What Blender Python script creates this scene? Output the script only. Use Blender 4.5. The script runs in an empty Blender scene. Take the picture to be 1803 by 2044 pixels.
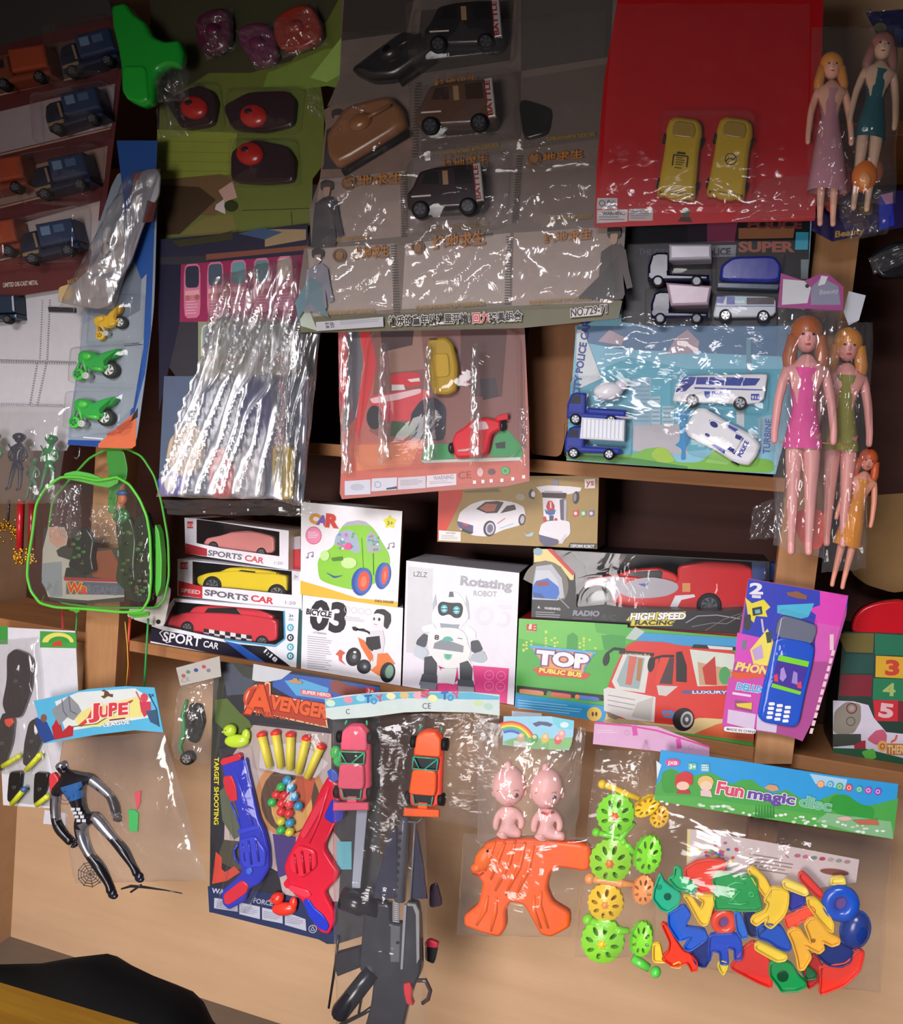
import bpy, bmesh, math, random
from mathutils import Vector, Matrix, noise

# ---------------------------------------------------------------- camera
W, H, FPX = 1803.0, 2044.0, 1600.0
CAM = Vector((0.0, -1.8, 1.45))
YAW, PITCH, ROLL = math.radians(17.58), math.radians(3.23), math.radians(4.59)
FW = Vector((-math.sin(YAW)*math.cos(PITCH), math.cos(YAW)*math.cos(PITCH), -math.sin(PITCH)))
_r = FW.cross(Vector((0, 0, 1))).normalized(); _u = _r.cross(FW)
RT = _r*math.cos(ROLL) + _u*math.sin(ROLL); UP = -_r*math.sin(ROLL) + _u*math.cos(ROLL)
sc = bpy.context.scene
COL = sc.collection
cd = bpy.data.cameras.new('camera'); cam = bpy.data.objects.new('camera', cd); COL.objects.link(cam)
cam.matrix_world = Matrix(((RT.x, UP.x, -FW.x, CAM.x), (RT.y, UP.y, -FW.y, CAM.y), (RT.z, UP.z, -FW.z, CAM.z), (0, 0, 0, 1)))
cd.sensor_fit = 'HORIZONTAL'; cd.sensor_width = 36; cd.lens = 36*FPX/W; cd.clip_start = .02
sc.camera = cam
# ---------------------------------------------------------------- light
sc.view_settings.view_transform = 'Standard'; sc.view_settings.look = 'None'
sc.view_settings.gamma = 1; sc.view_settings.exposure = 0.27
sc.cycles.transparent_max_bounces = 24
sc.cycles.max_bounces = 6
wd = bpy.data.worlds.new('dim_shop'); sc.world = wd; wd.use_nodes = True
wd.node_tree.nodes['Background'].inputs[0].default_value = (.62, .60, .72, 1)
wd.node_tree.nodes['Background'].inputs[1].default_value = .05
def area(name, loc, aim, sx, sy, power, color, spread=180):
    l = bpy.data.lights.new(name, 'AREA'); l.shape = 'RECTANGLE'; l.size = sx; l.size_y = sy
    l.energy = power; l.color = color; l.spread = math.radians(spread)
    o = bpy.data.objects.new(name, l); COL.objects.link(o); o.location = loc
    o.rotation_euler = (Vector(aim)-Vector(loc)).to_track_quat('-Z', 'Y').to_euler()
    return o
area('sky_through_shop_front', (-.85, -4.5, 3.2), (-.55, 0, 1.2), 1.7, 1.0, 128, (1.0, .955, 1.0))
area('low_bounce_fill', (-1.0, -3.4, 0.6), (-.45, 0, 0.6), 1.0, 1.2, 13, (1.0, .94, .92), 80)  # added weak low fill, stands in for light bounced off the floor

# ---------------------------------------------------------------- projection helpers
def P(px, py, D):
    d = RT*((px-W/2)/FPX) + UP*(-(py-H/2)/FPX) + FW
    return CAM + d*((-D-CAM.y)/d.y)
def S(px, py, D):                       # metres per pixel there
    return (P(px, py, D)-CAM).dot(FW)/FPX
class Z:                                # a local drawing frame
    def __init__(s, x0, y0, k=1.0, ang=0.0, ky=None):
        s.x0, s.y0 = x0, y0; c, n = math.cos(math.radians(ang)), math.sin(math.radians(ang))
        ky = ky or k
        s.a, s.b, s.c, s.d = c/k, -n/ky, n/k, c/ky; s.u = 1/math.sqrt(abs(k*ky))
    def __call__(s, x, y): return s.x0+s.a*x+s.b*y, s.y0+s.c*x+s.d*y
class Zs(Z):                            # centred, scaled (px per unit) and turned
    def __init__(s, cx, cy, sx, ang=0, sy=None, ox=0, oy=0):
        sy = sy or sx; c, n = math.cos(math.radians(ang)), math.sin(math.radians(ang))
        s.a, s.b, s.c, s.d = c*sx, -n*sy, n*sx, c*sy
        s.x0 = cx-(s.a*ox+s.b*oy); s.y0 = cy-(s.c*ox+s.d*oy); s.u = math.sqrt(abs(sx*sy))
Z0 = Z(0, 0, 1)
Z1, Z2, Z3, Z4, Z5 = Z(0, 0, 2.817), Z(600, 0, 2.817), Z(1160, 0, 2.804), Z(0, 580, 3.005), Z(300, 440, 3.4075)
Z6, Z7, Z8, Z9, Z10 = Z(600, 620, 2.908), Z(1100, 440, 2.565), Z(1400, 540, 2.92), Z(280, 980, 3.22), Z(780, 940, 3.756)
Z11, Z12, Z13, Z14 = Z(1020, 1080, 2.576), Z(0, 1200, 3.193), Z(380, 1300, 3.406), Z(620, 1360, 2.9875)
Z15, Z16, Z17, Z18 = Z(900, 1400, 3.525), Z(1280, 1460, 3.4474), Z(1600, 1160, 5.379), Z(1580, 0, 3.65)
Z19, Z20, Z21, Z22, Z23 = Z(0, 1780, 3.92), Z(0, 580, 3.525), Z(300, 0, 4.2575), Z(60, 880, 5.523), Z(640, 0, 3.005)
def pl(s):
    v = [float(t) for t in s.replace(',', ' ').split()]
    return list(zip(v[::2], v[1::2]))
def rc(x0, y0, x1, y1): return [(x0, y0), (x1, y0), (x1, y1), (x0, y1)]
def el(cx, cy, rx, ry=None, n=24, a0=0, a1=360, rot=0):
    ry = ry or rx; o = []; c, s = math.cos(math.radians(rot)), math.sin(math.radians(rot))
    full = abs(a1-a0) >= 359.9
    for i in range(n if full else n+1):
        t = math.radians(a0+(a1-a0)*i/n); x, y = rx*math.cos(t), ry*math.sin(t)
        o.append((cx+x*c-y*s, cy+x*s+y*c))
    return o
def roundq(q, t=.13, m=5):
    o = []
    for i in range(len(q)):
        a, b, c = q[i-1], q[i], q[(i+1) % len(q)]
        p = (b[0]+(a[0]-b[0])*t, b[1]+(a[1]-b[1])*t); r = (b[0]+(c[0]-b[0])*t, b[1]+(c[1]-b[1])*t)
        for k in range(m):
            u = k/(m-1); o.append(tuple(p[j]*(1-u)**2+2*u*(1-u)*b[j]+r[j]*u*u for j in (0, 1)))
    return o
def smooth(pts, n=2):
    if n <= 0: return pts
    return roundq(pts, .22, 3) if n == 1 else roundq(pts, .42, 4) if n == 2 else roundq(pts, .49, 5)
def inset(pts, d):
    n = len(pts); ar = sum(pts[i][0]*pts[(i+1) % n][1]-pts[(i+1) % n][0]*pts[i][1] for i in range(n))
    sg = 1 if ar > 0 else -1; o = []
    for i in range(n):
        p, q, r = pts[i-1], pts[i], pts[(i+1) % n]
        e1 = Vector((q[0]-p[0], q[1]-p[1])); e2 = Vector((r[0]-q[0], r[1]-q[1]))
        if e1.length < 1e-6 or e2.length < 1e-6: o.append(q); continue
        e1.normalize(); e2.normalize()
        n1 = Vector((-e1.y, e1.x))*sg; n2 = Vector((-e2.y, e2.x))*sg; m = n1+n2
        if m.length < .2: m = n1
        else: m = m/max(.45, m.length_squared/2)
        o.append((q[0]+m.x*d, q[1]+m.y*d))
    return o

# ---------------------------------------------------------------- materials
def lin(h):
    h = h.lstrip('#'); c = [int(h[i:i+2], 16)/255 for i in (0, 2, 4)]
    return tuple(((x+.055)/1.055)**2.4 if x > .04045 else x/12.92 for x in c)
MC = {}
KIND = {'paper': (.42, 0, .45, 40, .08), 'matte': (.8, 0, .2, 60, .12), 'plastic': (.22, 0, .5, 30, .06), 'soft': (.4, 0, .5, 25, .08),
        'metal': (.25, .85, .5, 60, .1), 'rubber': (.6, 0, .3, 40, .1), 'dull': (.7, 0, .15, 20, .15)}
def mat(hx, kind='paper'):
    if (hx, kind) in MC: return MC[hx, kind]
    m = bpy.data.materials.new(kind+'_'+hx); m.use_nodes = True; nt = m.node_tree
    b = nt.nodes['Principled BSDF']; rough, metal, spec, nsc, amt = KIND[kind]
    c = lin(hx)
    if kind in ('paper', 'matte', 'dull'): c = tuple(v*.86 for v in c)      # printed stock reflects at most about 85 %
    b.inputs['Roughness'].default_value = rough; b.inputs['Metallic'].default_value = metal
    b.inputs['Specular IOR Level'].default_value = spec
    tc = nt.nodes.new('ShaderNodeTexCoord'); nz = nt.nodes.new('ShaderNodeTexNoise'); nz.inputs['Scale'].default_value = nsc
    nz.inputs['Detail'].default_value = 4; nt.links.new(tc.outputs['Object'], nz.inputs['Vector'])
    mx = nt.nodes.new('ShaderNodeMix'); mx.data_type = 'RGBA'
    mx.inputs[6].default_value = (*[v*(1-amt) for v in c], 1); mx.inputs[7].default_value = (*[min(1, v*(1+amt)) for v in c], 1)
    nt.links.new(nz.outputs['Fac'], mx.inputs[0]); nt.links.new(mx.outputs[2], b.inputs['Base Color'])
    if kind in ('plastic', 'soft', 'rubber'):
        bp = nt.nodes.new('ShaderNodeBump'); bp.inputs['Strength'].default_value = .12; bp.inputs['Distance'].default_value = .002
        nt.links.new(nz.outputs['Fac'], bp.inputs['Height']); nt.links.new(bp.outputs[0], b.inputs['Normal'])
    MC[hx, kind] = m; return m
def wood(name, c1, c2, sx=1.0, vertical=False, rough=.6):
    m = bpy.data.materials.new(name); m.use_nodes = True; nt = m.node_tree; b = nt.nodes['Principled BSDF']
    tc = nt.nodes.new('ShaderNodeTexCoord'); mp = nt.nodes.new('ShaderNodeMapping')
    mp.inputs['Scale'].default_value = (14*sx, 14*sx, 1.3*sx) if vertical else (1.3*sx, 14*sx, 14*sx)
    nz = nt.nodes.new('ShaderNodeTexNoise'); nz.inputs['Scale'].default_value = 3; nz.inputs['Detail'].default_value = 8; nz.inputs['Roughness'].default_value = .65
    n2 = nt.nodes.new('ShaderNodeTexNoise'); n2.inputs['Scale'].default_value = 2.2; n2.inputs['Detail'].default_value = 5
    r = nt.nodes.new('ShaderNodeValToRGB'); r.color_ramp.elements[0].color = (*lin(c1), 1); r.color_ramp.elements[1].color = (*lin(c2), 1)
    r.color_ramp.elements[0].position = .32; r.color_ramp.elements[1].position = .68
    mx = nt.nodes.new('ShaderNodeMath'); mx.operation = 'MULTIPLY_ADD'; mx.inputs[1].default_value = .5
    ad = nt.nodes.new('ShaderNodeMath'); ad.operation = 'MULTIPLY'; ad.inputs[1].default_value = .5
    L = nt.links.new
    L(tc.outputs['Object'], mp.inputs[0]); L(mp.outputs[0], nz.inputs['Vector']); L(tc.outputs['Object'], n2.inputs['Vector'])
    L(n2.outputs['Fac'], ad.inputs[0]); L(nz.outputs['Fac'], mx.inputs[0]); L(ad.outputs[0], mx.inputs[2]); L(mx.outputs[0], r.inputs[0])
    L(r.outputs[0], b.inputs['Base Color']); b.inputs['Roughness'].default_value = rough
    b.inputs['Specular IOR Level'].default_value = .25
    bp = nt.nodes.new('ShaderNodeBump'); bp.inputs['Strength'].default_value = .25; bp.inputs['Distance'].default_value = .003
    L(nz.outputs['Fac'], bp.inputs['Height']); L(bp.outputs[0], b.inputs['Normal'])
    return m
def film_mat(name, gloss=.10, milk=.03, rough=.09, bump=.5, scale=(14, 14, 5), tint=(.97, .97, .97)):
    m = bpy.data.materials.new(name); m.use_nodes = True; nt = m.node_tree; nt.nodes.clear(); L = nt.links.new
    out = nt.nodes.new('ShaderNodeOutputMaterial'); tr = nt.nodes.new('ShaderNodeBsdfTransparent'); tr.inputs[0].default_value = (*tint, 1)
    gl = nt.nodes.new('ShaderNodeBsdfGlossy'); gl.inputs['Roughness'].default_value = rough; gl.inputs[0].default_value = (1, 1, 1, 1)
    df = nt.nodes.new('ShaderNodeBsdfDiffuse'); df.inputs[0].default_value = (.8, .8, .84, 1)
    tc = nt.nodes.new('ShaderNodeTexCoord'); mp = nt.nodes.new('ShaderNodeMapping'); mp.inputs['Scale'].default_value = scale
    nz = nt.nodes.new('ShaderNodeTexNoise'); nz.inputs['Scale'].default_value = 1.6; nz.inputs['Detail'].default_value = 3.5; nz.inputs['Roughness'].default_value = .55; nz.inputs['Distortion'].default_value = 1.2
    bp = nt.nodes.new('ShaderNodeBump'); bp.inputs['Strength'].default_value = bump; bp.inputs['Distance'].default_value = .018
    fr = nt.nodes.new('ShaderNodeLayerWeight'); fr.inputs['Blend'].default_value = .5
    pw = nt.nodes.new('ShaderNodeMath'); pw.operation = 'POWER'; pw.inputs[1].default_value = 3.5
    ad = nt.nodes.new('ShaderNodeMath'); ad.operation = 'MULTIPLY_ADD'; ad.inputs[1].default_value = .6; ad.inputs[2].default_value = gloss; ad.use_clamp = True
    m1 = nt.nodes.new('ShaderNodeMixShader'); m2 = nt.nodes.new('ShaderNodeMixShader'); m1.inputs[0].default_value = milk
    L(tc.outputs['Object'], mp.inputs[0]); L(mp.outputs[0], nz.inputs['Vector']); L(nz.outputs['Fac'], bp.inputs['Height'])
    L(bp.outputs[0], gl.inputs['Normal']); L(bp.outputs[0], fr.inputs['Normal']); L(fr.outputs['Facing'], pw.inputs[0]); L(pw.outputs[0], ad.inputs[0])
    L(tr.outputs[0], m1.inputs[1]); L(df.outputs[0], m1.inputs[2]); L(m1.outputs[0], m2.inputs[1]); L(gl.outputs[0], m2.inputs[2]); L(ad.outputs[0], m2.inputs[0])
    L(m2.outputs[0], out.inputs[0]); return m
FILM = film_mat('clear_wrinkled_film', gloss=.05, milk=.04, rough=.1, bump=.35, scale=(8, 8, 3.5))
FILM_D = film_mat('thin_clear_film', gloss=.03, milk=.022, bump=.3, scale=(5, 5, 9))
FOIL = film_mat('shiny_heavy_film', gloss=.30, milk=.08, rough=.24, bump=.45, scale=(9, 9, 2))
FOIL_H = film_mat('bright_crumpled_film', gloss=.42, milk=.11, rough=.34, bump=.4, scale=(7, 7, 1.8))
BLIS = film_mat('clear_blister_plastic', gloss=.02, milk=.015, rough=.06, bump=.2, scale=(6, 6, 6))
GRNF = film_mat('green_clear_vinyl', gloss=.07, milk=.02, rough=.06, bump=.3, scale=(8, 8, 5), tint=(.93, .97, .93))

# ---------------------------------------------------------------- object helpers
ORG = {}
ZL = sum(P(x, 1233+.172*x, .25).z for x in (150, 700, 1250, 1600))/4
def tag(o, label=None, cat=None, group=None, kind=None):
    if label: o['label'] = label
    if cat: o['category'] = cat
    if group: o['group'] = group
    if kind: o['kind'] = kind
    return o
def thing(name, label, cat, px, py, D, group=None):
    o = bpy.data.objects.new(name, None); COL.objects.link(o); o.empty_display_size = .02
    o.location = P(px, py, D); ORG[o.name] = o.location.copy(); return tag(o, label, cat, group)
def mesh_obj(name, me, parent, org):
    o = bpy.data.objects.new(name, me); COL.objects.link(o)
    if parent is not None: o.parent = parent
    else: o.location = org
    ORG[o.name] = org; return o
TXT = {}
def text_mesh(s, off, ext=0, bev=0, fill='FRONT', res=3):
    k = (s, off, ext, bev, fill)
    if k in TXT: return TXT[k]
    cu = bpy.data.curves.new('t', 'FONT'); cu.body = s; cu.offset = off; cu.resolution_u = res; cu.extrude = ext; cu.bevel_depth = bev; cu.bevel_resolution = 1
    cu.fill_mode = fill
    o = bpy.data.objects.new('t', cu); COL.objects.link(o); dg = bpy.context.evaluated_depsgraph_get()
    me = bpy.data.meshes.new_from_object(o.evaluated_get(dg))
    V = [v.co.copy() for v in me.vertices]; F = [tuple(p.vertices) for p in me.polygons]
    bpy.data.objects.remove(o); bpy.data.curves.remove(cu); bpy.data.meshes.remove(me)
    TXT[k] = (V, F); return V, F
def plate(loops, ext=.1, bev=.03):
    cu = bpy.data.curves.new('c', 'CURVE'); cu.dimensions = '2D'; cu.fill_mode = 'BOTH'; cu.extrude = ext; cu.bevel_depth = bev; cu.bevel_resolution = 1
    for lp in loops:
        sp = cu.splines.new('POLY'); sp.points.add(len(lp)-1); sp.use_cyclic_u = True
        for i, (x, y) in enumerate(lp): sp.points[i].co = (x, y, 0, 1)
    o = bpy.data.objects.new('c', cu); COL.objects.link(o); dg = bpy.context.evaluated_depsgraph_get()
    me = bpy.data.meshes.new_from_object(o.evaluated_get(dg))
    V = [v.co.copy() for v in me.vertices]; F = [tuple(p.vertices) for p in me.polygons]
    bpy.data.objects.remove(o); bpy.data.curves.remove(cu); bpy.data.meshes.remove(me); return V, F
def refine(VF, length, cuts=2):
    bm = bmesh.new(); vs = [bm.verts.new(v) for v in VF[0]]
    for f in VF[1]:
        try: bm.faces.new([vs[i] for i in f])
        except ValueError: pass
    for _ in range(cuts):
        bmesh.ops.triangulate(bm, faces=bm.faces[:]); es = [e for e in bm.edges if e.calc_length() > length]
        if es: bmesh.ops.subdivide_edges(bm, edges=es, cuts=1)
    bmesh.ops.triangulate(bm, faces=bm.faces[:]); bm.verts.index_update(); r = ([v.co.copy() for v in bm.verts], [tuple(v.index for v in f.verts) for f in bm.faces]); bm.free(); return r
def skin(V, E, R, sub=1):               # V: world points, R: radii in metres; one continuous surface
    me = bpy.data.meshes.new('s'); me.from_pydata([tuple(v) for v in V], E, []); o = bpy.data.objects.new('s', me); COL.objects.link(o)
    o.modifiers.new('k', 'SKIN').use_smooth_shade = True
    m = o.modifiers.new('b', 'SUBSURF'); m.levels = sub; m.render_levels = sub
    for i, r in enumerate(R):
        d = me.skin_vertices[0].data[i]; rr = r if isinstance(r, tuple) else (r, r); d.radius = rr; d.use_root = (i == 0)
    dg = bpy.context.evaluated_depsgraph_get(); m2 = bpy.data.meshes.new_from_object(o.evaluated_get(dg))
    VV = [v.co.copy() for v in m2.vertices]; FF = [tuple(p.vertices) for p in m2.polygons]
    bpy.data.objects.remove(o); bpy.data.meshes.remove(me); bpy.data.meshes.remove(m2); return VV, FF

class B:
    def __init__(s, D=.3, z=Z0, kind='paper', h0=0):
        s.V, s.F, s.M, s.SM, s.ms = [], [], [], [], []
        s.D, s.z, s.kind, s.h0, s.lay = D, z, kind, h0, 0
    def mi(s, hx, kind=None):
        m = hx if not isinstance(hx, str) else mat(hx, kind or s.kind)
        if m not in s.ms: s.ms.append(m)
        return s.ms.index(m)
    def w(s, px, py, h=0):              # pixel + height in pixels in front of the plane
        D = s.D(px, py) if callable(s.D) else s.D
        p = P(px, py, D); p.y -= h*S(px, py, D); return p
    def pt(s, x, y, h=0):
        px, py = s.z(x, y); return s.w(px, py, h*s.z.u)
    def raw(s, V, F, hx, kind=None, sm=False):
        n = len(s.V); s.V += V; s.F += [tuple(n+i for i in f) for f in F]
        k = s.mi(hx, kind); s.M += [k]*len(F); s.SM += [sm]*len(F); return s
    def poly(s, pts, hx, kind=None, h=None):
        s.lay += 1; hh = (s.h0 if h is None else h)
        V = []
        for x, y in pts:
            px, py = s.z(x, y); V.append(s.w(px, py, hh*s.z.u+.1+s.lay*.035))
        ar = sum(pts[i][0]*pts[(i+1) % len(pts)][1]-pts[(i+1) % len(pts)][0]*pts[i][1] for i in range(len(pts)))
        idx = tuple(range(len(V))) if ar < 0 else tuple(reversed(range(len(V))))
        return s.raw(V, [idx], hx, kind)
    def P(s, st, hx, kind=None): return s.poly(pl(st), hx, kind)
    def R(s, x0, y0, x1, y1, hx): return s.poly(rc(x0, y0, x1, y1), hx)
    def E(s, cx, cy, rx, ry=None, hx='ffffff', rot=0, n=20): return s.poly(el(cx, cy, rx, ry, n, rot=rot), hx)
    def ring(s, cx, cy, r, w, hx, n=20, a0=0, a1=360):
        o = el(cx, cy, r, r, n, a0, a1); i = el(cx, cy, r-w, r-w, n, a0, a1); m = len(o)
        s.lay += 1; V = [s.pt(x, y, s.h0+(.1+s.lay*.035)/s.z.u) for x, y in o+i]
        k = m if a1-a0 >= 360 else m-1
        return s.raw(V, [(j, m+j, m+(j+1) % m, (j+1) % m) for j in range(k)], hx)
    def L(s, st, w, hx):                # poly-line of constant width
        pts = pl(st) if isinstance(st, str) else st
        for a, b in zip(pts, pts[1:]):
            d = Vector((b[0]-a[0], b[1]-a[1]))
            if d.length < 1e-6: continue
            d.normalize(); n = Vector((-d.y, d.x))*w/2
            s.poly([(a[0]+n.x, a[1]+n.y), (b[0]+n.x, b[1]+n.y), (b[0]-n.x, b[1]-n.y), (a[0]-n.x, a[1]-n.y)], hx)
        return s
    def lines(s, x0, y0, x1, y1, n, hx, dy=0, fill=.4, seed=1):   # rows of unreadably small print
        rn = random.Random(seed)
        for i in range(n):
            y = y0+(y1-y0)*i/max(1, n); t = (y1-y0)/n*fill; e = x0+(x1-x0)*rn.uniform(.7, 1)
            k = (e-x0)/(x1-x0)
            s.poly([(x0, y), (e, y+dy*k), (e, y+dy*k+t), (x0, y+t)], hx)
        return s
    def T(s, txt, x0, y0, x1, y1, h, hx, off=.015, sh=0, out=None, ow=.05):
        if out: s._t(txt, x0, y0, x1, y1, h, out, off+ow, sh)
        return s._t(txt, x0, y0, x1, y1, h, hx, off, sh)
    def _t(s, txt, x0, y0, x1, y1, h, hx, off, sh):
        V, F = text_mesh(txt, off); V0, _ = text_mesh(txt, 0)
        if not V: return s
        a, b = min(v.x for v in V0), max(v.x for v in V0)
        d = Vector((x1-x0, y1-y0)); ln = d.length; d.normalize(); u = Vector((d.y, -d.x)); s.lay += 1; o = []
        for v in V:
            t = (v.x-a)/(b-a)*ln+v.y/.7*h*sh; g = v.y/.7*h
            px, py = s.z(x0+d.x*t+u.x*g, y0+d.y*t+u.y*g); o.append(s.w(px, py, s.h0*s.z.u+.1+s.lay*.035))
        return s.raw(o, F, hx)
    def slab(s, pts, h, hx, kind=None, bev=0, h1=0, sm=False, setb=True):   # solid from height h1 to h
        if isinstance(pts, str): pts = pl(pts)
        n = len(pts)
        if bev:
            rows = [(h1, pts), (h-bev, pts), (h-bev*.4, inset(pts, bev*.25)), (h, inset(pts, bev))]
        else: rows = [(h1, pts), (h, pts)]
        V = [s.pt(x, y, hh) for hh, r in rows for x, y in r]
        ar = sum(pts[i][0]*pts[(i+1) % n][1]-pts[(i+1) % n][0]*pts[i][1] for i in range(n)); F = []
        for r in range(len(rows)-1):
            for j in range(n):
                a, b = r*n+j, r*n+(j+1) % n; q = (a, b, b+n, a+n); F.append(q if ar < 0 else q[::-1])
        top = tuple((len(rows)-1)*n+j for j in range(n)); bot = tuple(range(n))
        if ar < 0: F += [top, bot[::-1]]
        else: F += [top[::-1], bot]
        s.raw(V, F, hx, kind, False)
        if sm: s.SM[-len(F):-2] = [True]*(len(F)-2)
        if setb: s.h0 = h
        return s
    def ball(s, cx, cy, h, rx, hx, ry=None, rz=None, kind=None, n=16, m=10, rot=0):
        ry = ry or rx; rz = rz or min(rx, ry); c, q = math.cos(math.radians(rot)), math.sin(math.radians(rot)); V = []
        for i in range(m+1):
            t = math.pi*i/m
            for j in range(n):
                f = 2*math.pi*j/n; x, y, zz = rx*math.sin(t)*math.cos(f), ry*math.sin(t)*math.sin(f), rz*math.cos(t)
                V.append(s.pt(cx+x*c-y*q, cy+x*q+y*c, h+zz))
        F = [(i*n+j, i*n+(j+1) % n, (i+1)*n+(j+1) % n, (i+1)*n+j) for i in range(m) for j in range(n)]
        return s.raw(V, F, hx, kind, True)
    def tube(s, pts, hx, kind=None, n=10, flat=1.0, closed=False, cap=True):     # pts (x, y, h, r)
        c = [s.pt(p[0], p[1], p[2]) for p in pts]; r = [p[3]*s.z.u*S(*s.z(p[0], p[1]), s.D if not callable(s.D) else s.D(*s.z(p[0], p[1]))) for p in pts]
        V = []; m = len(c)
        for i in range(m):
            a = c[i-1] if (i or closed) else c[0]; b = c[(i+1) % m] if (i < m-1 or closed) else c[-1]
            t = (b-a); t = t.normalized() if t.length > 1e-9 else Vector((0, 0, 1))
            e = Vector((0, -1, 0))
            if abs(t.dot(e)) > .95: e = Vector((1, 0, 0))
            x = t.cross(e).normalized(); y = x.cross(t).normalized()
            for j in range(n):
                f = 2*math.pi*j/n; V.append(c[i]+x*(r[i]*math.cos(f))+y*(r[i]*flat*math.sin(f)))
        F = [(i*n+j, ((i+1) % m)*n+j, ((i+1) % m)*n+(j+1) % n, i*n+(j+1) % n) for i in range(m if closed else m-1) for j in range(n)]
        if cap and not closed: F += [tuple(range(n)), tuple((m-1)*n+j for j in reversed(range(n)))]
        s.raw(V, F, hx, kind, True); return s
    def disc(s, cx, cy, r, h0, h1, hx, kind=None, bev=None, ry=None):
        s.slab(el(cx, cy, r, ry or r, 20), h1, hx, kind, bev=bev if bev is not None else min(r*.25, (h1-h0)*.4), h1=h0, sm=True); return s
    def mesh3(s, VF, f, hx, kind=None, sm=False):          # f maps local (x,y,z) -> (X, Y, H) in frame units
        V, F = VF; return s.raw([s.pt(*f(v)) for v in V], F, hx, kind, sm)
    def build(s, name, parent=None, org=None, label=None, cat=None, group=None, kind=None):
        if parent is not None: org = ORG[parent.name]
        elif org is None:
            n = len(s.V); org = Vector((sum(v.x for v in s.V)/n, sum(v.y for v in s.V)/n, min(v.z for v in s.V)))
        me = bpy.data.meshes.new(name); me.from_pydata([tuple(v-org) for v in s.V], [], s.F)
        for m in s.ms: me.materials.append(m)
        me.polygons.foreach_set('material_index', s.M); me.polygons.foreach_set('use_smooth', s.SM); me.update()
        return tag(mesh_obj(name, me, parent, org), label, cat, group, kind)

def film(name, parent, quad, D, m=FILM, z=Z0, bulge=12, wr=3, fx=6, fy=6, seed=0, nx=34, ny=44, label=None, two=True, ridge=0, **kw):
    q = [z(*p) for p in (pl(quad) if isinstance(quad, str) else quad)]; b = B(D); V, F = [], []
    for side in ((0, 1) if two else (0,)):
        n0 = len(V)
        for j in range(ny+1):
            for i in range(nx+1):
                u, v = i/nx, j/ny
                x = (q[0][0]*(1-u)+q[1][0]*u)*(1-v)+(q[3][0]*(1-u)+q[2][0]*u)*v
                y = (q[0][1]*(1-u)+q[1][1]*u)*(1-v)+(q[3][1]*(1-u)+q[2][1]*u)*v
                e = (4*u*(1-u))**.5*(4*v*(1-v))**.4
                nv = noise.noise(Vector((u*fx+seed, v*fy, seed*1.7+side*9)))+.5*noise.noise(Vector((u*fx*2.3, v*fy*2.3+seed, 5+side)))
                rd = (1-abs(noise.noise(Vector((u*fx*1.2+v*2+seed, v*fy*.45, 3.3+side))))*2)**5 if ridge else 0
                hh = (bulge*e+(nv*wr+max(0, rd)*ridge)*min(1, e*2.5))*(1 if side == 0 else -.0) + (0 if side == 0 else nv*.5-1)
                x += noise.noise(Vector((v*5+seed, u*3, 7)))*wr*.5; y += noise.noise(Vector((u*5, seed, v*4)))*wr*.4
                V.append(b.w(x, y, hh))
        F += [(n0+j*(nx+1)+i, n0+(j+1)*(nx+1)+i, n0+(j+1)*(nx+1)+i+1, n0+j*(nx+1)+i+1) for j in range(ny) for i in range(nx)]
    b.raw(V, F, m, None, True); return b.build(name, parent, label=label, **kw)
def blister(name, parent, quad, D, h, z=Z0, m=None, label=None, rad=6):
    """moulded clear dome over a toy: flange, side walls, rounded top"""
    q = [z(*p) for p in (pl(quad) if isinstance(quad, str) else quad)]; b = B(D); q = roundq(q) if len(q) == 4 else q
    n = len(q); rows = [(0, q), (h*.55, inset(q, rad*.25)), (h*.88, inset(q, rad*.7)), (h, inset(q, rad*1.5))]
    V = [b.w(x, y, hh) for hh, r in rows for x, y in r]
    F = [(r*n+j, r*n+(j+1) % n, (r+1)*n+(j+1) % n, (r+1)*n+j) for r in range(3) for j in range(n)]+[tuple(3*n+j for j in range(n))]
    b.raw(V, F, m or BLIS, None, True); return b.build(name, parent, label=label)
def card(parent, pts, D, hx, th=1.2, z=Z0, name='card', kind='paper', art=None, back='b9b2aa', label=None):
    b = B(D, z, kind); pts = pl(pts) if isinstance(pts, str) else pts
    b.slab(pts, 0, hx, h1=-th/z.u); b.h0 = 0
    if art: art(b)
    return b.build(name, parent, label=label)
def box3d(parent, front, D, depth, hx, z=Z0, side=None, top=None, art=None, name='carton', label=None, kind='paper', back=None):
    """cardboard box: front face traced at plane D, body runs back `depth` metres"""
    b = B(D, z, kind); pts = pl(front) if isinstance(front, str) else front
    f = [b.pt(x, y, 0) for x, y in pts]; k = [v+Vector((0, depth, 0)) for v in f]
    if back: k = [v+Vector(back) for v in k]
    for v in f+k:
        if abs(v.z-ZL) < .03: v.z = ZL+.0006
    V = f+k                               # order TL TR BR BL
    b.raw(V, [(0, 3, 2, 1)], hx); b.raw(V, [(1, 2, 6, 5)], side or hx); b.raw(V, [(0, 4, 7, 3)], side or hx)
    b.raw(V, [(0, 1, 5, 4)], top or hx); b.raw(V, [(3, 7, 6, 2)], side or hx); b.raw(V, [(4, 5, 6, 7)], hx)
    b.h0 = 0
    if art: art(b)
    return b.build(name, parent, label=label)
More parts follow.
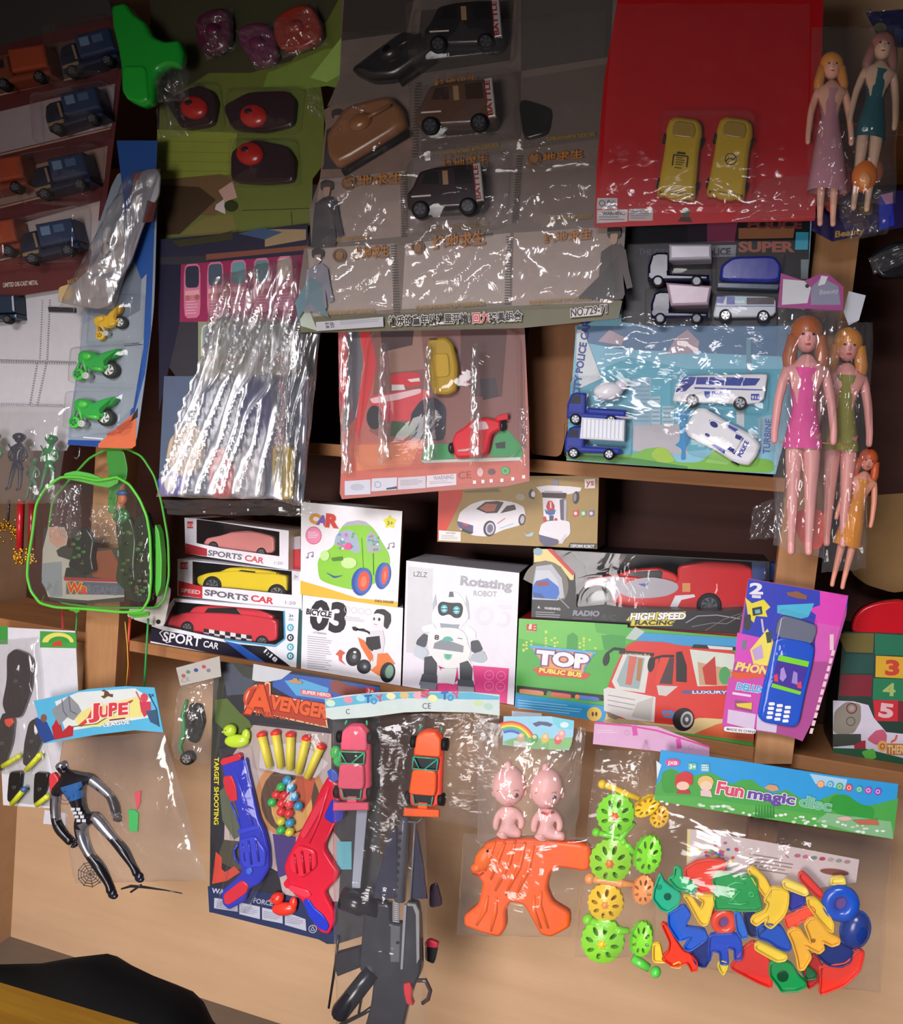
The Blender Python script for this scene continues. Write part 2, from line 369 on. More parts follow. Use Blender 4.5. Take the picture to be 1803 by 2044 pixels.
def wheel(parent, D, z, x, y, r, h0, h1, tyre='141416', hub='c9ccd2', spokes=5, kind='plastic', name='wheel'):
    b = B(D, z, 'rubber'); b.disc(x, y, r, h0, h1, tyre); o = b.build(name, parent)
    b = B(D, z, kind); b.disc(x, y, r*.62, h1-.5, h1+.4, hub, kind='metal' if hub in ('c9ccd2', 'b8bcc4') else kind, bev=.2)
    for i in range(spokes):
        a = 2*math.pi*i/spokes+.3
        b.poly([(x+r*.15*math.cos(a+1.2), y+r*.15*math.sin(a+1.2)), (x+r*.58*math.cos(a-.22), y+r*.58*math.sin(a-.22)), (x+r*.58*math.cos(a+.22), y+r*.58*math.sin(a+.22))], '303238')
    b.build('hub', o); return o
def copy_tree(o, parent=None):
    c = o.copy(); COL.objects.link(c); c.parent = parent; ORG[c.name] = ORG[o.name]
    for ch in list(o.children): copy_tree(ch, c)
    return c
# ================================================================ the setting
WALL = wood('tan_painted_wall', 'bc9874', 'd0ac88', .35, rough=.75)
SHADEB = wood('shade_toned_back_board', '3a1c15', '4e2a20', .5, rough=.6)  # shade of the deep bays put into the colour of plain wood
RAW = wood('raw_pine', '8a5a34', 'b07c50', 1.0, rough=.55)
RAWV = wood('raw_pine_upright', '96683f', 'b98a60', 1.0, vertical=True, rough=.55)
def boxmesh(lo, hi, m, name, parent=None, bev=.002, **kw):
    bm = bmesh.new(); bmesh.ops.create_cube(bm, size=1)
    c = [(lo[i]+hi[i])/2 for i in range(3)]; d = [hi[i]-lo[i] for i in range(3)]
    for v in bm.verts: v.co = Vector((v.co.x*d[0], v.co.y*d[1], v.co.z*d[2]))
    if bev: bmesh.ops.bevel(bm, geom=bm.edges[:], offset=bev, segments=2, affect='EDGES', profile=.5)
    me = bpy.data.meshes.new(name); bm.to_mesh(me); bm.free(); me.materials.append(m)
    o = bpy.data.objects.new(name, me); COL.objects.link(o)
    if parent is not None: o.parent = parent; o.location = Vector(c)-ORG[parent.name]; ORG[o.name] = ORG[parent.name]
    else: o.location = c; ORG[o.name] = Vector(c)
    return tag(o, **kw)
zl = sum(P(x, 1233+.172*x, .25).z for x in (150, 700, 1250, 1600))/4
zu = sum(P(x, y, .25).z for x, y in ((620, 888), (1100, 913), (1537, 951)))/3
zt = zu+.62
xl = P(30, 1700, 0).x
boxmesh((xl-.02, 0, -.02), (1.5, .05, 2.75), WALL, 'wall_back', bev=0, kind='structure')
boxmesh((xl-.06, -2.6, -.02), (xl, .05, 2.75), WALL, 'wall_left', bev=0, kind='structure')
boxmesh((xl-.06, -4.5, -.05), (2.2, .05, -.02), wood('grey_floor', '6d6257', '857a6c', .3), 'floor', bev=0, kind='structure')
boxmesh((xl-.06, -1.9, 2.75), (2.2, .05, 2.8), wood('dark_ceiling', '2c2522', '3d3430', .3), 'ceiling', bev=0, kind='structure')
boxmesh((xl-.06, -1.95, 2.27), (2.2, -1.9, 2.8), wood('unseen_lintel_wood', '3a2c24', '4c3a30', .3), 'unseen_lintel', bev=0, kind='structure')  # unseen lintel behind the camera, lowered to shade the top of the display
# shelving
unit = bpy.data.objects.new('wooden_shelf_unit', None); COL.objects.link(unit); unit.location = (0, -.12, zl); ORG[unit.name] = Vector(unit.location)
tag(unit, 'rough pine wall shelving with two long boards and two uprights, packed with boxed toys', 'shelf')
T = .026
boxmesh((xl+.01, -.25, zl-T), (1.1, -.012, zl), RAW, 'shelf_board', unit)
boxmesh((P(325, 870, .25).x, -.25, zu-T), (P(1700, 960, .25).x, -.012, zu), RAW, 'shelf_board', unit)
boxmesh((xl+.01, -.25, zt-T), (1.1, -.012, zt), RAW, 'shelf_board', unit)
boxmesh((xl+.005, -.011, zl-.0), (1.1, -.001, zt), SHADEB, 'back_panel', unit, bev=0)
bp_ = B(.252, Z0)
def post(tl, tr, br, bl, D=.252, th=.035):
    b = B(D); f = [b.w(*p) for p in (tl, tr, br, bl)]; V = f+[v-Vector((0, th, 0)) for v in f]
    F = [(0, 1, 2, 3), (4, 7, 6, 5), (0, 4, 5, 1), (1, 5, 6, 2), (2, 6, 7, 3), (3, 7, 4, 0)]
    b.raw(V, F, RAWV); o = b.build('upright_post', unit)
    return o
post((1630, 430), (1716, 430), (1577, 1512), (1503, 1512))
post((232, 560), (298, 560), (250, 1372), (186, 1372))
boxmesh((P(1500, 1600, .2).x, -.2, zl-.28), (P(1560, 1600, .2).x, -.15, zl-T), RAWV, 'bracket_block', unit)
# cardboard flap between the two hanging cards
b = B(.235); b.slab(smooth(pl('1050 640 1175 640 1150 770 1122 905 1112 912 1050 905'), 1), 0, '9a6c4c', 'matte', h1=-3)
b.build('cardboard_sheet', label='plain brown cardboard sheet standing on the upper board right of the red car pack', cat='cardboard')
# counter and black bag bottom-left
b = B(0); zc = .82
def hz(px, py, z): 
    d = RT*((px-W/2)/FPX)+UP*(-(py-H/2)/FPX)+FW; return CAM+d*((z-CAM.z)/d.z)
CT = wood('worn_yellow_wood', '8a5814', 'c4942c', .8)
ct = [hz(-220, 1915, zc), hz(0, 1961, zc), hz(285, 2046, zc), hz(420, 2120, zc), hz(200, 2500, zc), hz(-300, 2300, zc)]
V = ct+[v-Vector((0, 0, .04)) for v in ct]; n = len(ct)
b.raw(V, [tuple(range(n))[::-1], tuple(range(n, 2*n))]+[(j, (j+1) % n, n+(j+1) % n, n+j) for j in range(n)], CT)
b.build('counter_top', label='worn yellow-brown wooden counter corner in the bottom left', cat='counter')
BK = mat('070708', 'matte'); b = B(0)
prof = pl('-60 1945 60 1932 120 1922 180 1918 215 1935 262 1955 310 1975 345 1990 372 2010 400 2044 430 2090')
base = [(x-0, 0) for x, _ in prof]
V = []; m_ = 12; nn = len(prof)
for i, (x, y) in enumerate(prof):
    yb = 1955+(x+20)*.30
    top = P(x, y, .95); bot = P(x, max(yb, y)+30, .95); r = max(.02, (top.z-bot.z)/2); c = (top+bot)/2
    for j in range(m_):
        a = 2*math.pi*j/m_; wob = 1+.08*noise.noise(Vector((i*.8, a, 0)))
        V.append(c+Vector((0, math.cos(a)*r*1.3*wob, math.sin(a)*r)))
F = [(i*m_+j, (i+1)*m_+j, (i+1)*m_+(j+1) % m_, i*m_+(j+1) % m_) for i in range(nn-1) for j in range(m_)]+[tuple(range(m_))[::-1], tuple((nn-1)*m_+j for j in range(m_))]
b.raw(V, F, BK, None, True)
b.build('black_bag', label='soft black bag slumped behind the counter in the bottom left', cat='bag')

# ================================================================ boxed toys on the lower board
def pcar(b, o, hx, win='2a2226'): pass
# --- three window boxes on the left
def carbox(label, pts, z, D, art, body, cargo=None, depth=.09):
    q = pl(pts); t = thing('toy_car_box', label, 'toy box', *z(*q[3]), D, None)
    return t, q
def sidecar(label, D, z, body, roof, glass, wheels, hx, r, th=50, hub='b8bcc4', extra=None, name='toy_sports_car'):
    t = thing(name, label, 'toy car', *z(*wheels[0]), D)
    b = B(D, z, 'plastic'); b.slab(smooth(pl(body), 1), th, hx, bev=10, sm=True); b.slab(smooth(pl(roof), 1), th-12, hx, bev=9, sm=True); b.h0 = th
    if extra: extra(b)
    b.build('body', t)
    b = B(D, z, 'plastic'); b.slab(pl(glass), th-10, '17171b', bev=2, h1=th-20); b.build('side_window', t)
    for x, y in wheels: wheel(t, D, z, x, y, r, th-18, th+4, hub=hub, spokes=7)
    return t
def hollow_box(label, D, z, frame_pts, art, win, wart=None, depth=.1, hx='f2f0f6', inner='241a1c', film_h=3, name='toy_car_box', cat='toy box', sidehx=None, inn=58):
    """window carton: a tray body set back, a printed front with a real opening, clear window"""
    q = pl(frame_pts); t = thing(name, label, cat, *z(*q[3]), D)
    b = B(D, z); f = [b.pt(x, y, 0) for x, y in q]; k = [v+Vector((0, depth, 0)) for v in f]; V = f+k
    sd = sidehx or hx
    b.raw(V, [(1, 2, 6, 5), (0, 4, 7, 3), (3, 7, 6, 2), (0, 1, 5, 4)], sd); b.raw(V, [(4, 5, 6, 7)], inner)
    w = pl(win); n = len(w); wf = [b.pt(x, y, 0) for x, y in w]
    # front ring: quads + window polygon bridged with the curve filler
    VV, FF = plate([q, w], 0, 0); b.raw([b.pt(v.x, v.y, .2) for v in VV], FF, hx)
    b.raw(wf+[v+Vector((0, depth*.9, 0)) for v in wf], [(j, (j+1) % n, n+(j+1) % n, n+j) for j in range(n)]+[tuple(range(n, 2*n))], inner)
    b.h0 = .3
    art(b); b.build('carton', t)
    b = B(D, z); b.raw([b.pt(x, y, .1) for x, y in w], [tuple(range(n))], BLIS); b.build('window', t)
    return t
def a_sp(b, y0, full=True, word=True):
    pass
# top: salmon car
def art1(b):
    b.P('285 180 358 175 358 335 290 330', 'e8e4ea'); b.R(303, 196, 340, 240, 'd63a40'); b.T('03', 306, 230, 338, 232, 22, 'f4d8d8')
    b.P('290 335 430 372 430 420 290 400', 'b5323a')
    b.T('SPORTS', 436, 413, 650, 442, 34, '77727c', .03); b.T('CAR', 672, 446, 790, 466, 36, 'd8606a', .03); b.T('1:20', 862, 470, 915, 474, 18, 'b9b6c0')
hollow_box('window box with a faded pink sports car, topmost of the three car boxes', .222, Z9, '285 172 955 255 952 508 290 400', art1,
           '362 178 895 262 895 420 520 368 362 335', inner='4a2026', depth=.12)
sidecar('faded salmon-pink toy sports car inside the top window box', .19, Z9, '440 330 460 300 540 285 620 262 760 258 890 290 892 400 640 388 450 352', '560 285 600 262 720 252 800 270 820 290 600 290',
        '590 282 620 266 700 260 740 285', [(505, 352), (810, 392)], 'd98a86', 34, th=60)
def art2(b):
    b.P('240 440 332 448 330 600 245 590', 'ece9f0'); b.R(258, 458, 305, 502, 'd02f36'); b.T('03', 262, 492, 302, 494, 24, 'f4d8d8')
    b.P('245 575 400 615 400 690 245 668', 'cf3038'); b.T('SPEED', 262, 648, 384, 664, 24, 'f0c8c8', .03)
    b.T('SPORTS', 414, 668, 690, 706, 36, '6d6974', .035); b.T('CAR', 712, 706, 852, 726, 38, 'd84048', .035); b.T('1:20', 932, 726, 998, 732, 20, 'a9a6b0')
    b.R(980, 520, 1022, 575, 'd8d8e0'); b.T('3+', 990, 560, 1012, 562, 20, '55555c')
hollow_box('window box with a bright yellow sports car, middle of the three car boxes', .23, Z9, '240 436 1040 520 1040 768 240 672', art2,
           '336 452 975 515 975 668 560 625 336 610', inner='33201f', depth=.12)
sidecar('bright yellow toy sports car inside the middle window box', .195, Z9, '405 590 400 545 470 520 640 505 760 520 900 525 975 540 975 655 700 650 560 632 440 618', '520 520 600 488 700 482 860 505 930 530 600 530',
        '640 512 680 502 770 512 790 545 660 540', [(502, 600), (912, 650)], 'e6cc2a', 62, th=66)
def art3(b):
    b.P('72 880 560 975 1000 1146 1000 1160 66 965', '14142e'); b.P('66 965 240 1000 300 1010 540 1060 600 1100 66 990', 'f2f2f8')
    b.P('540 962 640 985 830 1120 720 1100', '2a62c4')
    b.P('640 985 800 1000 990 1145 830 1120', '101024')
    b.L('125 912 170 882 205 905', 5, 'f4f4fa'); b.L('125 912 170 975 200 968', 5, 'f4f4fa')
    b.T('SPORT', 145, 962, 385, 1000, 60, 'f4f4fa', .02); b.T('CAR', 405, 1000, 500, 1018, 40, 'f4f4fa', .02)
    b.T('1:18', 795, 1035, 868, 1100, 26, 'f4f4fa', .03)
    b.L('225 700 222 740', 5, '3aa4cf'); b.L('925 770 930 950 870 998 540 955', 10, '2f9fd0')
    for i, (y, c) in enumerate(((878, '5ab4cc'), (942, '2c3038'), (1003, '5ab4cc'), (1060, '2a8c9c'))): b.E(966, y, 22, 24, c); b.E(966, y, 12, 13, 'e8f4f8'); b.E(968, y, 5, 8, c)
    b.T('3+', 958, 810, 985, 812, 18, '3a6a88'); b.lines(955, 820, 990, 835, 2, '8aa0b0')
hollow_box('window box reading SPORT CAR with a red chequered car, bottom of the three car boxes', .24, Z9, '72 870 215 690 1020 760 1002 1162', art3,
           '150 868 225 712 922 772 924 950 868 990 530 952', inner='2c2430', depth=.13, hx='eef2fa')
def chk(b):
    for i in range(9):
        for j in range(2):
            x = 450+i*34; y = 872+i*5+j*24
            b.poly([(x, y), (x+34, y+5), (x+34, y+29), (x, y+24)], 'e8e6ea' if (i+j) % 2 else '2a2226')
sidecar('red toy car with a black and white chequered stripe in the bottom window box', .20, Z9, '215 880 220 800 330 770 560 775 760 790 915 820 915 950 780 965 480 905 240 885', '330 790 380 735 560 715 780 745 890 800 860 830 400 800',
        '440 780 470 745 650 742 690 795', [(345, 868), (820, 958)], 'd83a48', 44, th=70, extra=chk)
b = B(.2, Z9); b.slab(pl('950 375 1030 372 1030 520 955 510'), 0, 'c03038', h1=-60); b.P('955 300 1030 290 1030 372 952 378', 'b8b0b8'); b.build('red_carton', label='narrow red carton end between the car boxes and the CAR box', cat='toy box')
b = B(.2, Z9); b.slab(pl('1003 770 1040 760 1040 890 1003 1150'), 0, '1c9c90', h1=-60); b.build('teal_carton', label='thin teal carton edge beside the bottom SPORT CAR box', cat='toy box')

# --- CAR box
def artc(b):
    b.P('1030 575 1200 625 1400 690 1655 712 1655 750 1030 664', 'f0c03a')
    for ch, x, c in (('C', 1088, 'e8a43a'), ('A', 1138, '7a5ab8'), ('R', 1196, 'd83a3a')): b.T(ch, x, 200+(x-1088)*.25, x+55 if ch != 'R' else x+66, 212+(x-1088)*.2, 58 if ch != 'R' else 78, c, .05, out='c89a6a', ow=.03)
    b.E(1115, 286, 52, 58, 'd86a90'); b.E(1115, 286, 47, 52, 'f090b4'); b.lines(1080, 262, 1150, 308, 4, 'fadce8')
    st = []
    for i in range(10):
        r = 48 if i % 2 == 0 else 30; a = math.radians(-90+i*36); st.append((1605+r*math.cos(a), 200+r*math.sin(a)))
    b.poly(smooth(st, 1), 'e8e23a'); b.T('3+', 1588, 218, 1625, 220, 26, '7a8a20', .03)
    for x, y in ((1080, 400), (1600, 340)):
        b.L([(x, y+28), (x, y), (x+32, y-8), (x+32, y+20)], 5, '8a7a9a'); b.E(x-5, y+28, 8, 6, '8a7a9a'); b.E(x+27, y+20, 8, 6, '8a7a9a')
    body = smooth(pl('1140 470 1150 430 1200 385 1250 350 1270 270 1310 215 1390 190 1450 195 1510 250 1560 340 1600 400 1608 470 1590 540 1500 600 1400 640 1300 622 1180 585 1150 560'), 2)
    b.poly(body, '8fd43a'); b.P('1295 230 1330 200 1400 188 1450 198 1480 225 1400 215', 'b8b4c8')
    b.poly(smooth(pl('1245 345 1262 280 1310 248 1370 255 1402 300 1418 395 1380 400 1330 370'), 1), 'aab8cc'); b.poly(smooth(pl('1452 300 1480 255 1520 285 1556 370 1540 392 1460 398'), 1), 'a8b6b8')
    rn = random.Random(4)
    for i in range(26): b.E(rn.uniform(1270, 1390), rn.uniform(275, 375), 9, 9, rn.choice(['e070a0', '70a0e0', '60b080', 'c0a0e0', 'e8e8f0']), n=8)
    for i in range(14): b.E(rn.uniform(1470, 1530), rn.uniform(290, 380), 8, 8, rn.choice(['e07070', '70a0c0', '60b080', 'e8e8f0']), n=8)
    b.E(1340, 355, 24, 22, 'f05a9a'); b.E(1190, 415, 30, 34, 'c8ee9c'); b.E(1345, 462, 50, 36, 'cff0a0'); b.P('1230 430 1300 420 1310 445 1240 450', '4a8a2a')
    b.poly(smooth(pl('1192 520 1250 548 1312 540 1250 562'), 1), '2a5aa8')
    b.L('1500 400 1502 540', 5, '5aa02a'); b.L('1425 300 1440 560', 4, '7cc02e')
    for x, y, rx, ry in ((1568, 545, 42, 86), (1432, 582, 58, 90)):
        b.E(x-8, y, rx+4, ry, '2850a8', 8); b.E(x+6, y-4, rx-4, ry-6, '3a6cc8', 8); b.E(x+8, y-4, rx-20, ry-26, 'e8543a', 8); b.E(x+8, y, rx-38 if rx > 50 else 8, ry-54, 'f08060', 8)
    b.T('NO.1666B', 1512, 712, 1628, 722, 16, '9a7a20', .02)
t = thing('toy_carton', 'white and yellow carton printed with a smiling green bubble car', 'toy box', *Z9(1030, 664), .245)
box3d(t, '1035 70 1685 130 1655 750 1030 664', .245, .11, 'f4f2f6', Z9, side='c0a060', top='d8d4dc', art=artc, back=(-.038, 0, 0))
# --- BICYCLE 03 box
def artb(b):
    b.T('03', 1092, 880, 1305, 905, 178, '1c1a24', .045); b.poly(pl('1060 752 1235 775 1235 822 1060 800'), 'f4f2f8'); b.T('BICYCLE', 1068, 790, 1226, 812, 34, '1c1a24', .05)
    for i in range(4): b.ring(1330+i*45, 762+i*5, 20, 3, 'c8c6cf', 14)
    b.lines(1315, 805, 1450, 835, 3, 'c6c4cc', 14); b.lines(1075, 930, 1240, 1145, 15, 'bdbac4', 18, .35); b.T('ATTENTION', 1112, 914, 1195, 924, 12, 'b5b2ba')
    b.poly(smooth(pl('1285 1018 1320 1040 1300 1055 1296 1085 1322 1118 1280 1090 1275 1058 1256 1050'), 0), 'e0604a')
    # rider on the trike
    b.poly(smooth(pl('1440 880 1370 895 1365 870 1400 880 1440 905 1560 920 1548 950 1480 930'), 1), '1d1d22')
    b.poly(smooth(pl('1490 800 1500 775 1550 762 1600 775 1614 830 1600 880 1570 890 1500 878 1486 830'), 2), 'f2eef0'); b.poly(smooth(pl('1500 790 1520 760 1570 758 1612 790 1614 840 1590 890 1565 870 1572 800 1530 785'), 1), '2a2830')
    b.E(1538, 825, 8, 11, '303038'); b.E(1505, 822, 6, 10, '303038'); b.L('1505 855 1525 858', 4, 'c06060')
    b.P('1480 900 1560 895 1575 960 1560 1040 1500 1050 1470 980', 'e8e4ea'); b.P('1455 940 1540 930 1550 1010 1490 1030 1450 990', '26262c')
    b.P('1400 940 1440 960 1500 1060 1480 1100 1420 1000', 'f07a3a'); b.P('1500 1050 1590 1040 1640 1110 1580 1130 1540 1190 1480 1150', 'f08038')
    b.P('1500 1020 1530 1020 1520 1120 1490 1145 1450 1120 1500 1090', 'e8e6ec')
    for x, y, rx, ry in ((1372, 1065, 48, 60), (1440, 1128, 46, 46), (1592, 1165, 48, 66)): b.E(x, y, rx, ry, '1c1b20', 10); b.E(x+4, y, rx*.6, ry*.6, '3a3a40', 10); b.E(x+6, y, rx*.25, ry*.25, '9a9aa4', 10)
    b.E(1604, 1160, 26, 44, '7aa890', 10); b.E(1382, 1035, 10, 8, 'f4f4f4')
    b.P('1362 875 1385 870 1395 900 1372 895', '1d1d22')
t = thing('toy_carton', 'white carton reading BICYCLE 03 with a helmeted rider on an orange trike', 'toy box', *Z9(1032, 1165), .245)
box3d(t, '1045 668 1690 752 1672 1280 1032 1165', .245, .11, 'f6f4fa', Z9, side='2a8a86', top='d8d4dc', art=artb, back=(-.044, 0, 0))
# --- rotating robot box
def artr(b):
    G = 'cdd0d6'
    b.P('130 715 318 735 305 1380 118 1360', 'd9dadf'); b.T('LZLZ', 172, 790, 272, 798, 38, '44464c', .0)
    b.T('Rotating', 525, 853, 905, 893, 66, 'a9aab2', .045); b.T('ROBOT', 622, 936, 795, 944, 40, 'a9aab2', .02)
    for r in (70, 58, 46): b.ring(705, 1085, r, 3, 'dcd8e2')
    for r in (0, 10, 20): b.L([(800+r, 1010+r), (905, 1012+r)], 3, 'dcd8e2'); b.ring(840, 1110, 60-r, 3, 'dcd8e2', a0=-90, a1=140)
    b.P('615 1458 888 1480 872 1745 640 1700', 'e8388a'); b.P('285 1640 360 1590 640 1600 655 1700 290 1660', 'e8388a')
    b.P('352 1450 400 1470 470 1600 500 1450 510 1560 430 1600', 'e8388a')
    for x, y in ((740, 1530), (828, 1536), (738, 1610), (824, 1616)): b.ring(x, y, 36, 4, 'f49ac4'); b.L([(x-12, y), (x+12, y)], 4, 'f49ac4')
    # robot
    b.P('315 1000 338 920 345 990 340 1080 318 1090', 'b9c2ca'); b.P('560 1110 565 930 585 990 592 1110', 'b9c2ca')
    b.poly(smooth(pl('360 985 380 925 450 890 530 930 562 1000 590 1100 540 1165 440 1190 350 1165 305 1120 320 1040'), 2), 'eceef2')
    b.P('435 945 442 905 470 905 476 945', '63666e')
    b.poly(smooth(pl('352 1010 380 975 450 990 530 985 548 1030 530 1100 480 1105 440 1070 390 1090 360 1070'), 2), '23242a')
    for x, y in ((403, 1033), (495, 1043)): b.E(x, y, 26, 30, '5ac8d8'); b.E(x, y, 13, 17, 'b8f0f4'); b.L([(x-26, y), (x+26, y)], 7, '23242a')
    b.P('370 1140 460 1150 520 1150 500 1190 380 1180', '9aa8b0')
    for q, c in (('230 1170 320 1140 350 1200 250 1210', 'f0f0f2'), ('570 1150 640 1200 640 1260 560 1230', 'f0f0f2'), ('200 1265 250 1215 285 1235 262 1325 190 1300', '4a4e5a'), ('190 1305 262 1330 290 1360 250 1420 170 1380', 'c8d4e0'),
                 ('600 1275 660 1265 695 1340 640 1370 605 1350', '42464f'), ('610 1372 700 1345 728 1410 690 1440 590 1420', 'b8c2cc')): b.poly(smooth(pl(q), 1), c)
    b.poly(smooth(pl('280 1200 380 1170 520 1180 570 1230 580 1300 610 1350 570 1440 500 1480 400 1480 310 1430 280 1330'), 2), 'eef0ee')
    b.P('330 1290 395 1260 480 1285 550 1310 545 1360 320 1330', '8c949c'); b.poly(el(430, 1275, 42, 36, 12, 180, 360), '5ab8a8'); b.poly(smooth(pl('400 1370 465 1375 455 1405 430 1420 405 1400'), 1), '58b49c'); b.L('400 1370 432 1416 466 1374', 5, '8ad0c0')
    b.T('8', 332, 1262, 362, 1264, 34, '3c4048', .04); b.L('505 1252 540 1258', 5, '3c4048')
    for q, c in (('255 1395 310 1385 350 1440 345 1530 250 1520', '3c4048'), ('520 1440 580 1420 615 1480 610 1570 520 1560', '3c4048'), ('240 1520 350 1530 350 1640 215 1600', '4a4e5a'), ('505 1560 620 1570 635 1660 500 1640', '4a4e5a'),
                 ('220 1575 350 1590 340 1640 225 1630', '7a808c'), ('505 1610 625 1620 630 1665 510 1660', '9aa0aa'), ('380 1480 500 1480 480 1600 380 1580', 'e4e6e8'), ('575 1390 608 1440 600 1445 560 1395', 'f4f4f4')): b.P(q, c)
t = thing('toy_carton', 'tall white carton reading Rotating ROBOT with a white robot picture', 'toy box', *Z10(90, 1640), .245)
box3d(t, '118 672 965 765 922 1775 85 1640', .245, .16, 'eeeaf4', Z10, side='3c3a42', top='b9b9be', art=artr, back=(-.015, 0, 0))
# --- RC car window box
def artrc(b):
    b.P('118 40 200 40 325 165 330 345 480 330 600 345 1190 365 1180 500 105 395', '16151b')
    b.P('118 40 205 42 325 165 322 200 305 200 255 130 180 100 120 110', 'f0d488'); b.E(140, 55, 24, 20, '90b0c0'); b.P('185 40 212 40 330 165 318 178', 'c83030')
    b.poly(el(178, 230, 118, 128, 24, 195, 395), '6e6a5e'); b.P('112 230 130 130 210 120 262 190 275 290 240 305 110 300', 'b4b8c0')
    b.P('130 150 200 150 240 200 250 240 120 240', 'c8ccd4'); b.P('112 235 130 205 190 190 245 235 250 270 235 300 180 295 112 290', '2a6ac4'); b.P('132 210 190 205 200 228 135 235', '8a3a4a'); b.P('112 262 160 270 175 295 120 290', '184a98')
    b.L('246 290 300 345', 6, '8a8c94'); b.T('WARNING:', 172, 350, 256, 356, 12, 'd8d8dc', .03); b.P('135 345 144 330 153 347', 'b0b0b8'); b.lines(128, 362, 260, 395, 3, '9a9aa2', 6)
    b.T('RADIO', 320, 382, 452, 386, 26, '8a8c96', .05, .15); b.lines(320, 393, 452, 400, 1, '44464e', 4, 1); b.T('R/C', 468, 404, 540, 408, 28, '3c3e46', .02, .15)
    b.P('628 368 900 362 892 402 850 402 830 436 615 436 622 412 592 408', 'd8cc3a'); b.T('HIGH SPEED', 615, 403, 895, 400, 32, 'f4f2ee', .05, .2, out='1a1a1e', ow=.06); b.T('RACING', 638, 430, 838, 430, 22, '26241c', .04, .25)
    b.L('900 420 960 385 1060 380 1180 400', 5, '9a96a8'); b.L('930 440 1040 420 1110 425 1190 380', 4, '7a7484'); b.L('1000 460 1100 400 1190 370', 3, '8a6a5a')
    b.P('420 428 620 440 900 462 1180 480 1180 500 700 460', 'b82028')
hollow_box('long black window box with a silver and red radio-control car, reading HIGH SPEED RACING', .235, Z11, '118 40 1330 105 1330 520 105 395', artrc,
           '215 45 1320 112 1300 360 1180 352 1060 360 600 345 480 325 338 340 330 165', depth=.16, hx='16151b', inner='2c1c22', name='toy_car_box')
def rcx(b): 
    b.poly(smooth(pl('390 232 405 194 520 170 610 178 570 262 545 300 520 240 470 214 420 226'), 1), 'a8a4ac')
    b.poly(smooth(pl('560 255 600 200 720 170 860 200 868 240 800 275 640 285'), 2), 'a8a4ac'); b.P('655 210 715 205 700 225', '3a5aa0'); b.R(885, 205, 925, 250, 'd0905a'); b.P('560 282 820 300 780 345 560 325', 'd02420')
    b.poly(pl('815 340 850 268 945 262 950 275 880 290 850 345'), 'd8d8dc')
sidecar('silver and red radio-control car inside the long black window box', .16, Z11, '385 232 400 190 520 165 580 168 640 172 860 205 860 120 1000 95 1180 105 1240 130 1240 330 1100 350 830 345 560 330 530 300 470 218', '540 172 610 142 760 130 850 160 890 230 600 235',
        '590 185 625 150 770 142 786 150 778 188', [(468, 282), (1020, 318)], 'c4262a', 66, th=95, extra=rcx, hub='5a5c64', name='radio_control_car')
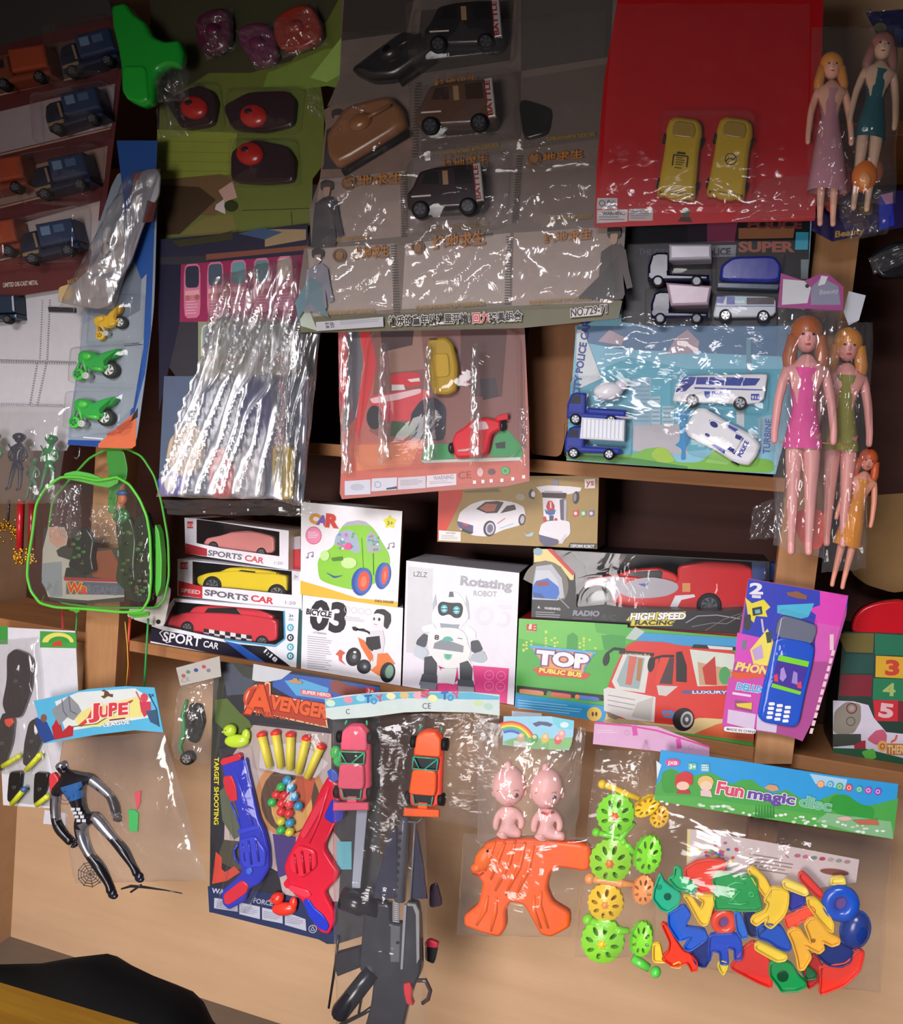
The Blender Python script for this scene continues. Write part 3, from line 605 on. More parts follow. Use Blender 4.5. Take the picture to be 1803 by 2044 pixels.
# --- bus box
def artbus(b):
    b.P('42 398 600 430 600 500 480 590 500 840 25 745', '52b048'); b.P('42 398 430 420 440 470 560 490 600 520 480 560 300 560 40 500', '6cc452')
    b.P('290 485 320 470 345 490 345 560 285 560', '3f9e44'); b.P('465 485 520 480 590 490 590 560 480 560', '3f9e44')
    rn = random.Random(7)
    for i in range(30):
        x = rn.choice([60, 75, 100, 175, 190, 205, 220, 235, 350, 370, 400, 430, 450]); y = rn.uniform(455, 560) if 170 < x < 210 else rn.uniform(490, 560); b.R(x, y, x+12, y+10, 'cfe25a')
    b.P('680 470 1180 500 1180 560 640 520', '3a9ad0'); b.P('640 440 690 465 640 510 590 500', 'b9c8c0')
    b.P('80 462 100 425 128 430 130 462', 'e8dcc8'); b.T('LE', 84, 458, 130, 460, 30, 'd03030', .05)
    b.P('95 535 440 570 430 580 385 650 375 690 165 660 150 610', '5a9ed0'); b.P('115 550 420 578 375 650 370 680 170 655 155 615', 'f0a060'); b.P('98 533 440 568 437 580 96 544', '60b0dc')
    b.T('TOP', 136, 628, 390, 652, 66, 'f2f0f4', .06, out='7a5a8a', ow=.07)
    b.P('105 665 145 645 400 680 410 690 375 712 350 705 140 690 130 668', 'd8503a'); b.T('PUBLIC BUS', 146, 672, 362, 698, 22, 'f8e060', .05, .1, out='8a3018', ow=.05)
    b.P('32 742 480 792 480 822 30 776', '1c1a26')
    for x, c in ((45, 'e0906a'), (185, 'd86a5a'), (330, '4a78b8')): b.poly(smooth([(x, 752+x*.11), (x+125, 766+x*.11), (x+125, 790+x*.11), (x, 776+x*.11)], 1), c)
    b.E(198, 782, 12, 12, '50a050'); b.E(342, 800, 12, 12, 'f08030')
    b.P('25 782 500 850 480 930 20 868', '2e9ed8'); b.lines(38, 815, 380, 868, 4, '9ad4ee', 36, .3); b.E(430, 888, 38, 36, 'f0c85a'); b.E(422, 888, 6, 12, '5a3a20'); b.E(440, 888, 6, 12, '5a3a20')
    b.P('500 850 520 780 1250 900 1250 1032 480 930', 'dcc488'); b.P('940 990 1060 940 1250 905 1250 1032', 'e0683a'); b.P('470 925 560 890 700 940 850 955 880 985 560 940', 'b8a47a')
    # bus
    b.poly(smooth(pl('500 740 540 640 590 540 640 512 800 520 860 535 1180 560 1180 920 950 905 930 950 850 945 720 932 500 900 482 840'), 1), 'd8382e')
    b.P('520 720 585 565 720 590 690 780 540 760', 'd8dad4'); b.P('545 715 600 585 690 600 660 760 560 745', '9ab0b0'); b.P('610 590 650 595 620 740 590 735', 'd06a5a'); b.P('655 600 680 603 665 720 645 715', 'b07a50')
    b.P('560 560 740 575 735 592 556 578', '2a2426'); b.T('Luxurious Bus', 590, 582, 715, 590, 11, 'd8c8a8')
    b.P('478 760 500 750 745 800 738 930 600 915 480 870', 'dcdad6'); b.L('500 790 640 815', 5, 'a0a0a0'); b.L('498 815 640 842', 5, 'a0a0a0'); b.L('500 840 630 865', 5, 'a0a0a0'); b.P('650 830 735 800 720 925 620 900', 'c0beb8')
    b.P('760 590 840 600 830 735 760 730', '4a3838'); b.P('850 570 880 565 905 640 905 725 850 720', '281c20'); b.P('750 740 860 745 800 795 760 790', 'd0ccc8'); b.P('770 590 820 590 760 740 740 735', 'e04030')
    b.P('920 555 1150 580 1150 740 960 745', 'd4dcd0'); b.P('960 620 1140 660 1130 740 970 740', 'c8a080'); b.P('985 650 1050 590 1060 740 1000 735', 'c03830'); b.E(1100, 690, 30, 46, '50a060')
    b.P('940 530 1180 545 1180 562 930 548', '2a2024'); b.P('1010 535 1140 545 1140 560 1020 552', 'd8d8d8')
    b.P('880 768 1180 765 1180 785 880 782', '4a62a0'); b.T('LUXURY', 935, 782, 1110, 782, 14, 'e8e8f0', .03)
    b.L('480 625 490 580 530 552 590 560', 12, '1c1c1e'); b.E(490, 608, 16, 32, '1c1c1e', 10); b.L('840 590 780 590 740 600 725 640', 12, '1c1c1e'); b.E(722, 632, 18, 40, '1c1c1e', 8)
    b.poly(smooth(pl('775 870 830 868 850 890 830 910 785 905'), 1), '4a8ac8'); b.E(805, 890, 20, 8, 'd85a4a')
    b.E(888, 915, 56, 60, '1a191c', 15); b.E(905, 915, 32, 42, 'b8b8b4', 12); b.E(905, 915, 22, 30, '505054', 12); b.E(905, 915, 9, 12, 'd0d0cc')
    b.P('500 875 560 900 540 915 500 900', '8a7a6a')
t = thing('toy_carton', 'green and blue carton reading TOP PUBLIC BUS with a red bus picture', 'toy box', *Z11(20, 868), .248)
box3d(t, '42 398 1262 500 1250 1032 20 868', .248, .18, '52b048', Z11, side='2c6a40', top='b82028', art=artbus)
# --- deform robot box on top
def artd(b):
    b.P('360 150 545 142 530 220 418 445 352 520', 'd83a28'); b.P('362 445 525 458 525 528 360 520', 'eeece8'); b.lines(380, 480, 510, 515, 3, 'b8b4b4', 6); b.T('#33468', 415, 470, 485, 474, 14, '9a9696')
    b.P('540 150 800 130 830 158 560 165', '7a6a48')
    w = 'ece9ee'
    b.poly(smooth(pl('500 380 520 310 600 250 700 218 850 222 940 240 1000 270 1012 340 980 405 850 440 780 470 720 492 620 485 520 440'), 1), w)
    b.P('640 285 710 232 800 225 850 235 800 315 720 318', '33252a'); b.P('665 280 720 245 800 250 780 300 720 305', 'b8644a'); b.P('822 318 870 262 930 252 942 290', '3a2a30'); b.L('815 320 850 240 900 232 945 262', 7, w)
    b.P('500 375 620 410 618 465 520 430 500 400', '5a5078'); b.E(560, 402, 22, 10, 'd03a50', 12); b.P('540 430 620 465 600 475 530 450', '2a242c')
    b.E(742, 432, 46, 60, '2c2428', 8); b.E(746, 432, 34, 46, 'c8c4d4', 8); b.E(746, 432, 22, 32, '6a6680', 8); b.E(985, 365, 26, 44, '3a3038', 8); b.E(988, 365, 16, 30, 'b8b4c4', 8)
    b.L('800 395 860 355', 6, 'c06a70'); b.L('820 430 920 395', 7, 'a8d0e0'); b.poly(smooth(pl('990 450 1020 480 1075 455 1065 490 1020 492'), 1), 'a8c8d8'); b.E(975, 195, 36, 26, 'b0a888')
    # robot
    b.E(1235, 95, 26, 38, '8a8494'); b.P('1090 120 1180 108 1340 115 1432 125 1425 150 1340 175 1130 165', w); b.L('1060 140 1042 165 1045 195 1075 208', 16, '2a2226'); b.E(1070, 175, 16, 22, w)
    b.poly(el(1390, 200, 24, 48, 16, rot=5), '2a2226'); b.poly(el(1383, 198, 12, 32, 16, rot=5), '8a8690'); b.P('1135 160 1320 165 1310 205 1140 198', '2a2026'); b.P('1155 150 1290 152 1290 166 1150 164', 'b8a4a4')
    b.P('1140 200 1290 208 1285 380 1150 365', w); b.P('1268 215 1300 210 1310 370 1275 365', '5a5668'); b.P('1300 215 1322 220 1318 380 1300 375', 'b9b4c4')
    b.poly(smooth(pl('1165 270 1180 225 1210 222 1232 262 1228 300 1180 300'), 1), 'c82830'); b.P('1195 232 1206 230 1208 280 1196 280', 'f0d0d0'); b.P('1155 285 1180 300 1240 290 1230 325 1200 335 1165 320', '3a68a8'); b.P('1190 335 1225 335 1220 390 1192 385', '3a4a6a')
    b.E(1156, 360, 14, 20, 'c83040'); b.E(1240, 372, 14, 20, 'c83040'); b.poly(smooth(pl('1130 400 1180 375 1300 370 1345 380 1350 470 1290 530 1200 520 1110 480'), 1), w)
    b.P('1110 475 1260 515 1250 550 1160 568 1120 530', '5a5478'); b.P('1300 480 1330 470 1290 545 1258 545', 'd8d4dc')
    b.P('1455 62 1535 58 1535 130 1458 132', 'f0eeec'); b.T('ys', 1468, 108, 1525, 108, 46, 'c83a30', .02)
    for x, c in ((1388, 'd84058'), (1446, '6ab078'), (1505, '6a70a8')): b.P(f'{x-20} 300 {x+20} 292 {x+22} 335 {x-18} 345', c); b.E(x, 318, 12, 13, 'e8d8d8')
    b.P('1345 540 1545 545 1542 582 1330 578', '22201e'); b.T('DEFORM ROBOT', 1352, 572, 1528, 576, 22, 'e8e6e0', .03)
t = thing('toy_carton', 'gold and red carton with a white car and robot picture, on the black box', 'toy box', *Z10(350, 530), .215)
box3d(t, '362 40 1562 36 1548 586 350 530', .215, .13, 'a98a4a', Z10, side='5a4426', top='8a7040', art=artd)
# blue box sliver behind the RC box
b = B(.2, Z11); b.slab(pl('1240 105 1362 118 1362 200 1240 200'), 0, '1c3a78', h1=-150); b.T('8+', 1304, 168, 1330, 170, 12, 'e0e4ee', .03); b.build('blue_carton', label='dark blue carton edge marked 8+ behind the right upright', cat='toy box')
# ================================================================ hanging packs, lower row
def mp(s): return pl(s)
def pose(z, D, J, E_, hx, kind='plastic', sub=1, h0=0):
    """J: (x, y, h, r) in frame units -> one continuous skinned surface"""
    b = B(D, z, kind); V = [b.pt(x, y, h+h0) for x, y, h, r in J]
    R = [r*z.u*S(*z(x, y), D) for x, y, h, r in J]
    return skin(V, E_, R, sub)
chain = lambda *a: [(a[i], a[i+1]) for i in range(len(a)-1)]

# --- figure bag, left
D = .36
t = thing('figure_bag', 'clear polybag with a light blue header reading JUPE LEAGUE', 'toy pack', *Z12(600, 560), D)
def arth(b):
    b.P('220 632 500 600 620 565 980 555 1035 830 860 810 600 850 345 890', '58b8e0'); b.P('350 640 500 580 860 555 960 620 960 740 600 800 420 830', 'dfe6e4')
    b.P('470 740 560 680 870 610 930 650 940 730 700 760 640 800 500 800', 'e8e08c'); b.P('345 780 370 720 390 790 400 830 440 790 470 800 465 860 345 885 330 800', 'b82c34'); b.P('225 740 300 770 350 880 280 905 240 830', '2a4a90'); b.E(280, 745, 20, 26, '8a5a4a')
    b.P('330 690 400 640 440 600 500 660 520 700 470 760 430 740 380 790 350 740', '8f949c'); b.L('395 625 405 700 430 735', 6, '60646e'); b.L('440 610 450 700 490 720', 6, '60646e')
    b.E(920, 615, 24, 28, 'd84a5a'); b.P('890 640 960 640 965 700 920 740 900 700', 'c8405a'); b.L('868 575 900 640', 9, 'c8606a'); b.P('930 700 1000 690 1020 800 960 770', '3a5a7a'); b.L('950 590 1000 690 1015 800', 7, '3a4a60')
    b.P('500 790 560 740 600 660 625 668 590 740 560 770 520 800', 'd8404c'); b.L('460 800 620 780 840 640', 6, '4a6a3a')
    for ch, x, y, hh in (('J', 578, 742, 84), ('U', 640, 738, 66), ('P', 700, 730, 78), ('E', 762, 722, 70)): b.T(ch, x, y, x+50, y-5, hh, 'd8404c', .05, .12, out='f0e8d8', ow=.06)
    b.L('815 645 848 632', 10, 'd8404c'); b.L('700 758 800 745', 8, '7a2a30'); b.T('LEAGUE', 665, 800, 830, 778, 22, 'f4f0ea', .03, out='7a98b8', ow=.03)
    b.P('645 605 665 600 668 575 650 575 660 562 690 575 700 590 722 592 720 612 690 604 665 620', '6a4a34')
    b.T('JX', 955, 612, 985, 606, 18, '3a3a48', .02)
card(t, smooth(pl('216 636 560 560 800 542 985 550 1042 836 860 822 620 850 286 908'), 0), D+.012, '58b8e0', z=Z12, name='header_card', art=arth, label='light blue header reading JUPE LEAGUE')
film('polybag', t, '290 890 1045 830 1320 1780 480 1800', D-.004, FILM, Z12, bulge=20, wr=5, fx=5, fy=7, seed=3)
# action figure
f = thing('action_figure', 'black and silver armoured action figure with a blue chest in the left polybag', 'toy figure', *Z12(720, 1870), D)
J = [(560, 1400, 10, 44), (530, 1300, 12, 46), (500, 1200, 12, 67), (490, 1130, 12, 59), (440, 1080, 12, 26), (415, 1040, 14, 46), (405, 1010, 14, 33),
     (380, 1190, 8, 39), (368, 1290, 8, 33), (375, 1390, 10, 31), (400, 1440, 14, 35), (455, 1500, 16, 28), (490, 1530, 16, 36),
     (590, 1120, 8, 41), (650, 1170, 8, 33), (720, 1230, 10, 28), (755, 1300, 12, 35), (760, 1340, 12, 31), (770, 1365, 12, 33),
     (530, 1430, 8, 46), (550, 1520, 10, 41), (595, 1610, 12, 32), (660, 1690, 12, 39), (715, 1790, 12, 26), (735, 1850, 16, 35),
     (620, 1360, 8, 44), (680, 1430, 10, 39), (740, 1500, 12, 31), (810, 1580, 12, 37), (870, 1680, 12, 23), (900, 1740, 14, 31)]
EE = chain(0, 1, 2, 3, 4, 5, 6)+chain(3, 7, 8, 9, 10, 11, 12)+chain(3, 13, 14, 15, 16, 17, 18)+chain(0, 19, 20, 21, 22, 23, 24)+chain(0, 25, 26, 27, 28, 29, 30)
Z12.u; V, F = pose(Z12, D, J, EE, '0', h0=14)
b = B(D, Z12, 'plastic')
def inv(v):                             # world point to pixel
    d = v-CAM; w_ = d.dot(FW); return W/2+FPX*d.dot(RT)/w_, H/2-FPX*d.dot(UP)/w_
k_s, k_b, k_c = b.mi('a8acb8', 'metal'), b.mi('16161e'), b.mi('2c5f9c')
SIL = [(590, 1120, 660, 1200), (350, 1240, 400, 1390), (520, 1420, 620, 1620), (610, 1350, 750, 1520), (380, 1000, 440, 1060), (660, 1170, 730, 1240)]
n0 = len(b.V); b.V += V; b.F += [tuple(i for i in f_) for f_ in F]
for f_ in F:
    c = sum((V[i] for i in f_), Vector())/len(f_); px, py = inv(c); x, y = (px-0)*3.193, (py-1200)*3.193
    k = k_b
    for x0, y0, x1, y1 in SIL:
        if x0-25 < x < x1+25 and y0 < y < y1: k = k_s
    if 410 < x < 520 and 1150 < y < 1260: k = k_c
    b.M.append(k); b.SM.append(True)
b.build('body', f)
for hx_, hy_, dx_, dy_ in ((490, 1530, .86, .5), (770, 1368, .1, 1.0)):
    b = B(D, Z12, 'plastic')
    for i in range(4):
        o_ = (i-1.5)*13; x0, y0 = hx_-dy_*o_, hy_+dx_*o_; l_ = (24, 30, 28, 20)[i]
        b.tube([(x0, y0, 34, 8), (x0+dx_*l_*.6, y0+dy_*l_*.6, 32, 7), (x0+dx_*l_, y0+dy_*l_, 22, 5)], '1c1c26', n=8)
    b.tube([(hx_+dy_*18-dx_*14, hy_-dx_*18-dy_*14, 34, 8), (hx_+dy_*32, hy_-dx_*32, 38, 6)], '1c1c26', n=8); b.build('fingers', f)
for x, y, dx_ in ((735, 1850, 18), (905, 1745, 14)):
    b = B(D, Z12, 'plastic'); b.ball(x, y, 26, 26, '1a1c28', 34, 22, rot=-12); b.ball(x+dx_, y+14, 34, 22, '1a1c28', 18, 18); b.build('boot', f)
b = B(D, Z12, 'plastic', h0=70)
for i in range(4):
    for j in range(2): b.R(505+j*34+i*12, 1290+i*24, 530+j*34+i*12, 1308+i*24, 'c8ccd4')
for r in (30, 55): b.ring(470, 1215, r, 3, '1a2a40', 10)
b.build('chest_emblem', f)
b = B(D, Z12, 'plastic')
b.ball(400, 1025, 26, 20, 'c8ccd6', 8, 6); b.ball(438, 1035, 26, 12, 'c8ccd6', 7, 6); b.build('mask_eyes', f)
b = B(D, Z12, 'plastic'); b.slab(smooth(pl('335 1100 365 1080 395 1120 400 1180 375 1225 340 1210'), 1), 34, 'd03a44', bev=6, h1=10, sm=True); b.build('toy_shield', label='red plastic shoulder pack beside the silver figure', cat='toy accessory')
b = B(D-.002, Z12, 'plastic')
for r in (80, 62, 44, 26):
    o_ = el(578, 1740, r, r, 9); b.tube([(x, y, 3, 2.5) for x, y in o_], '23232a', n=5, closed=True)
for i in range(9):
    a = 2*math.pi*i/9; b.tube([(578, 1740, 3, 2.2), (578+84*math.cos(a), 1740+84*math.sin(a), 3, 2.2)], '23232a', n=5)
b.build('toy_web_disc', label='black plastic web disc at the bottom of the left polybag', cat='toy accessory')
b = B(D, Z12, 'plastic'); b.tube([(780, 1830, 8, 5), (840, 1812, 8, 9), (920, 1818, 8, 8), (1060, 1838, 8, 4), (1165, 1858, 8, 3)], '22222a'); b.tube([(840, 1850, 8, 7), (905, 1805, 8, 7)], '22222a')
b.build('toy_rod', label='thin black plastic rod lying along the bottom of the left polybag', cat='toy accessory')
b = B(D, Z12, 'plastic'); b.slab(pl('862 1215 905 1205 900 1290 880 1330'), 12, 'd84a5a', bev=3, h1=4); b.build('red_launcher_tip', label='small red plastic wedge in the left polybag', cat='toy accessory')
b = B(D, Z12, 'plastic'); b.slab(pl('825 1325 865 1325 890 1350 885 1465 832 1460'), 14, '2fb85a', bev=4, h1=4); b.build('green_launcher_tip', label='small green plastic cylinder in the left polybag', cat='toy accessory')

# --- sheets with toy pistols far left
D = .32
t = thing('pistol_card', 'white and green card with black toy pistols, far left', 'toy pack', *Z12(0, 240), D)
def artp(b):
    b.P('-80 160 50 160 50 275 -80 275', '3f9c44'); b.P('255 190 485 200 490 300 255 295', '4aa24c'); b.poly(el(370, 262, 100, 62, 16, 180, 360), 'e6e26a'); b.poly(el(378, 266, 70, 42, 16, 180, 360), '3f9c44'); b.P('335 270 385 245 400 285 335 288', 'd04a30')
    b.P('60 1080 330 1120 330 1310 66 1280', 'b6b8ba')
card(t, '-80 160 480 190 500 620 400 900 330 1320 20 1300 10 1080 -80 1080', D, 'e2e2ea', z=Z12, art=artp)
film('polybag', t, '-60 250 245 230 300 1100 -60 1100', D+.008, FILM, Z12, bulge=14, wr=5, fx=5, fy=5, seed=9)
b = B(D-.004, Z12); b.slab(pl('285 1330 420 1350 420 1432 275 1418'), 0, 'd8d8e2', h1=-3); b.build('white_card', label='blank white card edge behind the left polybag', cat='card')
for i, (pts, lab) in enumerate((('60 340 110 300 190 330 230 380 215 560 150 740 60 730 30 650 60 500', 'black toy pistol in wrapped film, upper of the far left group'),
                 ('30 700 110 740 95 900 30 1080 -30 1070 -20 900', 'black toy pistol grip at the far left edge'), ('200 760 290 720 300 850 205 1060 160 1030 170 900', 'black toy pistol barrel beside the blue header card'),
                 ('75 1080 160 1075 150 1180 120 1280 60 1270', 'black toy pistol grip above the left yellow dart'), ('235 1080 330 1090 310 1200 262 1290 228 1285', 'black toy pistol grip above the right yellow dart'))):
    t2 = thing('toy_pistol', lab, 'toy pistol', *Z12(*pl(pts)[0]), D)
    b = B(D, Z12, 'plastic'); p_ = smooth(pl(pts), 1); b.slab(p_, 26, '1b1c1e', bev=8, h1=3, sm=True); b.build('body', t2)
    c = (sum(x for x, y in p_)/len(p_), sum(y for x, y in p_)/len(p_)); b = B(D, Z12, 'plastic'); b.disc(c[0], c[1], 14, 24, 31, '3a3c40'); b.build('screw_boss', t2)
for i, (x, y, a, l, lab) in enumerate(((95, 1010, -32, 58, 'yellow toy dart at the far left, upper left one'), (235, 1020, -48, 62, 'yellow toy dart near the silver figure, upper right one'), (140, 1235, -50, 60, 'yellow toy dart with blue end, lower left one'), (290, 1262, -38, 40, 'short yellow toy dart, lower right one'))):
    dx, dy = math.cos(math.radians(a))*l, math.sin(math.radians(a))*l
    t2 = thing('toy_dart', lab, 'toy dart', *Z12(x, y), D, 'yellow darts on the far left card'); b = B(D, Z12, 'plastic'); b.tube([(x-dx, y-dy, 30, 18), (x+dx, y+dy, 30, 18)], 'c8d02a'); b.build('shaft', t2)
    b = B(D, Z12, 'plastic'); b.ball(x+dx, y+dy, 30, 20, 'dce040' if i != 2 else '4a6aa0', n=10, m=6); b.build('tip', t2)
b = B(D, Z12, 'plastic'); b.slab(smooth(pl('52 745 100 735 112 765 85 798 60 780'), 1), 34, 'd8452e', bev=5, h1=20); b.build('orange_tip', label='orange-red plastic muzzle tip on the far left pistols', cat='toy accessory')

# --- wrapped motorbike, narrow bag
D = .33
t = thing('motorbike_bag', 'narrow wrinkled bag with a paper header holding a dark green toy motorbike', 'toy pack', *Z12(1140, 420), D)
def artm(b):
    for x, y, c in ((30, 60, 'b05a60'), (60, 40, '5a8a6a'), (110, 36, '3a4a90'), (160, 22, 'b85060'), (190, 50, '7a7a84')): b.E(1140+x, 420+y-x*.15, 14, 12, c, 9)
    b.T('CE', 1160, 520, 1212, 505, 26, '8a8a8e', .0)
card(t, '1122 425 1400 350 1410 480 1150 540', D+.01, 'b8b4ac', z=Z12, name='header_card', art=artm)
film('polybag', t, '1150 530 1395 480 1330 1040 1110 1000', D-.002, FILM, Z12, bulge=34, wr=8, fx=4, fy=6, seed=21)
t2 = thing('toy_motorbike', 'dark green and black toy motorbike in the narrow hanging bag', 'toy motorbike', *Z12(1210, 1000), D)
b = B(D, Z12, 'plastic'); b.tube([(1205, 625, 20, 12), (1180, 720, 20, 16), (1190, 830, 22, 20), (1160, 920, 20, 14), (1190, 1000, 20, 10)], '3a8a4e'); b.slab(smooth(pl('1230 640 1300 650 1325 760 1280 900 1220 880 1205 760'), 1), 40, '202422', bev=8, h1=8, sm=True); b.build('body', t2)
wheel(t2, D, Z12, 1250, 720, 44, 8, 46); wheel(t2, D, Z12, 1215, 990, 44, 8, 46)

# --- avenger card
D = .31
def arta(b):
    b.P('140 780 160 100 175 70 330 80 470 130 640 150 560 200 420 260 230 230 200 620 160 800', '3c4038'); b.P('560 210 660 150 950 190 1290 245 1280 330 930 330 930 450 560 240', '3a5fae'); b.P('640 200 760 190 940 250 930 330 720 300', '58a8d8'); b.P('430 85 690 135 620 190 520 210 420 200', 'c8ccd2')
    b.P('215 90 290 85 360 170 440 200 400 290 250 300', '4a5260'); b.P('170 330 250 320 340 420 400 470 440 560 300 600 170 480', '566a34')
    b.P('950 205 1000 195 1080 230 1180 250 1290 270 1280 330 1060 310 960 270', '8a4a44'); b.P('1195 240 1255 250 1250 292 1190 285', 'd83a48'); b.T('3+', 1203, 280, 1245, 286, 26, 'f4e8e8', .02)
    b.P('430 500 960 560 960 900 880 1100 1030 1300 1010 1700 640 1700 600 1500 230 1300 250 760', 'b8a8a4')
    b.poly(el(680, 1000, 240, 270, 22), 'c08858'); b.poly(el(680, 1010, 200, 230, 22), '5a4234'); b.poly(el(690, 1050, 140, 180, 20), 'd8a860'); b.P('720 830 860 820 820 1010 760 1100 700 1000', 'c05a3c'); b.P('480 640 760 620 940 760 850 860 620 830 470 790', 'cfc8cc')
    b.P('200 950 260 900 330 1020 350 1250 300 1280 220 1150', '5c6450'); b.P('230 1280 420 1300 560 1500 300 1480 180 1420', '4c4a3c'); b.P('560 1240 720 1260 700 1500 600 1540', '4a3a7a')
    b.P('120 1595 640 1650 1000 1740 1000 1990 130 1770', '22305a'); b.P('175 1360 215 1400 215 1480 240 1500 300 1460 340 1500 250 1560 150 1580', 'd0483a')
    b.T('WARNING', 148, 1640, 380, 1668, 32, 'b8bcd0', .03); b.T('FORCE', 430, 1708, 560, 1730, 32, 'a8aab8', .02); b.P('165 1675 322 1695 325 1770 163 1745', 'b9bccc'); b.P('335 1705 475 1735 475 1820 335 1785', 'b9bccc'); b.P('490 1740 628 1770 630 1850 490 1822', 'b9bccc'); b.P('645 1770 785 1820 790 1900 645 1858', 'b9bccc')
    for x, y in ((175, 1695), (345, 1730), (500, 1765), (655, 1800)): b.lines(x, y, x+120, y+50, 4, '9a9cae', 18)
    b.ring(835, 1885, 28, 5, 'b8bcd0'); b.L('822 1895 835 1868 848 1895 824 1895', 4, 'b8bcd0')
    b.T('TARGET SHOOTING', 168, 720, 165, 1175, 30, 'dcd02e', .03, .0)
    A = '370 400 375 320 400 250 450 225 500 230 520 200 548 215 550 290 700 320 900 350 915 360 940 520 700 470 540 430'
    b.P(A, 'e8b890'); b.P('380 390 385 325 410 262 455 238 505 240 525 215 540 225 542 300 905 366 928 510 540 424', 'b83c24')
    b.T('A', 385, 412, 545, 430, 190, 'e05a2c', .04, out='8a2616', ow=.04); b.ring(450, 320, 86, 16, 'd04a2a', 20, 100, 290)
    b.T('VENGER', 545, 385, 925, 452, 88, 'e2602e', .05, out='8a2616', ow=.05); b.T('INFINITY WAR', 450, 432, 930, 510, 34, 'a8452c', .03)
    b.P('750 258 960 285 968 312 955 322 755 292', 'd86a78'); b.T('SUPER HERO', 765, 284, 950, 308, 22, 'f4dcd8', .03)
    b.P('675 195 700 190 705 180 730 182 735 198 765 205 762 222 680 212', 'b9946a')
    b.R(1000, 1290, 1100, 1480, '6ac0d0')
t = thing('blaster_card', 'dark card reading AVENGER with two dart pistols, ducks, darts and balls', 'toy pack', *Z13(720, 190), D)
card(t, '160 75 175 65 700 130 1290 235 1290 1900 1000 1990 930 1990 760 1900 560 1850 360 1800 130 1775 140 800', D, '2a2c34', z=Z13, art=arta)
def blz(name, quad, h, D=D, z=Z13, par=None): return blister(name, par or t, quad, D, h, z)
blz('blister', '425 470 960 520 880 880 430 800', 14); blz('blister', '215 640 420 640 590 1440 400 1760 200 1720 300 1300', 22)
# pistols
def pistol(lab, D, z, body, col, parts, name='toy_pistol', th=46, bev=14):
    t2 = thing(name, lab, 'toy pistol', *z(*pl(body)[0]), D); b = B(D, z, 'plastic'); b.slab(smooth(pl(body), 1), th, col, bev=bev, h1=4, sm=True); b.build('body', t2)
    for nm, pts, c, h0, h1, bv in parts:
        b = B(D, z, 'plastic')
        if isinstance(pts, str): b.slab(smooth(pl(pts), 1), h1, c, bev=bv, h1=h0, sm=True)
        else:
            for q_ in pts: b.tube(q_, c)
        b.build(nm, t2)
    return t2
pistol('blue toy dart pistol with red grip panel and red muzzle, left on the dark card', D, Z13,
       '232 760 300 740 398 715 412 800 450 960 490 1130 525 1200 555 1330 560 1460 500 1560 420 1600 395 1680 330 1715 285 1738 240 1700 235 1610 330 1530 372 1480 352 1420 350 1300 355 1210 350 1100 318 1000 270 900', '2a36b8',
       [('slide_panel', '250 835 310 825 340 900 350 1000 300 1000 265 930', 'd0283a', 40, 54, 5), ('muzzle', '228 740 240 715 300 700 350 680 372 700 365 725 300 745 240 765', 'd02c3c', 8, 46, 6), ('grip_panel', '252 1630 380 1530 425 1570 410 1620 290 1700 262 1690', 'd0283a', 40, 54, 5),
        ('trigger_guard', [[(340, 1300, 24, 9), (312, 1340, 24, 9), (318, 1400, 24, 9), (350, 1430, 24, 9)]], '2a36b8', 0, 0, 0), ('trigger', '352 1350 385 1370 380 1395 358 1385', 'd0283a', 20, 30, 2),
        ('cylinder', '360 1260 470 1230 545 1330 540 1440 400 1450 370 1380', '3442cc', 40, 62, 10), ('band', '345 1195 490 1160 500 1185 360 1225', '3442cc', 30, 56, 4), ('barrel_rib', [[(330, 800, 46, 9), (400, 1000, 50, 9), (450, 1160, 50, 9)], [(300, 1010, 40, 7), (370, 1180, 44, 7)]], '3442cc', 0, 0, 0), ('cylinder_flute', [[(430, 1260, 62, 9), (450, 1420, 62, 9)], [(480, 1260, 62, 9), (500, 1400, 62, 9)], [(390, 1280, 58, 8), (405, 1400, 58, 8)]], '222ea4', 0, 0, 0), ('hinge_bolt', '410 1455 440 1440 455 1470 435 1495 412 1485', '3e6ad8', 44, 60, 5)])
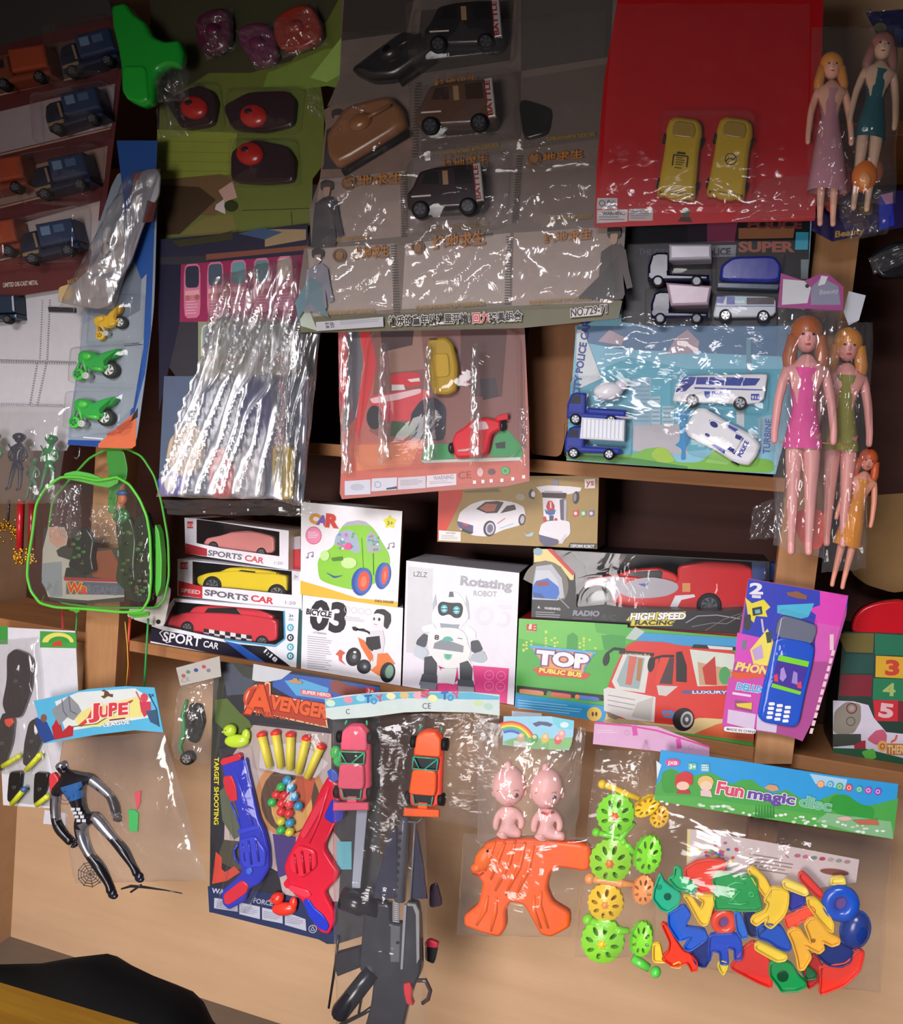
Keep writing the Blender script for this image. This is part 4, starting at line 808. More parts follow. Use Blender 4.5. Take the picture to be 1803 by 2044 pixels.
pistol('red toy dart pistol with blue grip panel, right on the dark card', D, Z13,
       '900 930 950 840 985 860 1040 900 1035 980 1010 1120 960 1220 930 1330 1000 1440 1030 1480 1010 1540 930 1620 1000 1750 1000 1830 960 1905 900 1890 830 1790 780 1680 710 1620 680 1540 655 1450 680 1380 730 1290 770 1200 850 1050', 'd4203a',
       [('muzzle', '948 800 985 785 1020 815 1030 860 990 880 960 850', '3a5ec0', 8, 46, 6), ('slide_panel', '930 1110 985 985 1030 1000 1070 1060 1060 1130 990 1150', '2a36b8', 36, 60, 7), ('grip_panel', '788 1665 830 1660 870 1720 930 1770 970 1840 950 1880 900 1860 830 1780', '2438c0', 40, 54, 5),
        ('trigger_guard', [[(900, 1450, 26, 9), (980, 1480, 26, 9), (1010, 1520, 26, 9), (960, 1570, 26, 9), (900, 1560, 26, 9)]], 'c01c34', 0, 0, 0), ('trigger', '870 1500 925 1500 920 1515 875 1518', '3a3ab0', 30, 40, 3),
        ('cylinder', '700 1370 760 1290 880 1330 890 1440 790 1520 700 1460', 'e02c44', 40, 64, 12), ('cylinder_flute', [[(740, 1350, 62, 9), (760, 1480, 62, 9)], [(790, 1330, 66, 9), (810, 1480, 66, 9)], [(845, 1350, 62, 9), (850, 1460, 62, 9)]], 'b81830', 0, 0, 0), ('barrel_rib', [[(965, 900, 46, 10), (900, 1120, 50, 10), (830, 1280, 50, 10)], [(1010, 1120, 36, 9), (930, 1290, 44, 9)]], 'e83c54', 0, 0, 0), ('hammer', '650 1560 690 1510 720 1530 700 1600 665 1590', 'd4203a', 6, 40, 4), ('side_rail', '770 1230 880 1020 930 960 940 990 900 1090 800 1260', 'e03a50', 40, 58, 6), ('band', '700 1560 830 1600 850 1640 800 1650 700 1600', 'e83a50', 36, 58, 5)])
def duck(lab, z, D, hx, cx, cy, s, mir=1, beak='e0902a'):
    t2 = thing('toy_duck', lab, 'toy duck', *z(cx, cy), D, None); b = B(D, z, 'plastic')
    b.ball(cx, cy+28*s, 26, 84*s, hx, 46*s, 30); b.ball(cx+62*s*mir, cy-10*s, 26, 28*s, hx, 44*s, 20); b.build('body', t2)
    b = B(D, z, 'plastic'); b.ball(cx-45*s*mir, cy-44*s, 28, 44*s, hx, 42*s, 34); b.build('head', t2); b = B(D, z, 'plastic'); b.ball(cx-84*s*mir, cy-34*s, 28, 20*s, beak, 9*s, 10); b.build('beak', t2)
    b = B(D, z, 'plastic'); b.ball(cx-58*s*mir, cy-52*s, 56, 6*s, '202020', n=8, m=6); b.build('eye', t2)
duck('lime green toy duck target at the top left of the dark card', Z13, D, 'b8d83a', 332, 574, 1.0, beak='a8c832'); duck('red toy duck target at the bottom of the dark card', Z13, D, 'e03a2c', 652, 1710, 1.0, beak='e8482c')
t2 = thing('toy_duck', 'bright green toy duck target beside the pink car', 'toy duck', *Z13(1000, 770), D); b = B(D, Z13, 'plastic'); b.ball(1000, 680, 24, 36, '3cc05a', 46, 26); b.build('head', t2); b = B(D, Z13, 'plastic'); b.ball(1030, 735, 24, 46, '3cc05a', 44, 26); b.build('body', t2)
for i, (a, c, e, f_, w) in enumerate(((497, 560, 552, 780, 'first from the left'), (592, 548, 628, 782, 'second from the left'), (694, 560, 690, 795, 'middle one'), (803, 585, 745, 820, 'second from the right'), (900, 640, 805, 848, 'rightmost'))):
    t2 = thing('toy_dart', f'yellow foam dart with red tip fanned on the dark card, {w}', 'toy dart', *Z13(e, f_), D, 'yellow foam darts on the dark card'); b = B(D, Z13, 'soft'); b.tube([(a, c, 22, 30), (e, f_, 22, 27)], 'e6d84a', n=14); b.build('foam_shaft', t2)
    k = ((e-a)**2+(f_-c)**2)**.5; b = B(D, Z13, 'soft'); b.ball(a, c, 22, 34, 'e0382c', 24, 32, rot=-math.degrees(math.atan2(e-a, f_-c))); b.build('rubber_tip', t2)
BL = [('3a9ccc', '672 868, 698 920, 720 980, 750 1042, 692 1155', 'blue'), ('3cb85a', '632 912, 572 1015, 632 1205', 'green'), ('e0383c', '600 965, 655 970, 635 1025, 690 1030, 632 1080, 685 1092', 'red'), ('d8d040', '632 1145, 690 1218', 'yellow')]
for hx, st, nm in BL:
    ps = pl(st); ys = sorted(ps, key=lambda q_: (q_[1], q_[0]))
    for q_ in ps:
        r_ = ys.index(q_); w = ['topmost', 'second from the top', 'third from the top', 'fourth from the top', 'fifth from the top', 'lowest'][r_ if r_ < len(ys)-1 else 5]
        b = B(D, Z13, 'plastic'); b.ball(q_[0], q_[1], 26, 30, hx, 30, 30); b.build('pellet_ball', label=f'small {nm} plastic ball in the cluster, {w} of the {nm} ones', cat='ball', group=f'{nm} balls on the dark card')
blz('blister', '540 830 770 830 800 1200 600 1250', 16)

# --- rifle bag with toy header and two open-top cars
D = .34
t = thing('rifle_bag', 'long clear bag with a pale TOY header holding a black toy rifle', 'toy pack', *Z14(580, 120), D)
def artt(b):
    b.P('90 110 330 75 560 66 960 66 1125 90 1125 110 960 108 560 100 330 130 90 160', '5ab8d8')
    for x, y, c in ((120, 130, 'd0e8c8'), (225, 110, 'e890a8'), (300, 100, 'a0d8e8'), (480, 88, 'f0e8b0'), (560, 84, 'd8c080'), (640, 84, 'f0a8b8'), (730, 100, 'f0f0a8'), (1000, 130, 'c8e0a8'), (1060, 150, 'b0d8c8')): b.E(x, y, 28, 20, c, 9)
    for x, y in ((325, 128), (782, 108)): b.T('T', x, y, x+38, y-4, 44, '2a62b0', .05, .1); b.T('O', x+38, y+8, x+72, y+4, 34, '3a90d0', .05); b.T('Y', x+74, y-6, x+110, y-14, 38, 'd04a78', .05)
    b.T('S', 665, 92, 705, 90, 34, 'd83a5a', .06)
    b.T('CE', 668, 163, 718, 163, 34, '5a5c62', .0); b.T('C', 212, 195, 235, 194, 30, '5a5c62', 0)
card(t, '86 108 200 84 400 66 700 60 960 64 1128 80 1128 205 960 185 700 180 560 185 330 215 130 228 92 215', D+.03, 'cfe0dc', z=Z14, name='header_card', art=artt)
film('polybag', t, '130 215 680 190 700 2120 150 2080', D+.004, FILM_D, Z14, bulge=46, wr=8, fx=4, fy=9, seed=5, ny=70)
film('polybag_flap', t, '600 190 1125 195 1100 900 650 800', D-.002, FILM_D, Z14, bulge=20, wr=7, fx=4, fy=5, seed=15)
r = thing('toy_rifle', 'black toy assault rifle hanging muzzle up in the long clear bag', 'toy gun', *Z14(560, 2000), D)
def part(nm, par, fn, D=D, z=Z14, kind='plastic', label=None): b = B(D, z, kind); fn(b); return b.build(nm, par, label=label)
part('barrel', r, lambda b: (b.tube([(575, 800, 30, 20), (570, 830, 30, 30), (545, 1290, 30, 34)], '5a5c68', n=14), b.tube([(632, 830, 26, 6), (605, 1290, 26, 6)], '7a7c86')))
part('barrel_shroud', r, lambda b: (b.slab(smooth(pl('470 900 520 850 530 1290 380 1290 400 1180'), 0), 18, '34364a', bev=5, h1=4), b.slab(pl('640 880 680 1100 700 1290 600 1290'), 18, '34364a', bev=5, h1=4)))
part('vent_holes', r, lambda b: [b.disc(556-i*3, 880+i*46, 11, 60, 65, '2a2c34') for i in range(9)])
part('front_sight', r, lambda b: b.tube([(505, 780, 30, 5), (530, 820, 30, 5), (650, 830, 30, 5), (690, 790, 30, 5)], '6a6c74'))
part('spring', r, lambda b: [b.tube([(505, 1300+i*12, 40, 5), (545, 1306+i*12, 40, 5)], '9a9ca6', n=6) for i in range(10)])
part('receiver', r, lambda b: b.slab(smooth(pl('345 1290 500 1300 500 1420 575 1420 590 1290 655 1300 670 1400 680 1700 640 1780 600 1900 560 2080 330 2080 380 1900 400 1720 310 1700 330 1450'), 1), 60, '33353d', bev=14, h1=6, sm=True))
part('receiver_plate', r, lambda b: (b.slab(pl('580 1300 598 1300 575 1680 560 1680'), 68, '8a8c94', bev=3, h1=50), b.slab(pl('600 1292 650 1298 670 1340 672 1620 655 1650 650 1360 632 1310 600 1308'), 66, '8a8c90', bev=3, h1=50), b.slab(pl('500 1420 560 1430 555 1640 500 1640'), 66, '5c5e66', bev=6, h1=50), b.disc(545, 1522, 10, 60, 70, '22242a')))
part('scope', r, lambda b: (b.tube([(210, 1270, 46, 62), (330, 1310, 46, 64), (350, 1320, 46, 44), (420, 1340, 46, 44)], '24262e', n=16), b.tube([(175, 1950, 50, 32), (235, 1990, 50, 1)], '1c1e26')))
part('magazine', r, lambda b: b.slab(pl('175 1600 320 1560 320 1680 180 1735 165 1690'), 50, '2a2c34', bev=8, h1=8))
part('hand_grip', r, lambda b: b.tube([(390, 1700, 44, 50), (200, 1940, 44, 56), (190, 1960, 44, 50)], '20232c', n=16))
part('stock_strut', r, lambda b: (b.tube([(180, 1500, 30, 8), (165, 1650, 30, 9), (122, 1930, 30, 7)], '22242a'), b.tube([(190, 2030, 30, 12), (330, 1960, 30, 12), (420, 1900, 30, 14)], '22242a'), b.tube([(330, 1800, 30, 8), (300, 1960, 30, 8)], '22242a')))
part('trigger_guard', r, lambda b: b.tube([(640, 1760, 40, 11), (700, 1760, 40, 13), (728, 1820, 40, 13), (715, 1870, 40, 13), (680, 1895, 40, 11)], '4a3c40'))
part('trigger', r, lambda b: b.slab(smooth(pl('580 1760 620 1755 630 1790 625 1850 640 1890 600 1880 585 1820'), 1), 76, 'c8343e', bev=5, h1=40))
part('stripped_side_rail', r, lambda b: b.slab(pl('280 740 345 740 300 1230 250 1230'), 10, '9ea4b4', bev=3, h1=5))
b = B(.31, Z14, 'plastic'); b.slab(smooth(pl('715 1210 760 1195 795 1330 712 1345'), 1), 16, '2e2230', bev=4, h1=4); b.build('toy_clip', label='small dark plastic clip right of the rifle barrel', cat='toy accessory')
t2 = thing('toy_flashlight', 'small black cap with a red rim right of the rifle body', 'toy accessory', *Z14(730, 1670), .31)
b = B(.31, Z14, 'plastic'); b.slab(smooth(pl('690 1560 770 1565 745 1675 690 1650'), 1), 26, '1d1c20', bev=5, h1=4); b.build('body', t2); b = B(.31, Z14, 'plastic'); b.slab(smooth(pl('690 1540 720 1525 770 1545 768 1575 692 1568'), 1), 32, 'b0283a', bev=5, h1=4); b.build('rim', t2)
# open-top racing cars seen from above
def topcar(lab, z, D, hx, dark, lattice, cx, cy, s, ang, h0=34):
    zz = Zs(*z(cx, cy), s*z.u, ang); t2 = thing('toy_racing_car', lab, 'toy car', zz.x0, zz.y0, D); th = 56
    b = B(D, zz, 'plastic'); b.slab(smooth(pl('-80 -230 -30 -270 40 -270 85 -225 95 -120 100 0 108 130 110 190 60 230 -70 230 -105 190 -105 120 -90 0 -95 -120'), 1), h0+th*.62, dark, bev=16, h1=h0, sm=True); b.build('chassis', t2)
    b = B(D, zz, 'plastic'); b.slab(smooth(pl('-80 -225 -30 -262 38 -262 78 -220 85 -105 60 -100 -85 -100 -88 -150'), 1), h0+th*.85, hx, bev=12, h1=h0+12, sm=True); b.build('bonnet', t2)
    b = B(D, zz, 'plastic'); b.slab(smooth(pl('-82 -20 70 -22 78 100 72 140 -88 140 -88 90'), 1), h0+th*1.1, hx, bev=9, h1=h0+14, sm=True); b.build('roof', t2)
    b = B(D, zz, 'plastic')
    for q_ in ('-84 -96 -84 -22', '72 -96 70 -22', '-84 -96 -40 -24', '-10 -22 72 -96', '-84 -96 72 -96', '-70 142 -50 200', '60 142 56 200', '-50 200 56 200', '-84 -22 70 -22'):
        (x0, y0), (x1, y1) = pl(q_); b.tube([(x0, y0, h0+th*.95, 5), (x1, y1, h0+th*.95, 5)], lattice, n=6)
    b.tube([(-70, -262, h0+20, 7), (-60, -290, h0+20, 7)], lattice, n=6); b.tube([(70, -262, h0+20, 7), (66, -290, h0+20, 7)], lattice, n=6); b.build('window_lattice', t2)
    b = B(D, zz, 'plastic'); b.slab(pl('-80 -96 68 -96 66 -22 -80 -22'), h0+th*.72, '24262c', bev=3, h1=h0+14); b.slab(pl('-66 142 56 142 54 198 -54 198'), h0+th*.72, '24262c', bev=3, h1=h0+14); b.build('cockpit', t2)
    b = B(D, zz, 'plastic'); b.slab(pl('-112 228 110 222 114 268 -114 280'), h0+th*1.15, hx, bev=7, h1=h0+th*.8); b.slab(pl('-30 190 30 190 30 240 -30 240'), h0+th*.9, hx, bev=4, h1=h0+10); b.build('rear_spoiler', t2)
    for x, y in ((-98, -180), (98, -180), (-104, 175), (106, 170)):
        b = B(D, zz, 'rubber'); b.tube([(x-16, y, h0+14, 40), (x+16, y, h0+14, 40)], '17171a', n=16); b.build('wheel', t2)
topcar('pink toy racing car with green window lattice, top view, left in the rifle bag', Z14, D, 'e8607a', 'd84c66', '4cc088', 285, 485, .92, 2)
topcar('orange toy racing car with teal window lattice, top view, right in the rifle bag', Z14, D, 'f0602e', 'e04a38', '3aa890', 712, 520, .93, 5)

# --- baby dolls bag and orange pistol
D = .325
t = thing('doll_bag', 'clear bag with a rainbow header holding two pink baby dolls', 'toy pack', *Z15(610, 120), D)
def artbd(b):
    for i, c in enumerate(('e04a3a', 'f09a3a', 'f0e04a', '6ac05a', '4a9ad8', '5a5ab8')):
        b.ring(420, 320, 182-i*13, 14, c, 18, 245, 340)
    b.poly(smooth(pl('368 280 500 250 700 262 862 250 838 340 600 335 368 300'), 1), '8ac07a'); b.P('445 275 545 285 540 325 443 318', 'd8e0d8'); b.P('715 108 868 135 850 200 760 190 720 150', '78d0e0'); b.E(800, 165, 30, 20, 'd8ecf0')
    b.P('575 155 620 140 680 145 720 162 700 178 640 165 600 178', '5a5a80')
    for x, y, c in ((495, 255, 'd8b890'), (590, 262, '58b060'), (665, 258, 'e0c060'), (755, 270, 'e05a6a'), (780, 235, 'f0a0a0')): b.E(x, y, 26, 34, c, 10); b.E(x, y-12, 14, 14, 'f0d0b0', 8)
card(t, '372 105 700 105 868 135 862 240 832 343 600 335 365 305', D+.03, '9ad4ec', z=Z15, name='header_card', art=artbd)
b = B(D-.004, Z15); b.slab(pl('430 68 640 85 640 115 430 105'), 0, 'd8e0ee', h1=-3); b.build('header_back', t)
film('polybag', t, '170 150 950 190 880 980 190 990', D+.004, FILM, Z15, bulge=44, wr=9, fx=5, fy=6, seed=31, ridge=8)
film('polybag', t, '90 930 1000 960 840 1660 40 1640', D-.004, FILM_D, Z15, bulge=30, wr=6, fx=5, fy=5, seed=33)
def baby(lab, x, y, tilt, D, z=Z15, lx=1):
    SK = 'f0b8b4'; t2 = thing('baby_doll', lab, 'doll', *z(x, y), D)
    J = [(x, y-60, 30, 54), (x, y-130, 32, 60), (x+tilt*6, y-205, 34, 36), (x-70, y-150, 30, 32), (x-95, y-80, 34, 27), (x-88, y-30, 40, 25), (x+70, y-150, 30, 32), (x+95, y-85, 34, 27), (x+78, y-40, 42, 25),
         (x-45, y-15, 44, 36), (x-20, y-8, 62, 28), (x+50, y-15, 44, 36), (x+lx*95, y-14, 60, 30)]
    V, F = pose(z, D, J, chain(0, 1, 2)+chain(1, 3, 4, 5)+chain(1, 6, 7, 8)+chain(0, 9, 10)+chain(0, 11, 12), SK)
    b = B(D, z, 'soft'); b.raw(V, F, SK, None, True); hx_, hy_ = x+tilt*10, y-345
    b.ball(hx_, hy_, 40, 118, SK, 140, 96, rot=tilt*5); b.ball(hx_+tilt*4, hy_+60, 52, 92, SK, 66, 70); b.ball(hx_-8, hy_-140, 40, 26, SK, 34, 26)
    b.ball(hx_-108, hy_+55, 30, 16, SK, 26, 14); b.ball(hx_+108, hy_+50, 30, 16, SK, 26, 14); b.ball(hx_+12, hy_+72, 122, 10, SK, 8, 10); b.build('body', t2)
    for sx in (-52, 58):
        b = B(D, z, 'plastic'); b.ball(hx_+sx+8, hy_+40, 112 if sx > 0 else 108, 14, '4a3a4c', 16, 12, n=10, m=8); b.ball(hx_+sx+4, hy_+35, 120, 4, 'f8f0f0', 4, 4, n=8, m=6); b.build('eye', t2)
        b = B(D, z, 'soft'); b.tube([(hx_+sx-14, hy_+8, 124, 2.5), (hx_+sx+8, hy_, 124, 3), (hx_+sx+28, hy_+6, 124, 2.5)], 'b07a70', n=6); b.build('eyebrow', t2)
    b = B(D, z, 'soft'); b.ball(hx_+12, hy_+100, 110, 18, 'd87878', 6, 8); b.build('mouth', t2)
    return t2
baby('pink baby doll on the left in the rainbow-header bag', 418, 925, .3, D); d2 = baby('pink baby doll on the right with a red collar in the rainbow-header bag', 685, 940, -.2, D, lx=1.4)
b = B(D, Z15, 'plastic'); b.tube([(655, 752, 78, 8), (690, 760, 88, 9), (740, 745, 80, 8)], 'd83a3a'); b.build('collar', d2)
t2 = thing('lion_pistol', 'orange moulded toy pistol with a lion head muzzle, below the baby dolls', 'toy pistol', *Z15(500, 1400), .315)
D2 = .315
part('body', t2, lambda b: b.slab(smooth(pl('160 1150 200 1060 260 975 340 945 600 940 1000 985 990 1175 760 1140 710 1190 690 1290 730 1390 850 1460 850 1560 720 1630 640 1610 560 1460 520 1400 430 1385 400 1450 405 1560 360 1630 240 1600 110 1550 110 1480 210 1400 240 1250 210 1215 170 1190'), 1), 70, 'f0601c', bev=22, h1=4, sm=True), D2, Z15, 'soft')
part('mane_ridges', t2, lambda b: [b.tube([(x0, y0, 66, 12), (x1, y1, 72, 17), (x2, y2, 66, 10)], 'f26a22') for x0, y0, x1, y1, x2, y2 in ((400, 960, 350, 1080, 300, 1220), (470, 950, 430, 1100, 330, 1300), (540, 960, 500, 1130, 400, 1330), (600, 980, 560, 1150, 470, 1340), (330, 960, 290, 1060, 260, 1160), (650, 1300, 640, 1400, 700, 1560), (600, 1330, 600, 1440, 650, 1560), (280, 1330, 260, 1430, 200, 1540), (340, 1340, 330, 1450, 300, 1580))], D2, Z15, 'soft')
part('lion_face', t2, lambda b: (b.ball(250, 1080, 62, 62, 'f4702a', 90, 34, rot=25), b.ball(200, 1140, 60, 42, 'f4702a', 34, 34), b.tube([(175, 1175, 84, 5), (220, 1190, 84, 5), (250, 1170, 78, 5)], 'a83a10')), D2, Z15, 'soft')
part('eye', t2, lambda b: b.ball(282, 1012, 96, 8, '2a1a18', 10, 6), D2, Z15)
part('trigger_guard', t2, lambda b: b.tube([(x, y, 40, 14) for x, y in el(645, 1165, 62, 50, 14)], 'e0581c', closed=True), D2, Z15, 'soft')

# --- rattles bag
D = .33
t = thing('rattle_bag', 'clear bag of flower-shaped rattles with a lilac and pink header strip', 'toy pack', *Z15(1350, 300), D)
card(t, '1012 150 1450 175 1820 320 1820 400 1450 350 1000 300', D-.006, 'd8a8cc', z=Z15, name='header_strip', art=lambda b: (b.L('1012 152 1260 172 1450 205 1820 322', 12, 'd83a9a'), b.L('1290 170 1300 240', 34, 'd84aa8'), b.L('1600 262 1610 330', 34, 'd84aa8'), b.ring(1240, 220, 18, 3, 'c088b8'), b.ring(1690, 320, 18, 3, 'c088b8'), b.lines(1030, 200, 1180, 230, 2, 'e8c4dc')))
b = B(D, Z15); b.tube([(1310, 700, 10, 14), (1330, 400, 10, 10), (1370, 270, 6, 8)], BLIS); b.tube([(1460, 700, 10, 12), (1420, 450, 10, 10), (1372, 275, 6, 8)], BLIS); b.build('twisted_neck', t)
film('polybag', t, '1020 340 1440 360 1440 1800 870 1800', D+.002, FILM_D, Z15, bulge=44, wr=7, fx=4, fy=8, seed=41)
def flower_plate():
    o = []
    for i in range(72):
        a = 2*math.pi*i/72; r = 1+.035*math.cos(a*18); o.append((r*math.cos(a), r*math.sin(a)))
    L_ = [o]
    for i in range(8): a = 360*i/8+10; L_.append(el(.62*math.cos(math.radians(a)), .62*math.sin(math.radians(a)), .22, .125, 12, rot=a))
    return refine(plate(L_, .05, .025), .22)
FP = flower_plate()
def flower(par, z, D, cx, cy, r, hx, h, tilt=1.0, rot=0, sq=1.0, center='f07a2a', dome=.28):
    c_, s_ = math.cos(math.radians(rot)), math.sin(math.radians(rot))
    def f(v):
        d = v.x*v.x+v.y*v.y; x, y = v.x*sq, v.y; x, y = x*c_-y*s_, x*s_+y*c_; return cx+x*r, cy+y*r, h+(v.z+dome*(1-d))*r+(1-sq)*v.x*r*.8
    b = B(D, z, 'plastic'); b.mesh3(FP, f, hx); b.build('flower_disc', par)
    b = B(D, z, 'plastic'); b.mesh3(FP, lambda v: (f(v)[0], f(v)[1], 2*h-f(v)[2]-r*.12), hx); b.build('flower_disc', par)
    if center:
        b = B(D, z, 'plastic'); cz = h+dome*r; b.ball(cx, cy, cz+r*.05, r*.16, center, r*.16, r*.10)
        for i in range(6): a = i*math.pi/3; b.ball(cx+r*.15*math.cos(a), cy+r*.15*math.sin(a), cz+r*.04, r*.08, center, r*.08, r*.07, n=8, m=5)
        b.build('flower_centre', par)
def rattle(lab, parts, handle, hx, z=Z15, D=D):
    t2 = thing('flower_rattle', lab, 'baby rattle', *z(*handle[0][:2]), D)
    b = B(D, z, 'plastic'); b.tube([(x, y, h, r_) for x, y, h, r_ in handle], hx); b.build('handle', t2)
    x, y, h, r_ = handle[0]; b = B(D, z, 'plastic'); b.ball(x, y, h, r_*1.45, hx); b.build('end_knob', t2)
    x, y, h, r_ = handle[len(handle)//2]; b = B(D, z, 'plastic'); b.ball(x, y, h, r_*1.35, hx, r_*1.1); b.build('grip_ring', t2)
    for p_ in parts: flower(t2, z, D, *p_)
G_, Y_, O_ = '86e03a', 'f4cc2e', 'f2a062'
rattle('yellow rattle at the top of the rattle bag', [(1380, 720, 100, Y_, 36, 1, 60, .55, None), (1470, 800, 78, 'f0c040', 26, 1, 30, .8, 'e89a40')], [(1072, 570, 34, 22), (1160, 600, 34, 20), (1230, 635, 34, 22), (1330, 670, 34, 20)], Y_)
rattle('green rattle with orange centre, uppermost green one', [(1165, 775, 140, G_, 46, 1, 10, .92, 'f07038')], [(1030, 905, 36, 22), (1110, 930, 30, 20), (1200, 950, 30, 22), (1290, 840, 30, 20)], '7ad63a')
rattle('green rattle with two discs in the middle of the rattle bag', [(1130, 1105, 150, '98dc3c', 40, 1, 10, .95, 'f07a3a'), (1390, 1050, 130, G_, 60, 1, 15, .72, None)], [(1220, 970, 44, 18), (1250, 1000, 44, 20), (1290, 1040, 44, 26)], G_)
rattle('yellow rattle with an orange handle low in the rattle bag', [(1095, 1395, 128, 'f0c83a', 38, 1, 0, .95, 'f0a050'), (1360, 1300, 100, O_, 52, 1, 10, .75, None)], [(985, 1225, 46, 26), (1060, 1240, 40, 24), (1200, 1260, 40, 28), (1290, 1270, 40, 20)], O_)
rattle('green rattle with a yellow centre at the bottom of the rattle bag', [(1075, 1660, 150, '90e03c', 44, 1, 5, .98, 'e8c83a'), (1345, 1640, 118, G_, 54, 1, 10, .66, None)], [(970, 1510, 44, 26), (1060, 1550, 44, 26), (1190, 1590, 44, 28), (1260, 1590, 44, 20)], G_)
t2 = thing('flower_rattle', 'green rattle handle poking out of the bottom of the rattle bag', 'baby rattle', *Z15(1450, 1890), D)
part('handle', t2, lambda b: b.tube([(1280, 1790, 30, 30), (1350, 1830, 30, 34), (1400, 1860, 30, 28)], '62d24e'), D, Z15); part('end_knob', t2, lambda b: b.ball(1445, 1885, 32, 38, '58d850'), D, Z15)

# --- letters bag
D = .34
t = thing('letter_bag', 'wide clear bag of plastic letters with a header reading Fun magic disc', 'toy pack', *Z16(900, 400), D)
def artf(b):
    b.P('92 470 105 370 200 250 330 310 480 280 620 360 760 330 900 430 1000 400 1160 500 1350 420 1500 520 1620 500 1770 460 1735 740 1200 650 700 570', '4aa84a'); b.poly(smooth(pl('135 330 150 270 230 255 270 310 260 420 150 430'), 2), '3f9c3e'); b.poly(smooth(pl('620 370 700 325 790 350 800 420 700 440'), 2), '48a846'); b.poly(smooth(pl('1290 520 1310 440 1420 430 1500 500 1610 520 1600 620 1400 600'), 2), '2f9c3a')
    b.P('92 440 400 450 700 500 1000 540 1300 590 1740 660 1735 740 1200 655 700 575 92 475', '58b050'); b.P('1280 560 1500 590 1720 620 1735 740 1500 700 1200 620', '86bc8a'); b.P('1160 290 1420 330 1400 400 1200 360', 'a8d4ee'); b.P('105 200 140 230 110 330', 'e0ecf0')
    rn = random.Random(3)
    for i in range(46):
        x = rn.uniform(110, 1720); y = 430+x*.14+rn.uniform(0, 70)*(.7); b.E(x, y, rn.uniform(8, 20), rn.uniform(6, 11), 'e4f0e4' if i % 3 else 'c4e0c0', n=8)
    for i in range(7): b.poly(pl(f'{780+i*20} 590 {790+i*20} 500 {798+i*20} 595'), '2f8a3a')
    b.poly(smooth(pl('232 350 240 300 300 270 355 290 355 370 300 350 240 390'), 1), 'd0383c'); b.E(288, 372, 44, 30, 'f0c8b0'); b.P('250 400 330 400 340 430 240 425', 'b84040'); b.poly(el(445, 345, 55, 44, 14), 'e8c078'); b.E(448, 372, 42, 34, 'f0d0b8'); b.P('410 400 480 405 490 450 410 440', 'e8c8c8')
    b.poly(el(218, 212, 52, 26, 18), 'e05088'); b.T('JXB', 184, 224, 250, 226, 22, 'f4e8f0', .03)
    b.R(325, 215, 382, 262, '6ac0a8'); b.T('3+', 334, 252, 376, 254, 28, 'f4f4f4', .03); b.R(412, 220, 470, 275, '7abccc'); b.lines(418, 228, 466, 272, 3, 'f0f4f4', 2)
    for i, (x, y, c) in enumerate(((1235, 360, 'f09a5a'), (1300, 362, '4ab0d0'), (1365, 376, '48b070'), (1430, 384, 'e04a50'), (1500, 396, '48b0a0'), (1562, 402, 'c04ab8'), (1628, 410, '9a48c0'))): b.E(x, y, 25, 25, c); b.ring(x, y, 14, 4, 'f0f0f0', 12)
    b.poly(smooth(pl('845 385 880 360 935 370 950 400 900 410'), 1), 'd8a070')
    b.T('Fun', 520, 420, 695, 448, 82, 'e04a6a', .035, .04, out='f4eef4', ow=.05); b.T('magic', 735, 452, 1050, 500, 70, '6a4aa8', .035, .04, out='f0ecf6', ow=.05); b.T('disc', 1088, 508, 1300, 545, 76, '6abf9a', .02, .04, out='a8d8b8', ow=.03)
    b.P('1450 606 1620 600 1635 640 1500 635', 'c06a50'); b.E(1400, 595, 50, 16, 'd8b8a8')
card(t, '136 128 700 205 1300 300 1770 362 1735 740 1200 655 700 575 90 470', D+.02, '2a9ee0', z=Z16, name='header_card', art=artf)
film('polybag', t, '96 480 1735 745 1650 1800 60 1560', D-.004, FILM_D, Z16, bulge=60, wr=7, fx=6, fy=6, seed=51, nx=44)
def arti(b):
    b.P('318 670 340 678 335 900 315 900', 'e0d890'); rn = random.Random(8)
    for i in range(40): b.E(rn.gauss(530, 70), rn.gauss(840, 40), 14, 10, rn.choice(['d84a4a', '4a6ab8', '4aa86a', 'd8c84a', 'c05a8a']), n=8)
    b.lines(745, 840, 1060, 960, 5, '8a6a5a', 50, .18); b.L('995 850 1015 868', 5, 'c04040')
    for i, c in enumerate(('c06a78', 'd06a80', '7a8a7a', 'c03a5a', 'b8a8a8', '9a9a98', 'b08a88')): b.E(1075+i*57, 853+i*7, 22, 12, c, n=12)
    b.E(1330, 965, 100, 22, '8a4a3c', 6)
card(t, '330 670 860 760 1502 882 1480 1040 1200 1080 600 1100 310 950', D+.004, 'd8c8c8', z=Z16, name='insert_sheet', art=arti)
